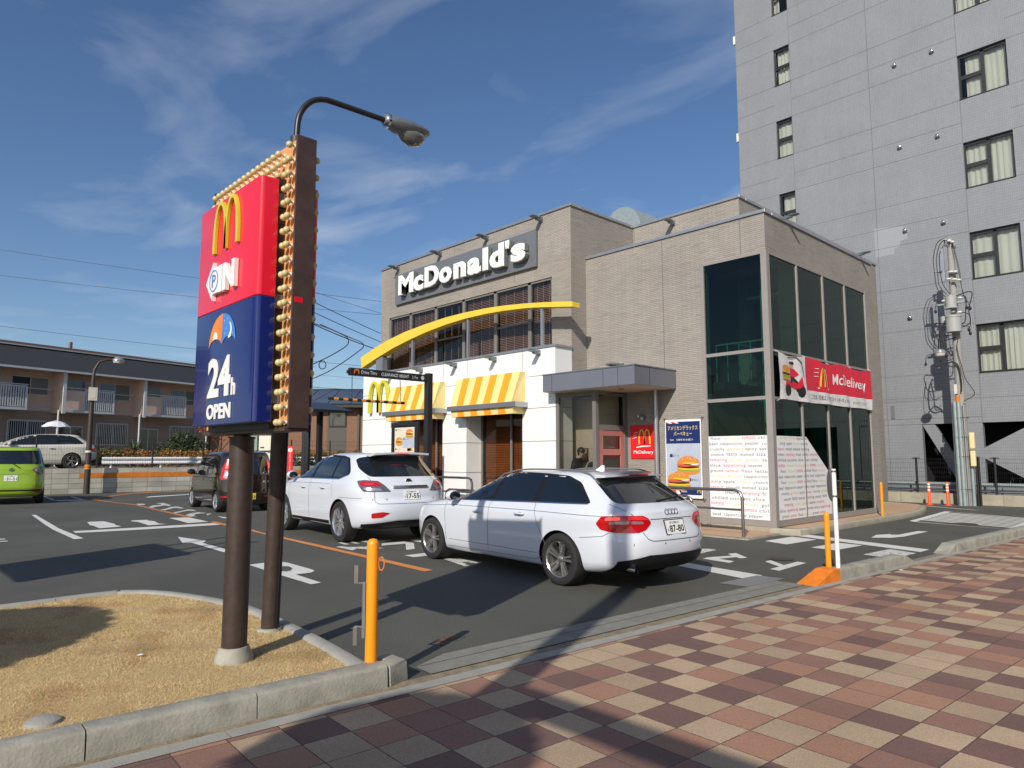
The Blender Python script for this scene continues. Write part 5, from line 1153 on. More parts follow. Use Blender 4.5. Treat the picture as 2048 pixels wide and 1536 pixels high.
# ------------------------------------------------------------------ clearance bar over the drive
CB = thing('clearance_gate', 'black height clearance gate with hanging striped bar over the drive', 'clearance bar', (-12.5, 9.24, 0))
m = MB(); m.box(-12.57, -12.43, 9.17, 9.31, 0, 3.36, 'black_metal'); m.build('post', CB, bevel=0.01)
m = MB(); m.box(-12.55, -12.45, 7.25, 9.17, 3.165, 3.32, 'black_metal'); m.box(-12.53, -12.47, 7.2, 7.25, 3.2, 3.27, 'black_metal')
am = m.build('arm', CB, bevel=0.006)
m = MB(); xx = -12.448
text(m, 'Drive Thru', (xx, 7.50, 3.21), Y_, Z_, 0.37, 0.075, 'letter_grey', bold=0.01); m.build('lettering', am, fix=False); m = MB(); text(m, 'CLEARANCE HEIGHT', (xx, 7.98, 3.205), Y_, Z_, 0.70, 0.07, 'letter_grey', bold=0.02); m.build('lettering', am, fix=False); m = MB(); text(m, '2.7m', (xx, 8.76, 3.205), Y_, Z_, 0.15, 0.065, 'letter_grey', bold=0.01)
m.build('lettering', am, fix=False); m = MB(); arches(m, (xx, 7.33, 3.205), Y_, Z_, 0.12, 0.10, 0.02, 'umbrella_orange'); m.build('arch_mark', am, fix=False); m = MB()
m.add([(xx, 9.04+0.045*math.cos(2*math.pi*k/16), 3.24+0.045*math.sin(2*math.pi*k/16)) for k in range(16)], [tuple(range(16))], 'letter_grey'); m.build('round_mark', am, fix=False)
m = MB(); n = 17; y0, y1 = 6.80, 8.60
for k in range(n): m.tube([(-12.5, y0+(y1-y0)*k/n, 2.665), (-12.5, y0+(y1-y0)*(k+1)/n, 2.665)], 0.03, 'black_metal' if k % 2 == 0 else 'awning_orange_dk', 12)
m.build('hanging_bar', CB, smooth=True, angle=50)
m = MB()
for y in (7.32, 8.5):
    for k in range(9):
        z = 3.15-k*0.053; a = 0.01 if k % 2 else 0.0
        m.tube([(-12.5+(0.012 if k % 2 else 0)*math.cos(t_), y+(0 if k % 2 else 0.012)*math.cos(t_), z-0.03+0.03*math.sin(t_)) for t_ in [2*math.pi*q/8 for q in range(9)]], 0.004, 'black_metal', 5)
m.build('chain', CB)
# menu board before the left bay
MBD = thing('menu_board', 'black framed drive menu board with food pictures before the left window bay', 'menu board', (-15.66, 10.8, 0))
m = MB(); m.box(-16.27, -16.17, 10.78, 10.86, 0, 2.43, 'black_metal'); m.box(-15.15, -15.05, 10.78, 10.86, 0, 2.43, 'black_metal'); m.box(-16.17, -15.15, 10.78, 10.86, 2.33, 2.43, 'black_metal'); m.box(-16.17, -15.15, 10.80, 10.85, 0.8, 2.33, 'black_metal'); m.build('frame', MBD, bevel=0.01)
m = MB(); y = 10.795
rect(m, -16.12, -15.20, 1.62, 2.30, y, 'poster_cream'); rect(m, -16.12, -15.20, 1.00, 1.54, y, 'poster_cream'); rect(m, -15.75, -15.20, 1.75, 2.05, y-0.001, 'poster_sky')
burger(m, -15.9, 1.84, 0.34, y-0.003); burger(m, -15.42, 2.04, 0.36, y-0.003)
for k in range(8): m.add([(-15.55+random.uniform(0, .32), y-0.004, 1.66+random.uniform(0, 0.1)) for _ in range(4)], [(0, 1, 2, 3)], random.choice(('bacon', 'bun', 'cheese')))
for x, z in ((-16.08, 2.22), (-15.70, 1.97), (-16.08, 1.70)): rect(m, x, x+0.05, z, z+0.04, y-0.003, 'ink'); text(m, '\u30d0\u30fc\u30ac\u30fc', (x+0.07, y-0.003, z), X_, Z_, 0.20, 0.035, 'ink_grey')
m.build('menu_sheet', MBD, fix=False)
# drive lane fittings further left: canopy, menu kiosks, red order signs
DC = thing('order_canopy', 'dark flat order point canopy on two posts beyond the white cars', 'canopy', (-23.9, 12.5, 0))
m = MB()
m.prism([(-24.9, 3.42), (-24.9, 3.62), (-22.95, 3.22), (-22.95, 3.12)], 11.9, 13.5, 'black_metal', axis='y'); m.build('roof', DC)
m = MB(); m.box(-24.02, -23.82, 12.6, 12.76, 0, 3.32, 'black_metal'); m.build('post', DC); m = MB(); m.box(-24.6, -24.45, 12.5, 12.6, 0, 3.3, 'black_metal'); m.build('post', DC)
m = MB(); m.box(-25.3, -24.0, 11.7, 12.3, 2.98, 3.02, 'white_paint'); m.box(-25.3, -24.0, 11.7, 12.3, 2.8, 2.98, 'black_metal'); m.build('roof', DC)
def kiosk(lab, x, y, w, h, sheets, rz=0.0, zb=1.0, group='drive lane menu boards'):
    T = thing('menu_kiosk', lab, 'menu board', (x, y, 0), rz, group); m = MB()
    m.box(-w/2-0.05, w/2+0.05, 0, 0.12, 0, h, 'black_metal'); m.build('frame', T, local=True, bevel=0.01)
    m = MB()
    for (a, b_, c_, d_, mn) in sheets: rect(m, a, b_, c_, d_, -0.004, mn)
    for k in range(10):
        q = random.uniform(-w/2+0.1, w/2-0.25); z = random.uniform(1.1, h-0.3); rect(m, q, q+random.uniform(.06, .16), z, z+random.uniform(.03, .1), -0.008, random.choice(('bun', 'bacon', 'ink_grey', 'poster_gold', 'ink_red')))
    m.build('menu_sheet', T, local=True, fix=False); return T
kiosk('dark framed menu board behind the red order signs', -22.45, 11.3, 0.62, 2.36, ((-0.25, 0.27, 1.1, 2.2, 'menu_dim'),), rad(-35))
kiosk('wide menu board with white sheets seen between the two brown poles', -25.4, 11.0, 1.3, 2.42, ((-0.6, -0.05, 1.75, 2.3, 'menu_green'), (0.02, 0.6, 1.75, 2.3, 'poster_cream'), (-0.6, -0.05, 1.1, 1.68, 'poster_sky'), (0.02, 0.6, 1.0, 1.68, 'poster_cream')), rad(45))
def order_sign(lab, x, y, w, z0, z1, txt, n=None):
    T = thing('order_sign', lab, 'sign', (x, y, 0), rad(42), 'red order signs in the drive lane'); m = MB()
    m.box(-0.05, 0.05, 0.005, 0.09, 0, z0+0.1, 'black_metal'); m.build('post', T, local=True)
    m = MB(); m.box(-w/2, w/2, -0.02, 0.004, z0, z1, 'kiosk_red')
    if n:
        m.add([(0.07*math.cos(2*math.pi*k/18), -0.023, z1-0.12+0.07*math.sin(2*math.pi*k/18)) for k in range(18)], [tuple(range(18))], 'white_paint')
        text(m, n, (-0.025, -0.026, z1-0.165), X_, Z_, 0.05, 0.09, 'kiosk_red', bold=0.02)
    zt = z1-(0.22 if n else 0.1); dz_ = (zt-z0-0.03)/len(txt)
    for i, ch in enumerate(txt): text(m, ch, (-0.03, -0.024, zt-dz_*(i+0.85)), X_, Z_, 0.055, dz_*0.7, 'white_paint')
    m.build('sign_plate', T, local=True, fix=False)
order_sign('narrow red order sign with a white circled number two', -20.9, 10.1, 0.17, 1.0, 1.85, '\u3053\u3053\u3067\u6ce8\u6587\u3057\u3066\u304f\u3060\u3055\u3044', '2')
order_sign('lower red order sign with vertical white writing and an arrow', -20.35, 9.55, 0.15, 1.02, 1.68, '\u3053\u3053\u3067\u6ce8\u6587\uff0f')

# ------------------------------------------------------------------ cars: horizontal slices lofted into one shell, trim laid on it
def crspline(rows, per):
    out = []
    for i in range(len(rows)-1):
        p0 = rows[max(i-1, 0)]; p1 = rows[i]; p2 = rows[i+1]; p3 = rows[min(i+2, len(rows)-1)]
        for k in range(per):
            t = k/per; out.append(tuple(0.5*((2*b)+(-a+c)*t+(2*a-5*b+4*c-d)*t*t+(-a+3*b-3*c+d)*t**3) for a, b, c, d in zip(p0, p1, p2, p3)))
    out.append(tuple(rows[-1])); return out
RNDK = [0.40]
def shell(levels, per=4, nx=44, ny=22):
    """levels: (z, x_rear, x_front, half width, exponent)"""
    rows = crspline(levels, per); per_pts = []
    for i in range(nx): per_pts.append((-1+2*i/nx, -1))
    for i in range(ny): per_pts.append((1, -1+2*i/ny))
    for i in range(nx): per_pts.append((1-2*i/nx, 1))
    for i in range(ny): per_pts.append((-1, 1-2*i/ny))
    n = len(per_pts); vs = []
    for z, xr, xf, w, e in rows:
        xc = (xr+xf)/2; a = (xf-xr)/2
        for bx, by in per_pts:
            p_, q_ = e+1.0, max(2.3, e*RNDK[0]); lo, hi = 0.5, 1.0
            for _ in range(18):
                md_ = (lo+hi)/2
                if (md_*abs(bx))**p_+(md_*abs(by))**q_ < 1: lo = md_
                else: hi = md_
            s_ = lo
            vs.append((xc+bx*s_*a, by*s_*w, z))
    fs = [(i*n+k, i*n+(k+1) % n, (i+1)*n+(k+1) % n, (i+1)*n+k) for i in range(len(rows)-1) for k in range(n)]
    fs += [tuple(range(n-1, -1, -1)), tuple((len(rows)-1)*n+k for k in range(n))]
    return vs, fs
def mesh_from(vs, fs, name='m'):
    me = bpy.data.meshes.new(name); me.from_pydata(vs, [], fs); bm = bmesh.new(); bm.from_mesh(me); bmesh.ops.recalc_face_normals(bm, faces=bm.faces); bm.to_mesh(me); bm.free(); return me
def patch(bvh, polys, axis, sgn, mn, off, name, parent, grid=0.05, far=4.0, mb=None, own=True):
    """project 2D polygons (side: x,z / rear: y,z / top: x,y) onto the shell"""
    own_mb = mb is None; mb = mb or MB()
    for pts in polys:
        bm = bmesh.new(); vs = [bm.verts.new((p[0], p[1], 0)) for p in pts]; f = bm.faces.new(vs); bmesh.ops.triangulate(bm, faces=[f])
        for ax in (0, 1):
            lo = min(p[ax] for p in pts); hi = max(p[ax] for p in pts); k = math.floor(lo/grid)+1
            while k*grid < hi:
                co = [0, 0, 0]; co[ax] = k*grid; no = [0, 0, 0]; no[ax] = 1
                bmesh.ops.bisect_plane(bm, geom=bm.verts[:]+bm.edges[:]+bm.faces[:], plane_co=co, plane_no=no); k += 1
        out = []; ok = True
        for v in bm.verts:
            u, w = v.co.x, v.co.y
            if axis == 'y': o_, d_ = Vector((u, sgn*far, w)), Vector((0, -sgn, 0))
            elif axis == 'w': an = rad(u*60)*sgn; o_, d_ = Vector((far, 0, w)), Vector((-math.cos(an), math.sin(an), 0))
            elif axis == 'x': o_, d_ = Vector((sgn*far, u, w)), Vector((-sgn, 0, 0))
            else: o_, d_ = Vector((u, w, far)), Vector((0, 0, -1))
            hit = bvh.ray_cast(o_, d_)
            if hit[0] is None: hit = bvh.find_nearest(o_+d_*(far-0.9))
            out.append(tuple(hit[0]+(d_ if axis == 'w' else -d_)*off))
        idx = {v: i for i, v in enumerate(bm.verts)}
        mb.add(out, [tuple(idx[v] for v in f.verts) for f in bm.faces], mn); bm.free()
    if own_mb: return mb.build(name, parent, smooth=True, local=True, angle=60)
    return mb
def seam(pts, w=0.006):
    out = []
    for a, b in zip(pts, pts[1:]):
        d = Vector((b[0]-a[0], b[1]-a[1])).normalized(); n = Vector((-d.y, d.x))*w/2; e = d*w*0.3
        out.append([(a[0]+n.x-e.x, a[1]+n.y-e.y), (b[0]+n.x+e.x, b[1]+n.y+e.y), (b[0]-n.x+e.x, b[1]-n.y+e.y), (a[0]-n.x-e.x, a[1]-n.y-e.y)])
    return out
def rnd(pts, r=0.03, n=4):
    """round the corners of a polygon"""
    out = []; N__ = len(pts)
    for i in range(N__):
        p = Vector(pts[i]); a = Vector(pts[i-1]); b = Vector(pts[(i+1) % N__])
        ra = min(r, (a-p).length*0.45, (b-p).length*0.45); A = p+(a-p).normalized()*ra; B = p+(b-p).normalized()*ra
        for k in range(n+1):
            t = k/n; q = A*(1-t)**2+p*2*t*(1-t)+B*t*t; out.append((q.x, q.y))
    return out
def make_wheel(car, x, y, r, side, rimm, style):
    s = side; wd = 0.22
    w = MB(); w.lathe([(0.0, -0.085*s), (r*0.60, -0.085*s), (r*0.62, -0.12*s), (0.0, -0.12*s)], (x, y, r), 'hub_dark', 28, axis='y')
    wo = w.build('wheel', car, local=True, smooth=True, angle=40)
    t = MB(); t.lathe([(r*0.66, 0.0*s), (r*0.70, 0.012*s), (r*0.86, 0.018*s), (r*0.955, 0.004*s), (r*0.99, -0.03*s), (r, -0.07*s), (r, -wd*s+0.03*s), (r*0.95, -wd*s), (r*0.66, -wd*s)], (x, y, r), 'rubber', 44, axis='y', cap=False); t.build('tyre', wo, local=True, smooth=True, angle=40)
    m = MB(); R0 = r*0.67
    m.lathe([(R0*0.93, -0.06*s), (R0*0.97, 0.0), (R0*1.02, 0.010*s), (R0*1.03, -0.004*s), (R0*1.0, -0.03*s), (R0*0.94, -0.12*s), (R0*0.90, -0.12*s), (R0*0.93, -0.06*s)], (x, y, r), rimm, 44, axis='y', cap=False)
    m.lathe([(R0*0.20, -0.05*s), (R0*0.20, -0.018*s), (R0*0.12, -0.010*s), (0, -0.010*s)], (x, y, r), rimm, 20, axis='y')
    def spoke(a0, a1, w0, w1, y0=-0.022, y1=-0.004):
        p0 = (R0*0.12*math.cos(a0), R0*0.12*math.sin(a0)); p1 = (R0*0.955*math.cos(a1), R0*0.955*math.sin(a1))
        d = Vector((p1[0]-p0[0], p1[1]-p0[1])).normalized(); n = Vector((-d.y, d.x))
        vs = []
        for p, w_, yy in ((p0, w0, y0), (p1, w1, y1)):
            for e, dy in ((-1, -0.03), (-0.7, 0), (0.7, 0), (1, -0.03)): vs.append((x+p[0]+n.x*e*w_/2, y+s*(yy+dy), r+p[1]+n.y*e*w_/2))
        m.add(vs, [(0, 1, 5, 4), (1, 2, 6, 5), (2, 3, 7, 6), (0, 3, 2, 1), (4, 5, 6, 7), (0, 4, 7, 3)], rimm)
    if style == 5:
        for k in range(5):
            a = math.pi/2+2*math.pi*k/5+0.2
            for e in (-1, 1): spoke(a+e*0.30, a+e*0.15, 0.036, 0.030)
    elif style == 10:
        for k in range(10):
            a = 2*math.pi*k/10; spoke(a, a+(0.07 if k % 2 else -0.07), 0.03, 0.022)
    else:
        for k in range(7): spoke(2*math.pi*k/7, 2*math.pi*k/7, 0.05, 0.045)
    m.build('rim', wo, local=True, smooth=True, angle=35)
def car(name, label, loc, rz, sp):
    T = thing(name, label, 'car', (loc[0], loc[1], loc[2]), rz, sp.get('group'))
    vs, fs = shell(sp['levels']); base = mesh_from(vs, fs); bm = bmesh.new(); bm.from_mesh(base); bvh = BVHTree.FromBMesh(bm)
    r = sp['r']; wb = sp['wb']; hw = sp['hw']; ar = sp.get('arch', r+0.035)
    # cut the wheel arches
    tmp = bpy.data.objects.new('tmp', base); C.objects.link(tmp); base.materials.append(MATS[sp['paint']]); base.materials.append(MATS['black_plastic'])
    cutters = []
    for x in (wb/2, -wb/2):
        c = MB(); n = 44; prof = [(ar*math.cos(2*math.pi*k/n), r*0.98+ar*math.sin(2*math.pi*k/n)) for k in range(n)]
        for s_ in (1, -1):
            c = MB(); c.prism([(x+p[0], p[1]) for p in prof], s_*(hw-0.36), s_*(hw+0.3), 'black_plastic', axis='y'); co = c.build('cut', fix=True); cutters.append(co)
            md = tmp.modifiers.new('b', 'BOOLEAN'); md.operation = 'DIFFERENCE'; md.object = co; md.solver = 'EXACT'; md.material_mode = 'TRANSFER'
    dg = bpy.context.evaluated_depsgraph_get(); me = bpy.data.meshes.new_from_object(tmp.evaluated_get(dg)); me.name = 'body'
    bpy.data.objects.remove(tmp); [bpy.data.objects.remove(c) for c in cutters]
    me.polygons.foreach_set('use_smooth', [True]*len(me.polygons)); me.set_sharp_from_angle(angle=rad(sp.get('sharp', 32)))
    bo = bpy.data.objects.new('body', me); C.objects.link(bo); bo.parent = T
    for sx in (wb/2, -wb/2):
        for s_ in (1, -1): make_wheel(T, sx, s_*(hw-0.018), r, s_, sp['rim'], sp['style'])
    G_ = lambda polys, ax, sg, mn, off, nm, par=None: patch(bvh, polys, ax, sg, mn, off, nm, par or T)
    for s_ in (1, -1):
        if s_ == -1 and sp.get('oneside'): continue
        for pts in sp['windows']: G_([rnd(pts, 0.04)], 'y', s_, 'car_glass', 0.006, 'window')
        if 'winframe' in sp: G_([rnd(p, 0.05) for p in sp['winframe']], 'y', s_, sp.get('framemat', 'black_plastic'), 0.003, 'window_trim')
        if 'beltline' in sp: G_(seam(sp['beltline'], 0.014), 'y', s_, 'chrome', 0.009, 'trim_strip')
        G_([q for sm in sp['seams'] for q in seam(sm, 0.007)], 'y', s_, 'seam_light' if sp['paint'] in ('car_white', 'car_cream') else 'seam', 0.003, 'door_seam')
        for hx, hz in sp['handles']:
            m = MB(); y = s_*(hw-0.018)
            hit = bvh.ray_cast(Vector((hx, s_*4, hz)), Vector((0, -s_, 0)))
            y = hit[0].y
            m.sph((hx, y-s_*0.004, hz-0.005), 0.052, 'seam_light' if sp['paint'] == 'car_white' else 'black_plastic', 14, 8, (1, 0.16, 0.55))
            m.tube([(hx-0.10, y+s_*0.005, hz), (hx-0.07, y+s_*0.030, hz+0.004), (hx, y+s_*0.036, hz+0.006), (hx+0.07, y+s_*0.030, hz+0.004), (hx+0.10, y+s_*0.005, hz)], [0.008, 0.014, 0.015, 0.014, 0.008], sp['paint'] if sp['paint'] != 'car_brown' else 'chrome', 10); m.build('door_handle', T, local=True, smooth=True)
        mx, mz = sp['mirror']; hit = bvh.ray_cast(Vector((mx, s_*4, mz)), Vector((0, -s_, 0))); y = hit[0].y
        m = MB(); m.sph((mx+0.02, y+s_*0.15, mz+0.05), 0.1, sp['paint'], 18, 12, (0.75, 1.15, 0.80)); m.bar((mx+0.03, y-s_*0.01, mz-0.02), (mx+0.03, y+s_*0.10, mz+0.0), 0.06, 0.035, sp['paint'])
        mo_ = m.build('wing_mirror', T, local=True, smooth=True)
        m = MB(); m.sph((mx-0.045, y+s_*0.15, mz+0.05), 0.085, 'car_glass', 16, 8, (0.25, 1.1, 0.78)); m.build('mirror_glass', mo_, local=True, smooth=True)
        for pts, mn, dpt in sp.get('side_lamps', ()): G_([rnd(pts, 0.04)], 'y', s_, mn, dpt, 'tail_lamp')
    if 'sill' in sp:
        for s_ in (1, -1): G_(sp['sill'], 'y', s_, 'black_plastic', 0.006, 'sill_trim')
    for pts, mn, off in sp.get('wrap', ()):
        for s_ in (1, -1): patch(bvh, [rnd([(p[0]/60, p[1]) for p in pts], 0.02)], 'w', s_, mn, off, 'tail_lamp' if mn != 'lamp_hot' else 'lamp_glow', T, grid=0.03, far=sp['wo'])
    rg = patch(bvh, [rnd(sp['rear_glass'], 0.07, 6)], 'x', -1, 'car_glass', 0.009, 'rear_window', T, grid=0.025)
    for pts, mn, off in sp['rear_parts']: (lambda pl_, ax, sg, mn_, of_, nm: patch(bvh, pl_, ax, sg, mn_, of_, nm, T, grid=0.03))([pts], 'x', -1, mn, off, {'lamp_red': 'tail_lamp', 'lamp_bright': 'tail_lamp', 'lamp_clear': 'tail_lamp', 'chrome': 'chrome_strip', 'car_glass': 'rear_window'}.get(mn, 'bumper_trim' if mn == 'black_plastic' else 'rear_trim'))
    G_([q for sm in sp['rear_seams'] for q in seam(sm, 0.008)], 'x', -1, 'seam', 0.003, 'tailgate_seam')
    # plate
    (py_, pz, pw, ph), pm, (small, kana, num), inkm = sp['plate']
    hit = bvh.ray_cast(Vector((-4, py_, pz)), Vector((1, 0, 0))); h2 = bvh.ray_cast(Vector((-4, py_, pz+0.1)), Vector((1, 0, 0)))
    sl = (h2[0].x-hit[0].x)/0.1; uz = Vector((sl, 0, 1)).normalized(); ux = Vector((0, -1, 0)); org = Vector((hit[0].x-0.012, py_+pw/2, pz-ph/2)) - Vector((sl*ph/2, 0, 0))
    nrm = uz.cross(ux) if uz.cross(ux).x < 0 else ux.cross(uz)
    m = MB()
    if sp.get('plate_frame', True):
        q = [org-ux*0.012-uz*0.012+nrm*(-0.004), org+ux*(pw+0.012)-uz*0.012+nrm*(-0.004), org+ux*(pw+0.012)+uz*(ph+0.012)+nrm*(-0.004), org-ux*0.012+uz*(ph+0.012)+nrm*(-0.004)]
        q2 = [p+nrm*0.006 for p in q]; m.add(q+q2, [(0, 1, 2, 3), (4, 5, 6, 7), (0, 1, 5, 4), (1, 2, 6, 5), (2, 3, 7, 6), (3, 0, 4, 7)], 'ink')
    q = [org, org+ux*pw, org+ux*pw+uz*ph, org+uz*ph]; m.add([p+nrm*0.004 for p in q], [(0, 1, 2, 3)], pm)
    k1 = nrm*0.007
    text(m, small, org+ux*pw*0.22+uz*ph*0.74+k1, ux, uz, pw*0.55, ph*0.17, inkm); text(m, kana, org+ux*pw*0.05+uz*ph*0.2+k1, ux, uz, pw*0.09, ph*0.24, inkm)
    text(m, num, org+ux*pw*0.18+uz*ph*0.13+k1, ux, uz, pw*0.77, ph*0.50, inkm, bold=0.02)
    m.build('number_plate', T, local=True, fix=False)
    for fn_ in sp.get('extra', ()): fn_(T, bvh)
    bm.free(); return T
def on_rear(bvh, y, z, off=0.0):
    h = bvh.ray_cast(Vector((-4, y, z)), Vector((1, 0, 0))); return Vector((h[0].x-off, y, z))
def rear_text(T, bvh, s, y0, z, w, h, mn='chrome', name='badge'):
    a = on_rear(bvh, y0, z); b = on_rear(bvh, y0-w, z); c = on_rear(bvh, y0, z+h); m = MB()
    ux = (b-a).normalized(); uz = (c-a).normalized()
    text(m, s, a+Vector((-0.008, 0, 0)), ux, uz, w, h, mn, bold=0.02); m.build(name, T, local=True, fix=False)

def est_extra(T, bvh):
    for s_ in (1, -1):   # roof rails
        m = MB(); pts = []
        for k in range(13):
            x = 0.22-k*0.165; h = bvh.ray_cast(Vector((x, s_*0.56, 4)), Vector((0, 0, -1))); z = h[0].z+(0.030 if 0 < k < 12 else -0.005); pts.append((x, s_*0.56, z))
        m.tube(pts, 0.012, 'grey_metal', 10); m.build('roof_rail', T, local=True, smooth=True)
    m = MB(); h = bvh.ray_cast(Vector((-1.22, 0, 4)), Vector((0, 0, -1))); z = h[0].z
    m.prism([(-1.30, z-0.01), (-1.13, z-0.01), (-1.20, z+0.02), (-1.27, z+0.065), (-1.30, z+0.065)], -0.012, 0.012, 'white_paint', axis='y'); m.build('aerial_fin', T, local=True)
    # roof spoiler with brake light
    m = MB(); n = 17; top = []; 
    for k in range(n):
        y = -0.53+1.06*k/(n-1); b_ = 1-(abs(y)/0.53)**3*0.9
        h = bvh.ray_cast(Vector((-1.60, y*0.93, 4)), Vector((0, 0, -1)))
        zz = h[0].z+0.004; top += [(-1.62, y, zz+0.002), (-1.82-0.05*b_, y, 1.368-0.02*(abs(y)/0.6)**2), (-1.815-0.05*b_, y, 1.345-0.02*(abs(y)/0.6)**2), (-1.68, y, 1.335-0.02*(abs(y)/0.6)**2)]
    m.add(top, [(i*4+j, i*4+j+1, (i+1)*4+j+1, (i+1)*4+j) for i in range(n-1) for j in range(3)]+[(3, 2, 1, 0), ((n-1)*4, (n-1)*4+1, (n-1)*4+2, (n-1)*4+3)], 'car_white')
    so = m.build('roof_spoiler', T, local=True, smooth=True, angle=40)
    m = MB(); m.box(-1.884, -1.876, -0.17, 0.17, 1.345, 1.363, 'lamp_red'); m.build('brake_light', so, local=True)
    m = MB()
    for k in range(4):
        c = on_rear(bvh, 0.085-k*0.057, 0.925, 0.012); pts = [(c.x-0.0+0.028*math.sin(a)*0.25, c.y+0.031*math.cos(a), c.z+0.031*math.sin(a)) for a in [2*math.pi*q/18 for q in range(19)]]; m.tube(pts, 0.0045, 'chrome', 6)
    m.build('ring_emblem', T, local=True, smooth=True)
    rear_text(T, bvh, 'A4', 0.62, 0.735, 0.10, 0.04); rear_text(T, bvh, 'quattro', -0.42, 0.735, 0.13, 0.03)
    m = MB(); m.tube([(-2.33, 0.58, 0.27), (-2.12, 0.58, 0.29)], 0.034, 'chrome', 20, cap=False); m.tube([(-2.25, 0.58, 0.28), (-2.2, 0.58, 0.28)], 0.032, 'hub_dark', 16); m.build('exhaust', T, local=True, smooth=True)
    m = MB(); m.bar(on_rear(bvh, 0.05, 1.045, 0.02), on_rear(bvh, -0.40, 1.075, 0.02), 0.018, 0.018, 'black_plastic'); m.sph(on_rear(bvh, 0.05, 1.04, 0.01), 0.022, 'black_plastic'); m.build('wiper', T, local=True)
    m = MB(); h = on_rear(bvh, 0.70, 0.55, 0.001)
    for y in (0.62, 0.22, -0.22, -0.62): q = on_rear(bvh, y, 0.565, 0.001); m.lathe([(0.012, -0.001), (0.0, -0.002)], tuple(q), 'seam_light', 12, axis='x')
    m.build('parking_sensor', T, local=True, fix=False)
ESTATE = dict(paint='car_white', r=0.322, wb=2.80, hw=0.912, rim='rim_silver', style=5, arch=0.362,
    levels=[(0.19, -1.95, 2.02, 0.80, 7), (0.22, -2.20, 2.12, 0.85, 7), (0.30, -2.37, 2.20, 0.885, 7), (0.40, -2.43, 2.235, 0.900, 7), (0.52, -2.455, 2.245, 0.908, 7), (0.62, -2.45, 2.235, 0.912, 7), (0.69, -2.425, 2.20, 0.913, 7),
            (0.76, -2.395, 2.13, 0.912, 7.5), (0.84, -2.375, 1.98, 0.908, 8), (0.895, -2.36, 1.72, 0.895, 8), (0.935, -2.345, 1.40, 0.868, 8), (0.975, -2.30, 1.08, 0.842, 7.5), (1.03, -2.215, 0.90, 0.815, 7), (1.12, -2.085, 0.70, 0.770, 6.5), (1.22, -1.945, 0.47, 0.718, 6), (1.31, -1.82, 0.22, 0.665, 5.5),
            (1.355, -1.74, 0.03, 0.625, 5.2), (1.385, -1.64, -0.16, 0.57, 4.5), (1.400, -1.45, -0.40, 0.47, 4), (1.408, -1.15, -0.65, 0.27, 3.5)],
    windows=[[(0.83, 0.965), (0.02, 0.985), (-0.085, 1.335), (0.17, 1.285), (0.42, 1.185), (0.63, 1.08)], [(-0.07, 0.987), (-0.86, 1.005), (-0.90, 1.345), (-0.55, 1.358), (-0.15, 1.342)], [(-0.95, 1.007), (-1.78, 1.035), (-1.70, 1.13), (-1.50, 1.26), (-1.30, 1.325), (-0.98, 1.343)]],
    winframe=[[(0.90, 0.955), (-1.83, 1.025), (-1.80, 1.06), (-1.56, 1.27), (-1.33, 1.345), (-0.95, 1.367), (-0.50, 1.377), (-0.08, 1.357), (0.22, 1.295), (0.48, 1.19), (0.72, 1.07)]],
    beltline=[(0.90, 0.952), (-1.80, 1.02)],
    seams=[[(0.98, 0.93), (1.03, 0.80), (1.02, 0.62), (1.0, 0.34)], [(-0.03, 0.97), (-0.02, 0.80), (0.0, 0.30)], [(-0.92, 0.99), (-1.02, 0.74), (-1.16, 0.50), (-1.15, 0.34), (-0.95, 0.275), (0.98, 0.255)], [(1.98, 0.80), (0.9, 0.872), (-0.9, 0.892), (-2.1, 0.885)], [(0.94, 0.36), (-1.0, 0.36)], [(-1.75, 0.62), (-2.05, 0.655), (-2.12, 0.70)]],
    handles=[(0.22, 0.815), (-0.68, 0.835)], mirror=(0.72, 0.965),
    wo=-1.5, wrap=[([(23, .81), (25, .86), (29, .893), (45, .898), (57, .888), (61, .80), (58, .735), (48, .70), (33, .703), (28, .73)], 'lamp_red', 0.010), ([(29, .80), (30, .825), (38, .835), (38, .80)], 'lamp_clear', 0.014), ([(39.5, .80), (39.5, .832), (52, .83), (52, .795)], 'lamp_clear', 0.014), ([(45, .85), (45, .88), (54, .875), (55, .84)], 'lamp_bright', 0.014), ([(24, .842), (30, .882), (40, .888), (40, .85)], 'lamp_bright2', 0.013)],
    rear_glass=[(0.66, 1.03), (-0.66, 1.03), (-0.60, 1.20), (-0.56, 1.325), (0.56, 1.325), (0.60, 1.20)],
    rear_parts=[([(0.74, 0.195), (-0.74, 0.195), (-0.80, 0.38), (-0.45, 0.44), (0.45, 0.44), (0.74, 0.37)], 'black_plastic', 0.016)],
    rear_seams=[[(0.50, 0.70), (0.46, 0.625), (0.40, 0.60), (-0.40, 0.60), (-0.46, 0.625), (-0.50, 0.70)], [(0.58, 0.893), (0.66, 0.97), (0.70, 1.02)], [(0.37, 0.845), (-0.37, 0.845)]],
    plate=((0.0, 0.745, 0.33, 0.165), 'plate_white', ('\u540d\u53e4\u5c4b330', '\u3082', '87-80'), 'ink'), extra=(est_extra,))
car('white_estate_car', 'white estate car with roof rails and five double spoke wheels, nearest the camera', (-7.09, 7.20, 0), rad(175.6), ESTATE).scale = (1, 1, 0.955)

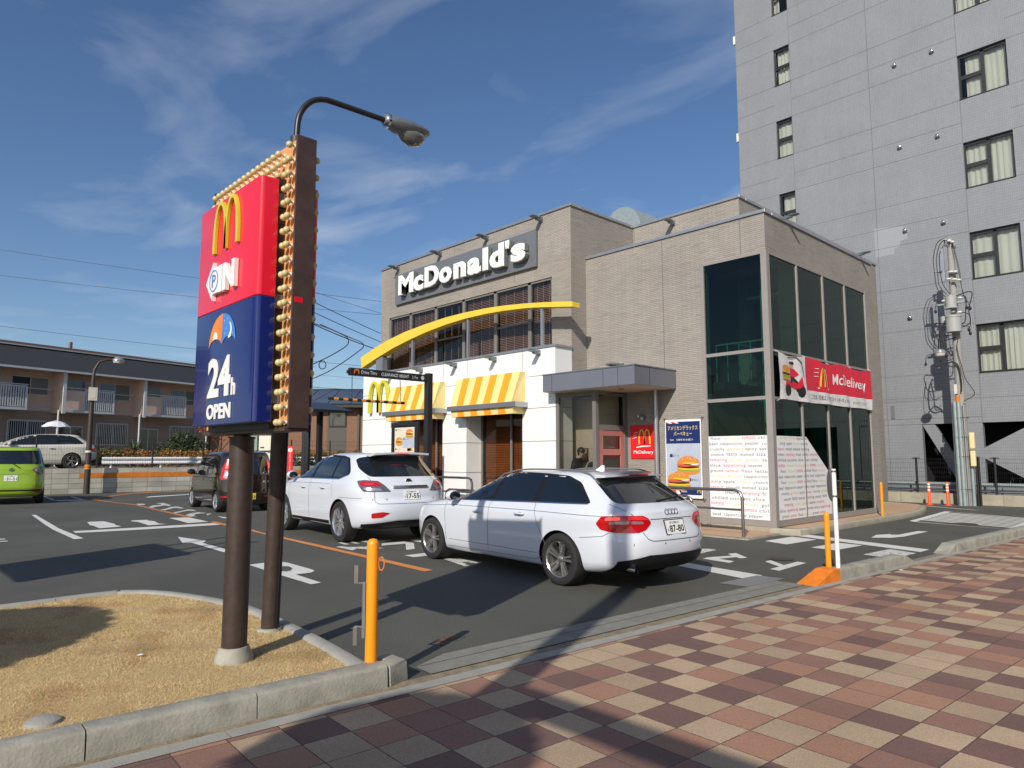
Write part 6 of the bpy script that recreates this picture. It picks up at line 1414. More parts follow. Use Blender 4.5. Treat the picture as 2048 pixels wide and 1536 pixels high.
def suv_extra(T, bvh):
    m = MB(); n = 15; top = []
    for k in range(n):
        y = -0.56+1.12*k/(n-1); h = bvh.ray_cast(Vector((-1.66, y*0.93, 4)), Vector((0, 0, -1))); dz_ = -0.025*(abs(y)/0.6)**2
        top += [(-1.66, y, h[0].z+0.012), (-1.98, y, 1.60+dz_), (-1.975, y, 1.565+dz_), (-1.80, y, 1.54+dz_)]
    m.add(top, [(i*4+j, i*4+j+1, (i+1)*4+j+1, (i+1)*4+j) for i in range(n-1) for j in range(3)]+[(3, 2, 1, 0), ((n-1)*4, (n-1)*4+1, (n-1)*4+2, (n-1)*4+3)], 'car_white')
    so = m.build('roof_spoiler', T, local=True, smooth=True, angle=40)
    m = MB(); m.box(-1.985, -1.978, -0.13, 0.13, 1.572, 1.59, 'lamp_bright'); m.build('brake_light', so, local=True)
    c = on_rear(bvh, 0.0, 1.085, 0.012); m = MB(); pts = [(c.x, c.y+0.062*math.cos(a), c.z+0.045*math.sin(a)) for a in [2*math.pi*q/24 for q in range(25)]]; m.tube(pts, 0.006, 'chrome', 6)
    m.add([(c.x+0.004, c.y+0.058*math.cos(2*math.pi*q/20), c.z+0.041*math.sin(2*math.pi*q/20)) for q in range(20)], [tuple(range(20))], 'ink')
    m.bar((c.x, 0.02, c.z+0.028), (c.x, 0.012, c.z-0.02), 0.008, 0.008, 'chrome'); m.bar((c.x, 0.014, c.z-0.022), (c.x, -0.035, c.z-0.022), 0.008, 0.008, 'chrome'); m.build('oval_emblem', T, local=True, smooth=True)
    m = MB(); pts = [tuple(on_rear(bvh, y, 0.995, 0.022)) for y in (0.34, 0.2, 0, -0.2, -0.34)]
    for a_, b_ in zip(pts, pts[1:]): m.bar(a_, b_, 0.03, 0.045, 'chrome')
    m.build('chrome_strip', T, local=True)
    rear_text(T, bvh, 'LEXUS', 0.70, 0.765, 0.27, 0.035); rear_text(T, bvh, 'RX 450h', -0.44, 0.765, 0.24, 0.03)
    m = MB(); h = bvh.ray_cast(Vector((-1.25, 0, 4)), Vector((0, 0, -1))); z = h[0].z; m.prism([(-1.33, z-0.01), (-1.17, z-0.01), (-1.24, z+0.02), (-1.30, z+0.05), (-1.33, z+0.05)], -0.012, 0.012, 'white_paint', axis='y'); m.build('aerial_fin', T, local=True)
    m = MB(); m.sph((-0.6, 0, 1.40), 0.12, 'ink', 10, 8)
SUV = dict(paint='car_white', r=0.365, wb=2.69, hw=0.925, rim='rim_bright', style=10, arch=0.41,
    levels=[(0.25, -2.0, 2.0, 0.82, 7), (0.29, -2.22, 2.12, 0.88, 7), (0.40, -2.36, 2.20, 0.905, 7), (0.52, -2.40, 2.23, 0.92, 7), (0.65, -2.405, 2.23, 0.925, 7), (0.74, -2.38, 2.20, 0.925, 7), (0.80, -2.34, 2.12, 0.925, 7.5),
            (0.92, -2.31, 1.98, 0.92, 8), (1.01, -2.27, 1.70, 0.905, 8), (1.08, -2.22, 1.30, 0.88, 7.5), (1.13, -2.17, 1.02, 0.855, 7), (1.20, -2.10, 0.88, 0.825, 6.5), (1.32, -1.98, 0.64, 0.765, 6), (1.44, -1.88, 0.38, 0.70, 5.6), (1.52, -1.82, 0.15, 0.65, 5.2), (1.565, -1.74, -0.08, 0.60, 4.6), (1.59, -1.58, -0.32, 0.50, 4), (1.60, -1.2, -0.6, 0.3, 3.5)],
    windows=[[(0.86, 1.115), (0.05, 1.13), (-0.05, 1.49), (0.20, 1.42), (0.48, 1.30), (0.72, 1.19)], [(-0.06, 1.13), (-0.86, 1.14), (-0.86, 1.50), (-0.45, 1.525), (-0.12, 1.50)], [(-0.93, 1.14), (-1.22, 1.145), (-1.50, 1.22), (-1.42, 1.30), (-1.20, 1.48), (-0.93, 1.495)]],
    winframe=[[(0.95, 1.10), (-1.22, 1.125), (-1.56, 1.215), (-1.48, 1.31), (-1.25, 1.50), (-0.95, 1.54), (-0.45, 1.555), (-0.05, 1.53), (0.24, 1.455), (0.54, 1.32), (0.78, 1.19)]], beltline=[(0.95, 1.10), (-1.22, 1.12), (-1.54, 1.205)],
    seams=[[(0.98, 1.08), (1.06, 0.95), (1.04, 0.60), (1.0, 0.42)], [(-0.0, 1.11), (0.02, 0.95), (0.02, 0.38)], [(-0.98, 1.12), (-1.02, 0.90), (-1.05, 0.80)], [(-1.35, 0.80), (-2.05, 0.80)], [(1.9, 0.95), (0.9, 1.01), (-0.9, 1.03)]],
    handles=[(0.30, 0.93), (-0.62, 0.945)], mirror=(0.76, 1.11), sill=[[(0.90, 0.23), (-0.88, 0.23), (-0.90, 0.36), (0.92, 0.345)]],
    wo=-1.4, wrap=[([(23, .915), (30, 1.03), (37, 1.10), (52, 1.115), (60, 1.10), (56, 1.02), (50, .92)], 'lamp_smoke', 0.010), ([(32, 1.015), (36, 1.075), (54, 1.085), (56, 1.055), (52, 1.015)], 'lamp_red', 0.014), ([(40, 1.035), (40, 1.06), (50, 1.065), (50, 1.04)], 'lamp_bright2', 0.017), ([(31, .935), (34, .975), (50, .99), (48, .94)], 'lamp_clear', 0.013), ([(24, .555), (31, .575), (41, .55), (41, .465), (31, .48)], 'lamp_red', 0.007)],
    rear_glass=[(0.66, 1.17), (-0.66, 1.17), (-0.72, 1.30), (-0.66, 1.50), (-0.50, 1.53), (0.50, 1.53), (0.66, 1.50), (0.72, 1.30)],
    rear_parts=[([(0.78, 0.265), (-0.78, 0.265), (-0.84, 0.36), (-0.30, 0.42), (0.30, 0.42), (0.80, 0.36)], 'black_plastic', 0.016)],
    rear_seams=[[(0.66, 0.92), (0.66, 0.74), (0.60, 0.71), (-0.60, 0.71), (-0.66, 0.74), (-0.66, 0.92)], [(0.66, 1.10), (0.68, 1.17)]],
    plate=((0.0, 0.855, 0.33, 0.165), 'plate_white', ('\u540d\u53e4\u5c4b333', '\u3082', '17-55'), 'ink'), plate_frame=False, extra=(suv_extra,))
car('white_suv', 'white sport utility car with slanted rear window queueing ahead of the estate car', (-12.60, 7.46, 0), rad(174.9), SUV)

def kei_extra(T, bvh):
    c = on_rear(bvh, -0.42, 1.02, 0.01); m = MB(); m.tube([(c.x, c.y+0.05*math.cos(a), c.z+0.05*math.sin(a)) for a in [2*math.pi*q/16 for q in range(17)]], 0.010, 'chrome', 6); m.build('round_emblem', T, local=True, smooth=True)
    rear_text(T, bvh, 'MOCO', -0.36, 0.78, 0.18, 0.05)
KEI = dict(paint='car_brown', r=0.285, wb=2.48, hw=0.74, rim='rim_bright', style=7, arch=0.315,
    levels=[(0.18, -1.62, 1.60, 0.64, 8), (0.24, -1.72, 1.70, 0.70, 8), (0.40, -1.76, 1.74, 0.735, 9), (0.55, -1.77, 1.74, 0.74, 9), (0.75, -1.75, 1.70, 0.74, 9), (0.90, -1.73, 1.62, 0.735, 9), (0.98, -1.72, 1.50, 0.725, 9), (1.05, -1.71, 1.32, 0.715, 8), (1.22, -1.68, 1.10, 0.695, 8), (1.42, -1.64, 0.84, 0.665, 7), (1.54, -1.60, 0.62, 0.63, 6), (1.60, -1.52, 0.35, 0.57, 5), (1.625, -1.25, 0.0, 0.42, 4), (1.63, -0.9, -0.3, 0.2, 3.5)],
    windows=[[(1.10, 1.02), (0.15, 1.0), (0.12, 1.50), (0.55, 1.49), (0.78, 1.36)], [(0.06, 1.0), (-0.80, 1.02), (-0.80, 1.48), (0.03, 1.50)], [(-0.90, 1.03), (-1.25, 1.08), (-1.20, 1.44), (-0.90, 1.47)]],
    seams=[[(0.95, 0.95), (0.95, 0.35)], [(0.0, 0.98), (0.0, 0.28)], [(-0.90, 0.98), (-0.95, 0.60)], [(1.4, 0.80), (-1.3, 0.84)]], handles=[(0.15, 0.84), (-0.75, 0.86)], mirror=(0.78, 1.0),
    wo=-1.0, wrap=[([(38, .88), (37, 1.1), (38, 1.40), (46, 1.40), (54, 1.15), (55, .90), (50, .86)], 'lamp_red', 0.012), ([(40, .90), (39, 1.10), (46, 1.12), (48, .92)], 'lamp_clear', 0.016), ([(40, 1.16), (40, 1.32), (45, 1.32), (47, 1.16)], 'lamp_bright', 0.016)],
    rear_glass=[(0.52, 1.0), (-0.52, 1.0), (-0.50, 1.48), (0.50, 1.48)],
    rear_parts=[([(0.68, 0.40), (0.40, 0.40), (0.40, 0.44), (0.68, 0.44)], 'lamp_red', 0.008), ([(-0.68, 0.40), (-0.40, 0.40), (-0.40, 0.44), (-0.68, 0.44)], 'lamp_red', 0.008)],
    rear_seams=[[(0.55, 0.85), (0.55, 0.50), (-0.55, 0.50), (-0.55, 0.85)]],
    plate=((0.0, 0.42, 0.33, 0.165), 'plate_yellow', ('\u540d\u53e4\u5c4b580', '\u3042', '\u30fb\u30fb53'), 'ink'), plate_frame=False, extra=(kei_extra,))
car('small_brown_car', 'small dark brown upright car with tall red rear lamps seen behind the brown poles', (-20.95, 8.26, 0), rad(174.6), KEI).scale = (1.03, 1.03, 1.03)

def lime_extra(T, bvh):
    c = on_rear(bvh, 0.02, 1.03, 0.012); m = MB()
    for rx, rz_ in ((0.07, 0.048), (0.045, 0.02), (0.018, 0.046)): m.tube([(c.x, c.y+rx*math.cos(a), c.z+rz_*math.sin(a)) for a in [2*math.pi*q/16 for q in range(17)]], 0.006, 'chrome', 6)
    m.build('oval_emblem', T, local=True, smooth=True)
    m = MB(); m.bar(on_rear(bvh, -0.02, 1.20, 0.02), on_rear(bvh, -0.18, 1.09, 0.03), 0.03, 0.02, 'black_plastic'); m.build('wiper', T, local=True)
LIME = dict(paint='car_lime', r=0.32, wb=2.70, hw=0.87, rim='rim_silver', style=7, arch=0.35,
    levels=[(0.22, -1.95, 1.90, 0.76, 8), (0.30, -2.10, 2.0, 0.83, 8), (0.42, -2.14, 2.05, 0.86, 9), (0.60, -2.14, 2.05, 0.872, 9), (0.80, -2.10, 2.0, 0.872, 9), (0.95, -2.08, 1.85, 0.868, 9), (1.05, -2.07, 1.5, 0.858, 9), (1.12, -2.05, 1.2, 0.845, 8), (1.30, -2.0, 0.90, 0.80, 8), (1.50, -1.93, 0.55, 0.75, 7), (1.62, -1.88, 0.25, 0.71, 6), (1.68, -1.80, 0.05, 0.66, 5.5), (1.715, -1.5, -0.25, 0.5, 4), (1.72, -1.0, -0.5, 0.25, 3.5)],
    windows=[[(0.95, 1.08), (0.05, 1.08), (0.0, 1.55), (0.35, 1.52), (0.6, 1.38)], [(-0.05, 1.08), (-0.95, 1.10), (-0.95, 1.54), (-0.08, 1.56)], [(-1.05, 1.12), (-1.70, 1.16), (-1.66, 1.48), (-1.05, 1.54)]],
    seams=[[(0.0, 1.06), (0.0, 0.32)], [(-1.0, 1.08), (-1.05, 0.60)]], handles=[(0.15, 0.92)], mirror=(0.82, 1.08),
    wo=-1.3, wrap=[([(34, 1.02), (38, 1.08), (52, 1.12), (58, 1.10), (56, .90), (50, .86), (40, .93)], 'lamp_smoke', 0.012), ([(37, 1.02), (40, 1.06), (47, 1.08), (46, .94), (41, .96)], 'lamp_clear', 0.016)],
    rear_glass=[(0.76, 1.20), (-0.76, 1.20), (-0.80, 1.34), (-0.70, 1.60), (0.70, 1.60), (0.80, 1.34)],
    rear_parts=[                ([(0.80, 0.44), (-0.80, 0.44), (-0.80, 0.40), (0.80, 0.40)], 'black_plastic', 0.008), ([(0.84, 0.40), (0.52, 0.40), (0.62, 0.35), (0.82, 0.33)], 'lamp_red', 0.012), ([(-0.84, 0.40), (-0.52, 0.40), (-0.62, 0.35), (-0.82, 0.33)], 'lamp_red', 0.012)],
    rear_seams=[[(0.62, 0.92), (0.62, 0.47), (-0.62, 0.47), (-0.62, 0.92)], [(0.45, 0.86), (0.40, 0.90), (-0.40, 0.90), (-0.45, 0.86)]],
    plate=((0.02, 0.78, 0.34, 0.165), 'plate_white', ('\u540d\u53e4\u5c4b501', '\u305d', '31-51'), 'ink_green'), plate_frame=False, extra=(lime_extra,))
car('lime_green_car', 'lime green compact van seen from behind, parked facing the block retaining wall', (-29.5, 4.1, 0), rad(172), LIME).scale = (1.06, 1.04, 1.08)
WAG = dict(ESTATE); WAG.update(paint='car_cream', extra=(), plate=(((0.0, 0.745, 0.33, 0.165)), 'plate_white', ('\u540d\u53e4\u5c4b300', '\u3055', '40-12'), 'ink_green'),
    framemat='black_plastic')
car('parked_estate_car', 'cream white estate car parked on the raised road behind the retaining wall', (-36.4, 5.55, 0.98), rad(-90), WAG).scale = (1.06, 1.04, 1.09)

# ------------------------------------------------------------------ retaining wall, raised road, fence, guard rail
m = MB(); m.box(-33.85, -33.6, -30, 34, -0.1, 1.05, 'block_wall'); o = m.build('retaining_wall'); tag(o, 'low grey concrete block wall with an orange stripe along the far side of the car park', 'wall')
m = MB(); m.box(-33.6, -33.594, 6.97, 34, 0.64, 0.85, 'orange_stripe'); so = m.build('painted_stripe', o)
flat('raised_road', [(-33.85, -60), (-33.85, 60), (-120, 60), (-120, -60)], 0.96, 'asphalt')
flat('verge', [(-36.9, 7.0), (-36.9, 40), (-60, 40), (-60, 7.0)], 0.975, 'terrace_soil')
FN = thing('mesh_fence', 'thin dark wire mesh fence on dark posts along the top of the block wall', 'fence', (-33.72, 10, 1.05))
for k in range(-4, 12):
    y = 5.43+k*2.18; m = MB(); m.tube([(-33.72, y, 1.05), (-33.72, y, 2.38)], 0.035, 'black_metal', 8); m.build('post', FN)
m = MB()
for z in (1.12, 1.35, 1.6, 1.85, 2.1, 2.33): m.box(-33.723, -33.717, -3.5, 30, z-0.004, z+0.004, 'black_metal')
for k in range(330): y = -3.5+k*0.1; m.box(-33.722, -33.718, y-0.0022, y+0.0022, 1.10, 2.34, 'black_metal')
m.build('wire_mesh', FN, fix=False)
GR = thing('guard_rail', 'white corrugated guard rail running behind the mesh fence', 'guard rail', (-35.5, 14, 0.96))
m = MB(); prof = [(0.0, 1.18), (0.04, 1.20), (0.05, 1.25), (0.0, 1.30), (-0.01, 1.34), (0.0, 1.38), (0.05, 1.43), (0.04, 1.49), (0.0, 1.51)]
m.add([(-35.5+p[0], 8.2, p[1]) for p in prof]+[(-35.5+p[0], 34, p[1]) for p in prof], [(i, i+1, 10+i, 9+i) for i in range(8)], 'white_paint'); m.build('rail', GR, smooth=True, angle=60)
for k in range(12): m = MB(); m.tube([(-35.56, 8.6+k*2.1, 0.96), (-35.56, 8.6+k*2.1, 1.47)], 0.05, 'white_paint', 10); m.build('post', GR)
# lamp post with warning stripes
PL = thing('street_lamp', 'thin brown lamp post with a small bowl lamp standing against the block wall', 'street lamp', (-33.15, 7.17, 0))
m = MB(); m.tube([(-33.15, 7.17, 0), (-33.15, 7.17, 4.6), (-33.15, 7.19, 5.15), (-33.12, 7.35, 5.5), (-33.08, 7.65, 5.62), (-33.05, 7.9, 5.62)], [0.12, 0.085, 0.06, 0.05, 0.05, 0.05], 'pole_brown', 14); m.build('pole', PL, smooth=True, angle=60)
m = MB(); m.lathe([(0.0, 0.16), (0.12, 0.14), (0.24, 0.02), (0.25, -0.02)], (-33.05, 8.05, 5.62), 'silver_metal', 18); m.lathe([(0.23, -0.02), (0.18, -0.12), (0.0, -0.16)], (-33.05, 8.05, 5.62), 'porcelain', 18); m.build('lamp_head', PL, smooth=True)
m = MB(); m.box(-33.12, -32.98, 7.02, 7.32, 3.85, 4.4, 'porcelain'); m.box(-32.98, -32.975, 7.08, 7.26, 3.95, 4.3, 'kiosk_red' if False else 'poster_cream'); m.build('junction_box', PL)
m = MB()
for k in range(3): m.lathe([(0.123, 1.02+k*0.07), (0.123, 1.055+k*0.07)], (-33.15, 7.17, 0), 'awning_orange', 14)
m.lathe([(0.13, 1.7), (0.13, 1.78)], (-33.15, 7.17, 0), 'poster_cream', 14); m.build('warning_band', PL)

# ------------------------------------------------------------------ two storey apartment row
AP = thing('apartment_building', 'two storey pale pink apartment row with dark tiled roof and white balconies', 'apartment building', (-47, 5, 0.96), math.atan2(0.958, -0.287))
# local x runs along the street front, local -y faces the camera ( origin at ground )
def L(z): return z-0.96
m = MB(); m.box(-14, 24, 0.0, 7.0, 0.0, L(4.15), 'apt_wall_shaded'); m.box(-14, 24, 0.0, 7.0, L(4.15), L(6.5), 'apt_wall'); m.build('wall', AP, local=True)
m = MB()   # roof: slope rising away from the street
m.add([(-14.6, -1.3, L(6.42)), (24.6, -1.3, L(6.42)), (24.6, 3.4, L(8.28)), (-14.6, 3.4, L(8.28))], [(0, 1, 2, 3)], 'roof_dark')
m.add([(-14.6, 8.0, L(6.42)), (24.6, 8.0, L(6.42)), (24.6, 3.4, L(8.28)), (-14.6, 3.4, L(8.28))], [(0, 1, 2, 3)], 'roof_dark')
m.add([(24.6, -1.3, L(6.42)), (24.6, 8.0, L(6.42)), (24.6, 3.4, L(8.28))], [(0, 1, 2)], 'apt_wall'); m.add([(-14.6, -1.3, L(6.42)), (-14.6, 8.0, L(6.42)), (-14.6, 3.4, L(8.28))], [(0, 1, 2)], 'apt_wall')
m.add([(-14.6, -1.3, L(6.41)), (24.6, -1.3, L(6.41)), (24.6, 8, L(6.41)), (-14.6, 8, L(6.41))], [(0, 1, 2, 3)], 'apt_wall')
m.box(-14.65, 24.65, 3.1, 3.7, L(8.26), L(8.46), 'roof_edge'); m.box(-14.65, 24.65, 3.05, 3.1, L(8.24), L(8.30), 'apt_trim'); ro = m.build('roof', AP, local=True, fix=False)
m = MB(); m.box(-14.65, 24.65, -1.42, -1.30, L(6.36), L(6.47), 'apt_trim'); m.build('gutter', AP, local=True)
m = MB(); m.box(6.0, 6.15, 3.3, 3.5, L(8.4), L(8.9), 'roof_edge'); m.build('vent_pipe', ro, local=True)
def win(x0, x1, z0, z1, nm='window', cur=False, bars=False):
    f = MB(); f.box(x0-0.05, x1+0.05, -0.05, 0.02, L(z0)-0.05, L(z1)+0.05, 'apt_trim'); fo = f.build('window', AP, local=True)
    g = MB(); xm = (x0+x1)/2; g.box(x0, xm-0.03, -0.06, -0.045, L(z0), L(z1), 'window_dark'); g.box(xm+0.03, x1, -0.06, -0.045, L(z0), L(z1), 'curtain_dim' if cur else 'window_dark'); g.build('pane', fo, local=True)
    if bars:
        g = MB()
        for k in range(int((x1-x0)/0.11)): g.box(x0+k*0.11, x0+k*0.11+0.02, -0.13, -0.11, L(z0)-0.1, L(z1)+0.05, 'apt_trim')
        g.box(x0, x1, -0.14, -0.10, L(z1)+0.05, L(z1)+0.09, 'apt_trim'); g.build('bars', fo, local=True)
for k in range(-3, 5):
    s = 3.55+k*4.87
    f = MB(); f.add([(s-0.10, -0.02, L(6.42)), (s-0.10, -1.25, L(6.42)), (s-0.10, -0.95, L(4.05)), (s-0.10, -0.02, L(4.05)), (s+0.04, -0.02, L(6.42)), (s+0.04, -1.25, L(6.42)), (s+0.04, -0.95, L(4.05)), (s+0.04, -0.02, L(4.05))], [(0, 1, 2, 3), (7, 6, 5, 4), (0, 4, 5, 1), (1, 5, 6, 2), (2, 6, 7, 3), (3, 7, 4, 0)], 'apt_wall'); f.build('divider_wall', AP, local=True)
    f = MB(); f.box(s-0.12, s+0.06, -1.27, -1.20, L(4.0), L(6.42), 'apt_trim'); f.tube([(s-0.15, -0.95, 0), (s-0.15, -0.95, L(4.2))], 0.05, 'apt_trim', 8); f.build('downpipe', AP, local=True)
    b_ = MB(); b_.box(s+0.05, s+1.25, -1.05, -0.97, L(4.25), L(5.38), 'apt_wall'); b_.box(s+0.05, s+3.0, -1.1, -0.02, L(4.10), L(4.24), 'apt_trim'); bo = b_.build('balcony', AP, local=True)
    b_ = MB(); b_.box(s+1.25, s+3.0, -1.06, -1.0, L(5.40), L(5.46), 'apt_trim'); b_.box(s+2.95, s+3.0, -1.06, -0.02, L(4.25), L(5.46), 'apt_trim'); b_.box(s+0.05, s+3.0, -1.08, -1.02, L(5.5), L(5.54), 'apt_trim')
    for q in range(14): b_.box(s+1.29+q*0.123, s+1.35+q*0.123, -1.05, -1.01, L(4.28), L(5.40), 'apt_trim')
    b_.build('balcony_rail', bo, local=True)
    win(s+0.2, s+1.75, 4.5, 6.05); win(s+2.65, s+4.5, 5.10, 6.03, cur=True); win(s+2.6, s+4.5, 2.3, 3.52, bars=True); win(s+0.4, s+1.7, 1.4, 3.3)
    b_ = MB(); b_.box(s+2.1, s+2.75, -0.95, -0.62, L(4.26), L(4.82), 'apt_trim'); b_.lathe([(0.2, 0.0), (0.0, 0.0)], (s+2.42, -0.955, L(4.54)), 'grey_wall', 14, axis='y', cap=False); b_.build('air_conditioner', AP, local=True)
    b_ = MB(); b_.box(s+3.0, s+4.75, -0.35, -0.31, L(5.38), L(5.42), 'apt_trim'); b_.build('rail', AP, local=True); b_ = MB(); b_.box(s+3.0, s+4.75, -0.06, -0.02, L(4.22), L(4.32), 'apt_trim'); b_.build('floor_trim', AP, local=True)
# laundry and a parasol
m = MB(); m.box(0, 0.02, -0.45, 0.45, 0, 0.85, 'cloth_white'); o = m.build('hanging_sheet'); o.location = (-49.2, 9.95, 5.25); o.rotation_euler.z = rad(16); tag(o, 'white sheet hanging out to air on the upper balcony', 'laundry')
U = thing('parasol', 'white parasol standing open behind the parked cream car', 'parasol', (-42, 7.55, 0.96)); m = MB(); N_ = 12
vs = [(0, 0, 2.42)]+[(0.66*math.cos(2*math.pi*k/N_), 0.66*math.sin(2*math.pi*k/N_), 2.06+(0.04 if k % 2 else 0)) for k in range(N_)]+[(0.38*math.cos(2*math.pi*k/N_), 0.38*math.sin(2*math.pi*k/N_), 2.31) for k in range(N_)]
m.add(vs, [(0, N_+1+k, N_+1+(k+1) % N_) for k in range(N_)]+[(1+k, 1+(k+1) % N_, N_+1+(k+1) % N_, N_+1+k) for k in range(N_)], 'cloth_white'); m.build('canopy', U, local=True, fix=False)
m = MB(); m.tube([(0, 0, 0), (0, 0, 2.45)], 0.02, 'steel', 8); m.build('pole', U, local=True)
# neighbouring brown house
BH = thing('brown_house', 'brown two storey house with dark solar panelled roof behind the restaurant', 'house', (-45.2, 24.9, 0), math.atan2(3.0, 2.75))
m = MB(); m.box(-9, 7, 0, 8, 0, 5.25, 'brown_wall'); m.box(-0.3, 1.05, -0.02, 0.0, 0, 5.2, 'grey_wall'); m.build('wall', BH, local=True)
m = MB(); m.add([(-9.6, -0.7, 5.10), (7.6, -0.7, 5.10), (7.6, 4, 6.75), (-9.6, 4, 6.75)], [(0, 1, 2, 3)], 'roof_dark'); m.add([(-9.6, 8.7, 5.1), (7.6, 8.7, 5.1), (7.6, 4, 6.75), (-9.6, 4, 6.75)], [(0, 1, 2, 3)], 'roof_dark')
m.box(-9.6, 7.6, -0.85, -0.7, 4.98, 5.14, 'leaf_dark'); m.add([(-9.6, -0.7, 5.08), (7.6, -0.7, 5.08), (7.6, 8.7, 5.08), (-9.6, 8.7, 5.08)], [(0, 1, 2, 3)], 'grey_wall'); ro = m.build('roof', BH, local=True, fix=False)
m = MB(); 
for k in range(9):
    a = -8.5+k*1.65; m.add([(a, -0.3, 5.28), (a+1.58, -0.3, 5.28), (a+1.58, 3.4, 6.58), (a, 3.4, 6.58)], [(0, 1, 2, 3)], 'window_dark')
m.build('solar_panel', ro, local=True, fix=False)
for x0, x1, z0, z1 in ((-0.1, 0.95, 3.72, 4.62), (2.6, 3.6, 3.6, 4.5), (-4.6, -3.5, 3.7, 4.6), (2.4, 3.4, 1.6, 2.4)):
    f = MB(); f.box(x0-0.08, x1+0.08, -0.09, 0.0, z0-0.08, z1+0.08, 'black_metal'); fo = f.build('window', BH, local=True); g = MB(); g.box(x0, x1, -0.10, -0.085, z0, z1, 'window_dark'); g.build('pane', fo, local=True)
m = MB(); m.box(1.85, 2.0, -0.14, 0, 0, 5.0, 'grey_wall'); m.build('downpipe', BH, local=True)

# ------------------------------------------------------------------ plants
def leaves(name, label, cat, blobs, n, size, mats, loc, group=None, stems=None, flat_=0.0, seed=1):
    rn = random.Random(seed); T = thing(name, label, cat, loc, 0, group)
    vs = []; fs = []; mi = []
    for i in range(n):
        bx, by, bz, rx, ry, rz_ = rn.choice(blobs)
        while True:
            u, v, w = rn.uniform(-1, 1), rn.uniform(-1, 1), rn.uniform(-1, 1); q = u*u+v*v+w*w
            if q <= 1 and q > 0.25*rn.random(): break
        p = Vector((bx+u*rx, by+v*ry, bz+w*rz_)); s_ = size*rn.uniform(0.6, 1.4)
        a = Vector((rn.uniform(-1, 1), rn.uniform(-1, 1), rn.uniform(-0.6, 1))).normalized(); t_ = a.orthogonal().normalized(); b2 = a.cross(t_)
        k = len(vs); vs += [tuple(p-t_*s_), tuple(p+b2*s_*0.5), tuple(p+t_*s_), tuple(p-b2*s_*0.5)]; fs.append((k, k+1, k+2, k+3))
        mi.append(min(len(mats)-1, int(max(0, (0.5+0.35*math.sin(bx*9+by*5)+rn.uniform(-0.35, 0.35)))*len(mats))))
    me = bpy.data.meshes.new('foliage'); me.from_pydata(vs, [], fs)
    for q in mats: me.materials.append(MATS[q])
    me.polygons.foreach_set('material_index', mi); o = bpy.data.objects.new('foliage', me); C.objects.link(o); o.parent = T
    if stems:
        m = MB()
        for st_ in stems: m.tube(st_[0], st_[1], 'bark', 7)
        m.build('trunk', T, local=True, smooth=True)
    return T
hb = [(0.0+random.uniform(-.25, .25), k*0.28, 0.5+random.uniform(-.06, .08), 0.45, 0.30, 0.42+random.uniform(-.05, .08)) for k in range(56)]
leaves('hedge', 'clipped hedge turning orange and yellow behind the white guard rail', 'hedge', hb, 15000, 0.055, ['leaf_orange', 'leaf_yellow', 'leaf_orange', 'leaf_green'], (-37.6, 8.6, 0.97), seed=3)
leaves('shrub', 'dark green shrub in front of the apartment ground floor', 'shrub', [(0, 0, 0.9, 1.0, 0.9, 0.7), (0.3, 1.2, 1.0, 0.7, 0.8, 0.6), (0, 0.6, 1.5, 0.7, 0.8, 0.5)], 3500, 0.07, ['leaf_dark', 'leaf_green', 'leaf_dark'], (-43.2, 13.6, 0.97), stems=[([(0, 0, 0), (0, .2, 1.2)], [0.06, 0.03])], seed=5)
leaves('maple', 'small thin tree with a few red leaves by the apartment', 'tree', [(0, 0, 1.9, 0.9, 0.9, 0.5), (0.3, 1.0, 1.8, 0.7, 0.7, 0.4), (0, -0.8, 2.2, 0.6, 0.5, 0.3)], 380, 0.07, ['leaf_red', 'leaf_red', 'leaf_orange'], (-43.0, 16.2, 0.97), stems=[([(0, 0, 0), (0, .1, 0.9), (0, .9, 1.9)], [0.05, 0.04, 0.02]), ([(0, .1, 0.9), (0, -.6, 2.1)], [0.035, 0.015])], seed=6)
def sword(name, lab, loc, n, h, seed):
    rn = random.Random(seed); T = thing(name, lab, 'plant', loc); vs = []; fs = []
    for i in range(n):
        a = rn.uniform(0, 6.28); e = rn.uniform(0.15, 1.2); d = Vector((math.cos(a)*math.cos(e), math.sin(a)*math.cos(e), math.sin(e))); L_ = h*rn.uniform(0.6, 1.1); s_ = Vector((-math.sin(a), math.cos(a), 0))*0.04
        b0 = Vector((0, 0, h*0.6)); mid = b0+d*L_*0.5; tip = b0+d*L_-Vector((0, 0, 0.25*L_*math.cos(e)))
        k = len(vs); vs += [tuple(b0), tuple(mid+s_), tuple(tip), tuple(mid-s_)]; fs.append((k, k+1, k+2, k+3))
    me = bpy.data.meshes.new('foliage'); me.from_pydata(vs, [], fs); me.materials.append(MATS['leaf_green']); o = bpy.data.objects.new('foliage', me); C.objects.link(o); o.parent = T
    m = MB(); m.tube([(0, 0, 0), (0, 0, h*0.62)], 0.07, 'bark', 8); m.build('trunk', T, local=True)
sword('yucca', 'spiky leaved plant by the apartment ground floor window', (-42.6, 11.4, 0.97), 60, 1.1, 2)
leaves('bush', 'low dark green bush beside the spiky plant', 'shrub', [(0, 0, 0.6, 0.8, 1.3, 0.5)], 1800, 0.07, ['leaf_dark', 'leaf_green'], (-42.3, 9.6, 0.97), seed=8)
leaves('tree', 'dark evergreen tree at the left edge of the apartment row', 'tree', [(0, 0, 1.6, 1.1, 1.1, 1.2), (0.2, -0.9, 1.2, 1.0, 1.0, 0.9)], 3800, 0.09, ['leaf_dark', 'leaf_dark', 'leaf_green'], (-40.5, 3.15, 0.97), stems=[([(0, 0, 0), (0, 0, 1.5)], [0.12, 0.06])], seed=9)
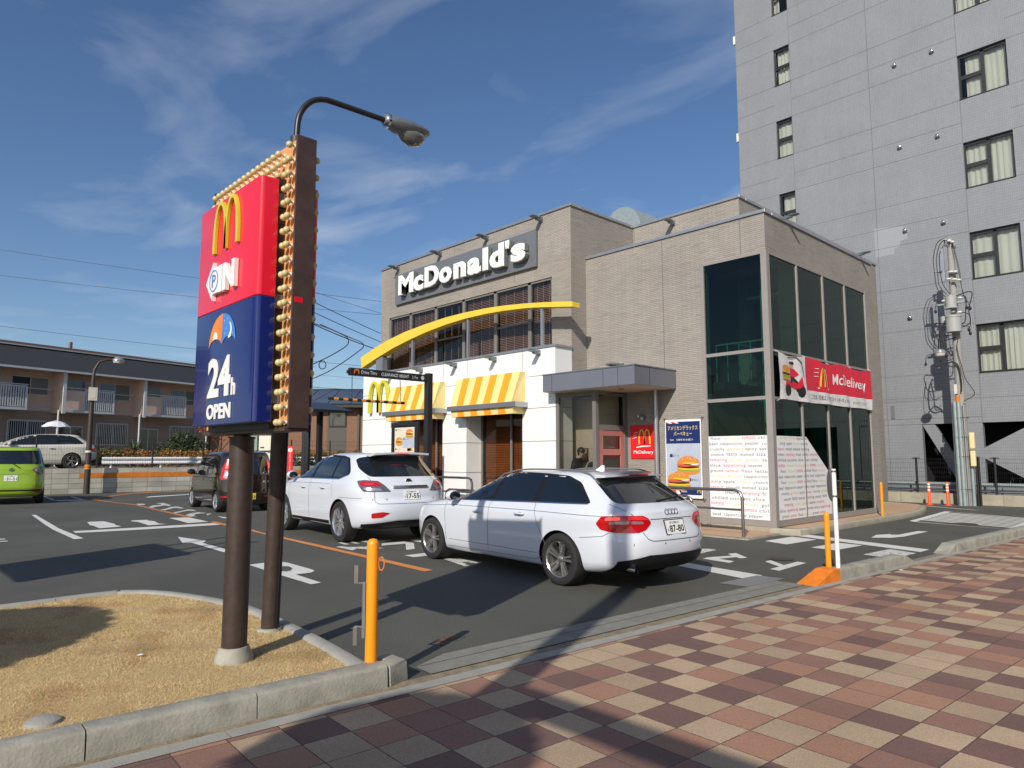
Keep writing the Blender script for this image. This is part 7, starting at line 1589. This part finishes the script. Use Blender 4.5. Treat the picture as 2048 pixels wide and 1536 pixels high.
leaves('hedge', 'dark green hedge along the brown house behind the drive lane', 'hedge', [(k*0.55, k*0.60, 0.85+random.uniform(-.1, .1), 0.6, 0.6, 0.72) for k in range(11)], 7000, 0.075, ['leaf_dark', 'leaf_green', 'leaf_dark', 'leaf_yellow'], (-36.2, 16.0, 0.0), seed=10)

# ------------------------------------------------------------------ tower block
YT = 27.0
TW = thing('tower_block', 'tall blue grey tiled tower block with black framed windows behind the restaurant', 'tower block', (-8, 27, 0))
w = MB(); XL, XRt, ZTOP = -14.31, 9.0, 34.0
NW = [(-12.62, -11.945)]; BW = [(-6.08, -4.66)]
narrow = [(10.60+3.13*k, 12.21+3.13*k) for k in range(0, 8)]; big = [(4.265+3.16*k, 5.885+3.155*k) for k in range(0, 10)]
wt = 0.22
def wallpiece(x0, x1, z0, z1): w.box(x0, x1, YT, YT+wt, z0, z1, 'tower_tile')
# columns between the window strips
wallpiece(XL, -12.62, 0, ZTOP); wallpiece(-11.945, -8.97, 0, ZTOP)
z = 0
for a, b_ in narrow: wallpiece(-12.62, -11.945, z, a); z = b_
wallpiece(-12.62, -11.945, z, ZTOP)
wallpiece(-8.97, -7.87, 0, ZTOP); wallpiece(-7.87, -6.08, 2.62, ZTOP)
z = 2.62
for a, b_ in big: wallpiece(-6.08, -4.66, z, a); z = b_
wallpiece(-6.08, -4.66, z, ZTOP); wallpiece(-4.66, XRt, 2.62, ZTOP)
wallpiece(-7.87, XRt, 0, 0.545); wallpiece(-6.83, -6.08, 0.545, 2.62); wallpiece(-3.2, -2.4, 0.545, 2.62); wallpiece(1.0, XRt, 0.545, 2.62)
w.box(XL, XL+wt, YT+wt, YT+14, 0, ZTOP, 'tower_tile'); w.box(XRt-wt, XRt, YT+wt, YT+14, 0, ZTOP, 'tower_tile'); w.box(XL, XRt, YT+14, YT+14+wt, 0, ZTOP, 'tower_tile')
# diagonal struts in the ground floor openings
w.prism([(-7.87, 2.615), (-7.49, 2.615), (-7.02, 1.68), (-6.83, 1.35), (-6.83, 0.56)], YT+0.03, YT+wt-0.02, 'tower_tile', axis='y')
w.prism([(-6.08, 1.79), (-4.6, 2.615), (-3.2, 2.615), (-3.2, 0.55), (-4.6, 0.55), (-6.08, 1.44)], YT+0.03, YT+wt-0.02, 'tower_tile', axis='y')
w.build('wall', TW)
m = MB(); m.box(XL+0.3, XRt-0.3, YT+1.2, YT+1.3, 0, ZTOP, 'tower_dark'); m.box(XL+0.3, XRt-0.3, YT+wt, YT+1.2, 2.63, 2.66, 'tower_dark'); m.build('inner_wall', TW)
m = MB(); m.box(XL, XRt, YT, YT+14, ZTOP, ZTOP+0.3, 'concrete'); m.build('roof', TW)
m = MB()
def hj(z, x0=XL, x1=XRt): m.box(x0, x1, YT-0.003, YT+0.006, z-0.008, z+0.008, 'tower_joint')
for k in range(-3, 8):
    zt = 12.21+3.13*k
    for z in (zt, zt-1.605, zt-2.41):
        if z < 2.7: continue
        segs = [(XL, -12.62), (-11.945, -6.08), (-4.66, XRt)]
        for a, b_ in segs: hj(z, a, b_)
hj(2.62, XL, -7.87); hj(2.62, -6.83, -6.08); hj(3.44)
for x in (-11.945, -8.96, -6.075, -3.0, 0.2):
    m.box(x-0.007, x+0.007, YT-0.0035, YT+0.006, 2.62 if x > -7.8 else 0, ZTOP, 'tower_joint')
m.build('tile_joint', TW)
def twin(x0, x1, z0, z1, kind):
    f = MB(); y0 = YT+0.09; t = 0.055
    f.box(x0, x0+t, y0, y0+0.06, z0, z1, 'black_metal'); f.box(x1-t, x1, y0, y0+0.06, z0, z1, 'black_metal'); f.box(x0+t, x1-t, y0, y0+0.06, z0, z0+t, 'black_metal'); f.box(x0+t, x1-t, y0, y0+0.06, z1-t-0.05, z1, 'black_metal')
    zm = (z0+z1)/2; xm = x0+(x1-x0)*0.5 if kind == 'big' else x1
    if kind == 'big': f.box(xm-0.055, xm+0.055, y0, y0+0.06, z0+t, z1-t, 'black_metal')
    f.box(x0+t, xm-0.05, y0, y0+0.06, zm-0.075, zm+0.06, 'black_metal')
    f.box(x0, x1, YT-0.02, y0, z0-0.015, z0+0.01, 'black_metal')
    fo = f.build('window', TW)
    g = MB(); g.add([(x0, y0+0.03, z0), (x1, y0+0.03, z0), (x1, y0+0.03, z1), (x0, y0+0.03, z1)], [(0, 1, 2, 3)], 'glass_clear'); g.build('pane', fo, fix=False)
    c_ = MB(); n = int((x1-x0)/0.045); yy = y0+0.16
    cr_ = random.Random(int(z0*100)+int(x0*10)); g0 = cr_.choice((0, 0, 0.25, 0.12)); amp = cr_.uniform(0.6, 1.5); f_ = cr_.uniform(1.2, 2.1)
    for k in range(n):
        if k/n < g0 or (kind == 'narrow' and z0 > 19 and k/n > 0.35): continue
        a, b_ = x0+(x1-x0)*k/n, x0+(x1-x0)*(k+1)/n; d0 = amp*0.02*math.sin(k*f_)+0.01*math.sin(k*0.6+z0); d1 = amp*0.02*math.sin((k+1)*f_)+0.01*math.sin((k+1)*0.6+z0)
        c_.add([(a, yy+d0, z0), (b_, yy+d1, z0), (b_, yy+d1, z1), (a, yy+d0, z1)], [(0, 1, 2, 3)], 'curtain')
    c_.build('curtain', fo, fix=False)
for a, b_ in narrow[:6]: twin(-12.62, -11.945, a, b_, 'narrow')
for a, b_ in big[:7]: twin(-6.08, -4.66, a, b_, 'big')
vp = None
for x, z in [(-8.05, 15.86), (-6.83, 15.86), (-8.04, 12.71), (-6.82, 12.71), (-8.03, 9.585), (-6.81, 9.585), (-8.04, 6.41), (-8.05, 19.0), (-6.83, 19.0)]:
    m = MB(); m.sph((x, YT-0.01, z), 0.085, 'chrome', 16, 10, (1, 0.9, 1)); m.lathe([(0.078, -0.02), (0.0, -0.01)], (x, YT-0.0, z-0.055), 'ink', 14, axis='z'); m.build('wall_vent', TW, smooth=True)
m = MB(); m.prism([(-9.06, 8.80), (-8.42, 8.80), (-8.42, 9.0), (-8.22, 9.02), (-8.22, 9.24), (-7.97, 9.26), (-7.97, 9.50), (-8.09, 9.52), (-8.09, 9.76), (-9.06, 9.90)], YT-0.0015, YT+0.005, 'patch_pale', axis='y'); m.build('tile_patch', TW)
m = MB()
for z in (19.6, 15.13, 10.6, 23.9): m.box(XL-0.15, XL, YT+0.1, YT+0.6, z, z+0.37, 'curtain')
m.build('side_ledge', TW)
m = MB(); m.box(-8.83, -8.72, YT-0.025, YT-0.002, 2.85, 3.3, 'grey_metal'); m.build('plate', TW)
# curb, pipe and fence before the tower
m = MB(); m.box(-14, 8, 25.62, 25.85, -0.02, 0.33, 'curb_yellowish'); o = m.build('low_wall'); tag(o, 'low row of pale curb blocks at the foot of the mesh fence before the tower', 'wall')
m2 = MB()
for k in range(30): m2.box(-14+k*0.72, -14+k*0.72+0.012, 25.612, 25.62, 0.0, 0.33, 'gutter')
m2.build('block_joint', o)
F2 = thing('mesh_fence', 'dark wire mesh fence on pale curb blocks before the tower block', 'fence', (-6, 25.75, 0.33))
for x in (-11.9, -9.9, -7.75, -5.55, -3.4, -1.2, 1.0): m = MB(); m.tube([(x, 25.75, 0.33), (x, 25.75, 1.48)], 0.035, 'black_metal', 10); m.box(x-0.12, x+0.12, 25.74, 25.76, 1.44, 1.47, 'black_metal'); m.build('post', F2)
m = MB()
for z in (0.40, 0.55, 0.70, 0.85, 1.0, 1.15, 1.3, 1.43): m.box(-13.9, 8, 25.746, 25.754, z-0.003, z+0.003, 'black_metal')
for k in range(420): x = -13.9+k*0.052; m.box(x-0.0016, x+0.0016, 25.748, 25.752, 0.37, 1.44, 'black_metal')
m.build('wire_mesh', F2, fix=False)
m = MB(); m.tube([(-14, 25.95, 0.62), (8, 25.95, 0.62)], 0.06, 'galvanised', 12); m.tube([(-14, 26.2, 0.40), (8, 26.2, 0.40)], 0.05, 'silver_metal', 10); o = m.build('pipe', smooth=True); tag(o, 'long grey pipe running behind the mesh fence before the tower', 'pipe')
# bicycles parked in the dark ground floor
def bicycle(lab, x, y):
    T = thing('bicycle', lab, 'bicycle', (x, y, 0), rad(75), 'bicycles parked under the tower'); m = MB()
    for cx in (-0.5, 0.5): m.tube([(cx+0.32*math.cos(a), 0, 0.34+0.32*math.sin(a)) for a in [2*math.pi*k/20 for k in range(21)]], 0.012, 'rubber', 6)
    m.build('wheel', T, local=True, smooth=True); m = MB()
    for a, b_ in (((-0.5, 0, .34), (-0.15, 0, .85)), ((-0.15, 0, .85), (0.0, 0, .34)), ((-0.5, 0, .34), (0.0, 0, .34)), ((-0.1, 0, .75), (0.38, 0, .80)), ((0, 0, .34), (0.38, 0, .80)), ((0.36, 0, .95), (0.5, 0, .34)), ((0.36, 0, 1.0), (0.2, 0.22, 1.02)), ((0.36, 0, 1.0), (0.2, -0.22, 1.02))): m.tube([a, b_], 0.014, 'silver_metal', 6)
    m.build('bike_frame', T, local=True); m = MB(); m.sph((-0.17, 0, 0.9), 0.11, 'hub_dark', 10, 6, (1.2, 0.6, 0.4)); m.build('saddle', T, local=True, smooth=True)
bicycle('nearer silver bicycle in the dark opening under the tower', -5.45, 27.75); bicycle('silver bicycle deeper right in the dark opening under the tower', -4.75, 27.8)

# ------------------------------------------------------------------ utility pole with gear
UP = thing('utility_pole', 'concrete utility pole carrying transformer, insulators and cables before the tower block', 'utility pole', (-6.2, 25.15, 0))
PX, PY = -6.2, 25.15
m = MB(); m.tube([(PX, PY, 0), (PX-0.0, PY, 8.45)], [0.15, 0.088], 'pole_concrete', 20); m.build('pole', UP, smooth=True)
m = MB()
for dx, dy, r_, h_, mt in ((-0.13, -0.17, 0.06, 3.2, 'galvanised'), (-0.02, -0.20, 0.06, 3.2, 'galvanised'), (-0.21, -0.06, 0.045, 3.15, 'galvanised'), (0.10, -0.17, 0.03, 3.1, 'silver_metal'), (0.20, -0.06, 0.05, 1.7, 'galvanised'), (0.30, 0.0, 0.035, 1.5, 'black_metal'), (0.36, 0.02, 0.03, 1.5, 'black_metal')): m.tube([(PX+dx, PY+dy, 0), (PX+dx, PY+dy, h_)], r_, mt, 12)
for z in (0.5, 1.5, 2.1, 2.7): m.tube([(PX+0.2*math.cos(a), PY-0.04+0.21*math.sin(a), z) for a in [2*math.pi*k/16 for k in range(17)]], 0.008, 'black_metal', 5)
m.build('conduit', UP, smooth=True, angle=60)
m = MB(); m.box(PX+0.20, PX+0.34, PY-0.22, PY-0.08, 1.74, 2.24, 'box_cream'); m.box(PX+0.20, PX+0.34, PY-0.22, PY-0.08, 1.20, 1.68, 'box_cream'); m.build('meter_box', UP, bevel=0.03)
m = MB(); m.tube([(PX+0.02, PY-0.30, 5.38), (PX+0.02, PY-0.30, 5.85)], 0.21, 'transformer', 20); m.tube([(PX+0.02, PY-0.30, 5.84), (PX+0.02, PY-0.30, 5.90)], 0.225, 'transformer', 20); m.tube([(PX-0.30, PY-0.05, 5.7), (PX-0.30, PY-0.05, 5.95)], 0.10, 'transformer', 14); m.build('transformer', UP, smooth=True, angle=50)
m = MB(); m.tube([(PX-0.02, PY-0.25, 6.16), (PX-0.02, PY-0.25, 6.52)], 0.16, 'transformer', 16); m.tube([(PX-0.02, PY-0.25, 6.5), (PX-0.02, PY-0.25, 6.58)], 0.06, 'transformer', 12); m.lathe([(0.20, 0), (0.17, 0.04)], (PX-0.02, PY-0.25, 6.14), 'transformer', 16); m.build('switch_gear', UP, smooth=True, angle=50)
m = MB()
for x0, z0 in ((-0.12, 8.42), (0.0, 8.36), (0.09, 8.30)): m = MB(); m.sph((PX+x0, PY-0.1, z0), 0.055, 'porcelain', 12, 8, (1.2, 1, 0.8)); m.tube([(PX+x0, PY-0.1, z0-0.12), (PX+x0, PY-0.1, z0)], 0.02, 'black_metal', 6); m.build('insulator', UP, smooth=True)
for x0, z0 in ((0.02, 7.32), (0.14, 7.30), (-0.05, 7.10), (0.10, 7.06), (0.22, 7.02), (0.0, 6.05), (0.18, 6.0), (-0.22, 6.42), (0.22, 6.45)): m = MB(); m.sph((PX+x0, PY-0.22, z0), 0.06, 'porcelain', 12, 8, (1.3, 1, 0.7)); m.build('insulator', UP, smooth=True)
m = MB(); m.bar((PX-0.16, PY-0.1, 8.26), (PX+0.16, PY-0.02, 8.12), 0.06, 0.06, 'black_metal'); m.bar((PX-0.35, PY-0.1, 7.4), (PX+0.25, PY-0.1, 7.24), 0.05, 0.05, 'silver_metal'); m.bar((PX-0.42, PY-0.16, 6.32), (PX+0.42, PY-0.16, 6.34), 0.05, 0.05, 'galvanised'); m.bar((PX-0.17, PY-0.25, 7.05), (PX-0.17, PY-0.25, 8.1), 0.07, 0.05, 'silver_metal'); m.bar((PX-0.45, PY-0.12, 7.42), (PX-0.12, PY-0.12, 7.42), 0.1, 0.04, 'galvanised'); m.build('cross_arm', UP)
def drape(pts, r=0.014, mn='wire', n=8):
    out = []
    P = [Vector(p) for p in pts]
    for i in range(len(P)-1):
        p0 = P[max(i-1, 0)]; p1 = P[i]; p2 = P[i+1]; p3 = P[min(i+2, len(P)-1)]
        for k in range(n):
            t = k/n; out.append(0.5*((2*p1)+(-p0+p2)*t+(2*p0-5*p1+4*p2-p3)*t*t+(-p0+3*p1-3*p2+p3)*t**3))
    out.append(P[-1]); return out, r
m = MB()
def dr(*pts, r=0.012): a, r_ = drape([(PX+p[0], PY-0.2, p[1]) for p in pts]); m.tube(a, r, 'wire', 6)
dr((-0.05, 8.45), (-0.30, 8.35), (-0.44, 7.9), (-0.44, 7.4), (-0.40, 6.9), (-0.22, 6.6), (-0.05, 6.5)); dr((-0.08, 8.40), (-0.25, 8.25), (-0.36, 7.8), (-0.35, 7.3), (-0.33, 6.95), (-0.15, 6.62)); dr((-0.15, 8.2), (-0.27, 7.9), (-0.27, 7.3), (-0.2, 6.9), (0.0, 6.55))
dr((0.1, 8.25), (0.2, 7.6), (0.27, 6.9), (0.33, 6.5), (0.38, 6.15), r=0.008); dr((0.12, 8.25), (0.25, 7.4), (0.30, 6.6), (0.42, 6.3), (0.45, 6.15), r=0.008); dr((-0.2, 6.45), (-0.42, 6.42), (-0.48, 6.2), r=0.012); dr((0.2, 6.0), (0.42, 5.9), (0.45, 5.6), (0.40, 5.45)); dr((0.15, 5.6), (0.3, 5.55), (0.42, 5.5))
dr((-0.3, 5.6), (-0.42, 5.3), (-0.46, 5.0), (-0.44, 4.55), (-0.28, 4.42), (-0.1, 4.46), (0.05, 4.3), (0.1, 3.8), (0.08, 3.5), r=0.022); dr((-0.55, 5.35), (-0.62, 4.8), (-0.6, 4.4), (-0.4, 4.35), r=0.008); dr((-0.5, 5.5), (-0.55, 4.95), (-0.2, 4.85), r=0.010); dr((0.1, 5.2), (0.05, 4.9), (0.12, 4.4), (0.22, 3.9), (0.42, 3.5), (0.38, 3.35), (0.12, 3.2), r=0.012)
rc_ = random.Random(5)
for k in range(6):
    za = rc_.uniform(5.2, 7.3); zb_ = za-rc_.uniform(0.3, 1.1); s_ = rc_.choice((-1, -1, 1)); w_ = rc_.uniform(0.25, 0.55)
    dr((rc_.uniform(-.1, .1), za), (s_*w_, za-0.05+rc_.uniform(-.1, .15)), (s_*w_*rc_.uniform(.8, 1.2), (za+zb_)/2), (s_*w_*.8, zb_), (rc_.uniform(-.1, .1), zb_-rc_.uniform(-.1, .15)), r=rc_.choice((0.009, 0.012, 0.016)))
for x, z in ((-0.48, 6.12), (0.38, 6.12), (0.47, 6.08), (0.40, 5.42), (0.43, 5.30)): m.sph((PX+x, PY-0.2, z), 0.055, 'hub_dark', 10, 6, (0.8, 0.8, 1.2))
m.build('cable', UP, smooth=True)
m = MB(); a, r_ = drape([(PX-0.05, PY-0.1, 4.35), (PX-0.2, PY-0.35, 4.75), (PX-0.25, PY-0.7, 4.78)]); m.tube(a, 0.02, 'silver_metal', 8); m.lathe([(0.0, 0.13), (0.13, 0.08), (0.17, -0.01)], (PX-0.26, PY-0.85, 4.70), 'silver_metal', 16); m.lathe([(0.16, -0.01), (0.12, -0.10), (0.0, -0.13)], (PX-0.26, PY-0.85, 4.70), 'porcelain', 16); m.build('lamp', UP, smooth=True)
m = MB(); m.box(PX-0.1, PX-0.02, PY-0.24, PY-0.16, 3.45, 3.75, 'porcelain'); m.box(PX-0.05, PX+0.03, PY-0.26, PY-0.18, 3.2, 3.4, 'orange_ramp'); m.build('junction_box', UP)

# ------------------------------------------------------------------ overhead wires
def wire(lab, a, b_, sag, r=0.012, beads=()):
    a = Vector(a); b_ = Vector(b_); m = MB(); n = 30; P = [a.lerp(b_, k/n)-Vector((0, 0, sag*4*(k/n)*(1-k/n))) for k in range(n+1)]; m.tube(P, r, 'wire', 5)
    o = m.build('overhead_wire'); tag(o, lab, 'wire', 'overhead wires')
wire('highest of the long wires crossing the sky left of the sign', (-93.03, -14.13, 24.17), (-50.94, 53.68, 16.11), 0.8, 0.02)
wire('second long wire crossing the sky left of the sign', (-93.27, -13.91, 20.96), (-49.17, 55.71, 15.04), 0.8, 0.02)
wire('third long wire crossing the sky above the apartment roof', (-105.79, -12.19, 18.71), (-60.37, 59.14, 10.79), 0.8, 0.022)
wire('lowest long wire just above the apartment roof', (-105.91, -12.08, 17.21), (-62.56, 57.0, 9.58), 0.8, 0.012)
wire('thick cable falling from behind the sign towards the white wall, upper one', (-42.34, 19.38, 12.54), (-45.56, 41.52, 8.28), 0.4, 0.025)
wire('thick cable falling from behind the sign towards the white wall, lower one', (-42.39, 19.43, 11.83), (-45.58, 41.53, 8.06), 0.5, 0.025)
wire('thin wire high between the sign and the brick wall', (-47.02, 21.51, 14.12), (-47.52, 43.3, 11.85), 0.3, 0.014)
wire('drooping service cable between the sign and the white wall', (-37.73, 17.32, 10.03), (-40.44, 26.38, 8.64), 0.2, 0.03)
wire('thin wire low above the brown house roof', (-47.59, 22.04, 6.63), (-52.22, 46.23, 7.91), 0.2, 0.02)
m = MB(); a_, _r = drape([(-39.06, 18.89, 9.7), (-38.41, 19.6, 9.55), (-37.65, 20.46, 9.16), (-37.07, 21.15, 8.74), (-36.94, 21.32, 8.5), (-37.07, 21.24, 8.14), (-37.78, 20.58, 7.55), (-38.71, 19.68, 6.92), (-39.75, 18.71, 6.11)]); m.tube(a_, 0.03, 'wire', 6); o = m.build('service_cable', smooth=True); tag(o, 'black service cable that drops steeply then turns back, left loop', 'cable', 'overhead wires')
m = MB(); a_, _r = drape([(-38.04, 20.01, 9.46), (-36.87, 21.38, 8.65), (-36.43, 21.88, 8.38), (-36.35, 22.0, 8.14), (-36.51, 21.87, 7.9), (-37.18, 21.26, 7.25), (-37.95, 20.54, 6.59), (-38.82, 19.7, 6.05), (-39.8, 18.76, 5.36)]); m.tube(a_, 0.03, 'wire', 6); o = m.build('service_cable', smooth=True); tag(o, 'black service cable that drops steeply then turns back, right loop', 'cable', 'overhead wires')
m = MB(); a_, _r = drape([(-37.98, 20.44, 7.01), (-38.04, 20.41, 6.84), (-38.15, 20.3, 6.77), (-38.24, 20.19, 6.84), (-38.27, 20.13, 7.01), (-38.22, 20.17, 7.18), (-38.11, 20.27, 7.25), (-38.01, 20.38, 7.18), (-37.98, 20.44, 7.01)]); m.tube(a_, 0.03, 'wire', 6); o = m.build('service_cable', smooth=True); tag(o, 'small coil of spare cable hanging in the sky above the brown house', 'cable', 'overhead wires')
# ------------------------------------------------------------------ people inside the entrance
def person(lab, loc, rz, h=1.66, lean=0.10, top='cloth_black', seed=0, arm='reach'):
    T = thing('person', lab, 'person', loc, rz); k = h/1.66
    J = {'pelvis': (0, 0, .90, .135), 'waist': (0, .01, 1.05, .120), 'chest': (0, .03+lean*.4, 1.25, .150), 'neckb': (0, .05+lean, 1.40, .070), 'neck': (0, .07+lean, 1.45, .052), 'head0': (0, .10+lean, 1.51, .072), 'head': (0, .12+lean, 1.57, .086), 'crown': (0, .115+lean, 1.62, .072)}
    E_ = [('pelvis', 'waist'), ('waist', 'chest'), ('chest', 'neckb'), ('neckb', 'neck'), ('neck', 'head0'), ('head0', 'head'), ('head', 'crown')]
    for s_, n_ in ((1, 'l'), (-1, 'r')):
        J.update({n_+'sh': (s_*.17, .03+lean*.8, 1.36, .062), n_+'el': (s_*.22, .06, 1.10, .045), n_+'wr': (s_*.13, .27, 1.08, .030), n_+'ha': (s_*.10, .34, 1.09, .028), n_+'hip': (s_*.085, 0, .86, .095), n_+'kn': (s_*.095, .03, .48, .060), n_+'an': (s_*.10, -.01, .09, .042), n_+'to': (s_*.11, .13, .035, .034)})
        E_ += [('chest', n_+'sh'), (n_+'sh', n_+'el'), (n_+'el', n_+'wr'), (n_+'wr', n_+'ha'), ('pelvis', n_+'hip'), (n_+'hip', n_+'kn'), (n_+'kn', n_+'an'), (n_+'an', n_+'to')]
        for q, (dx, L_, dz) in enumerate(((0.028, .075, -.01), (0.01, .088, -.012), (-.008, .082, -.012), (-.026, .066, -.01), (-.045*s_*s_, .05, .015))):
            J[n_+'f%d' % q] = (s_*(.10)+s_*dx*-1, .36+L_*.5, 1.085+dz, .0105); J[n_+'g%d' % q] = (s_*(.10)-s_*dx*0.9, .35+L_, 1.06+dz, .009); E_ += [(n_+'ha', n_+'f%d' % q), (n_+'f%d' % q, n_+'g%d' % q)]
    names = list(J); idx = {n_: i for i, n_ in enumerate(names)}
    me = bpy.data.meshes.new('body'); me.from_pydata([tuple(c*k for c in J[n_][:3]) for n_ in names], [(idx[a], idx[b_]) for a, b_ in E_], [])
    o = bpy.data.objects.new('body', me); C.objects.link(o)
    md = o.modifiers.new('s', 'SKIN'); sv = me.skin_vertices[0].data
    for n_ in names: r_ = J[n_][3]*k; sv[idx[n_]].radius = (r_*(1.15 if n_ in ('chest', 'pelvis', 'waist') else 1), r_*(0.85 if n_ in ('chest', 'waist') else 1)); sv[idx[n_]].use_root = n_ == 'pelvis'
    sb_ = o.modifiers.new('u', 'SUBSURF'); sb_.levels = 2; sb_.render_levels = 2
    dg = bpy.context.evaluated_depsgraph_get(); m2 = bpy.data.meshes.new_from_object(o.evaluated_get(dg)); bpy.data.objects.remove(o)
    for q in ('skin', top, 'cloth_grey'): m2.materials.append(MATS[q])
    for p in m2.polygons:
        c = p.center/k; p.material_index = 0 if (c.z > 1.435 or (c.y > .275 and .95 < c.z < 1.2)) else (1 if c.z > .88 else 2); p.use_smooth = True
    o = bpy.data.objects.new('body', m2); C.objects.link(o); o.parent = T
    hc = Vector((0, .115+lean, 1.575))*k; m = MB(); m.sph(tuple(hc+Vector((0, -.014, .022))*k), .098*k, 'hair', 18, 12, (0.93, 1.05, 1.0))
    m.sph(tuple(hc+Vector((0, -.05, -.03))*k), .075*k, 'hair', 14, 9, (1, .7, 1)); m.build('hair', T, local=True, smooth=True)
    m = MB(); m.sph(tuple(hc+Vector((0, .094, -.015))*k), .014*k, 'skin', 8, 6, (0.8, 1, 1.6))
    for s_ in (1, -1): m.sph(tuple(hc+Vector((s_*.083, .0, -.015))*k), .02*k, 'skin', 8, 6, (0.4, .8, 1.3)); m.sph(tuple(hc+Vector((s_*.03, .083, .008))*k), .009*k, 'ink', 8, 6, (1.3, .6, .8))
    m.sph(tuple(hc+Vector((0, .085, -.052))*k), .013*k, 'banner_red', 8, 6, (1.6, .5, .4)); m.build('face', T, local=True, smooth=True); return T
person('person in a black jacket with short dark hair looking down behind the entrance glass', (-11.26, 12.66, 0.05), rad(-75), 1.66, 0.10)
person('shorter person in dark clothes nearer the entrance door post, behind the glass', (-10.82, 12.72, 0.05), rad(-80), 1.57, 0.12)
m = MB(); m.box(-11.32, -11.08, 12.96, 12.994, 1.40, 1.72, 'ink'); m.box(-11.30, -11.10, 12.955, 12.96, 1.42, 1.70, 'interior_tan'); o = m.build('framed_notice'); tag(o, 'small dark framed notice on the tan wall inside the entrance', 'notice')

# ------------------------------------------------------------------ things beside the camera that throw the shadows seen on the ground
def caster_pole():
    T = thing('lamp_standard', 'tall grey street pole with cross plates standing behind the viewpoint', 'pole', (-0.85, -2.45, 0))
    m = MB(); m.tube([(-0.85, -2.45, 0), (-0.85, -2.45, 9.5)], [0.15, 0.10], 'pole_concrete', 16); m.build('pole', T)
    m = MB(); m.box(-0.8, 1.6, -2.50, -2.40, 3.82, 4.02, 'grey_metal'); m.build('cross_arm', T)
    m = MB(); m.box(-1.55, -0.9, -2.50, -2.44, 2.75, 3.15, 'grey_metal'); m.build('sign_plate', T)
caster_pole()
T = thing('side_sign', 'grey sign board on posts standing left of the viewpoint', 'sign', (-9.6, -2.05, 0)); m = MB(); m.box(-10.6, -8.75, -2.1, -2.0, 2.55, 4.2, 'brown_metal'); m.build('board', T); m = MB()
for x in (-9.4, -10.1, -8.95): m.tube([(x, -2.05, 0 if x < -10 else 4.1), (x, -2.05, 5.2)], 0.05, 'pole_brown', 8)
m.build('post', T)
leaves('lawn_shade_tree', 'clipped round evergreen tree left of the viewpoint', 'tree', [(0, 0, 2.1, 1.25, 1.25, 1.1)], 30000, 0.07, ['leaf_dark', 'leaf_green'], (-5.45, -3.15, 0.05), stems=[([(0, 0, 0), (0, 0, 2.0)], [0.1, 0.06])], seed=12)  # round crown added out of view to cast the oval shadow on the lawn
leaves('street_tree', 'thin leafed street tree behind the viewpoint', 'tree', [(0, 0, 4.6, .6, .6, .5), (.55, -.35, 5.0, .5, .45, .4), (-.3, .25, 4.2, .35, .35, .3), (.2, -.8, 4.4, .5, .45, .35)], 15000, 0.07, ['leaf_dark', 'leaf_green'], (-0.15, -4.6, 0), stems=[([(0, 0, 0), (0, 0, 4.5)], [0.12, 0.06])], seed=13)
# buildings across the street, seen only as reflections in the glass
def block(lab, x0, x1, y0, y1, h, mt, n):
    T = thing('office_building', lab, 'building', ((x0+x1)/2, (y0+y1)/2, 0)); m = MB(); m.box(x0, x1, y0, y1, 0, h, mt); m.build('wall', T); m = MB(); m.box(x0-0.2, x1+0.2, y0-0.2, y1+0.2, h, h+0.3, 'concrete'); m.build('roof', T)
    for fl_ in range(int(h/3.2)):
        for k in range(n):
            yy = y0+1+(y1-y0-2)*k/n; m = MB(); m.box(x0-0.03, x0, yy, yy+(y1-y0-2)/n*0.6, 1.0+fl_*3.2, 2.5+fl_*3.2, 'window_dark'); m.build('window', T)
block('dark grey office building across the street', 15, 27, 24, 44, 13, 'grey_wall', 5); block('brown building across the street from the restaurant', 16, 26, 2, 21, 9.7, 'brown_wall', 4); block('low grey building further along the street', 15, 24, 47, 70, 8, 'grey_wall', 5)
# bits of litter and leaves on the ground, a rust stain on the asphalt
rl = random.Random(21)
def litter(name, lab, cat, x, y, z, s, mt, n=6):
    m_ = MB(); m_.add([(x+s*math.cos(6.283*k/n)*rl.uniform(.6, 1), y+s*math.sin(6.283*k/n)*rl.uniform(.6, 1), z+rl.uniform(0, .006)) for k in range(n)]+[(x, y, z+.006)], [(k, (k+1) % n, n) for k in range(n)], mt); return tag(m_.build(name, fix=False), lab, cat)
litter('paper_scrap', 'small white paper scrap lying in the gutter near the street side kerb', 'litter', -3.35, 10.25, 0.014, .045, 'white_paint')
litter('paper_scrap', 'tiny white scrap lying on the dry lawn left of the sign base', 'litter', -5.62, 1.62, 0.10, .03, 'white_paint')
litter('dry_leaf', 'curled brown leaf lying on the brick pavement in the foreground', 'leaf', -1.92, 3.05, 0.010, .03, 'leaf_orange')
litter('paper_scrap', 'white scrap on the asphalt beside the lamp pole kerb', 'litter', -5.6, 3.35, 0.003, .03, 'white_paint')
sm = MB()
for cx, cy, rx, ry in ((-4.75, 3.75, 0.05, 0.16), (-4.66, 3.62, 0.03, 0.07)):
    sm.add([(cx+rx*math.cos(6.283*k/14)*rl.uniform(.7, 1.1), cy+ry*math.sin(6.283*k/14)*rl.uniform(.7, 1.1), 0.0035) for k in range(14)], [tuple(range(14))], 'rust_stain')
tag(sm.build('rust_stain', fix=False), kind='structure')
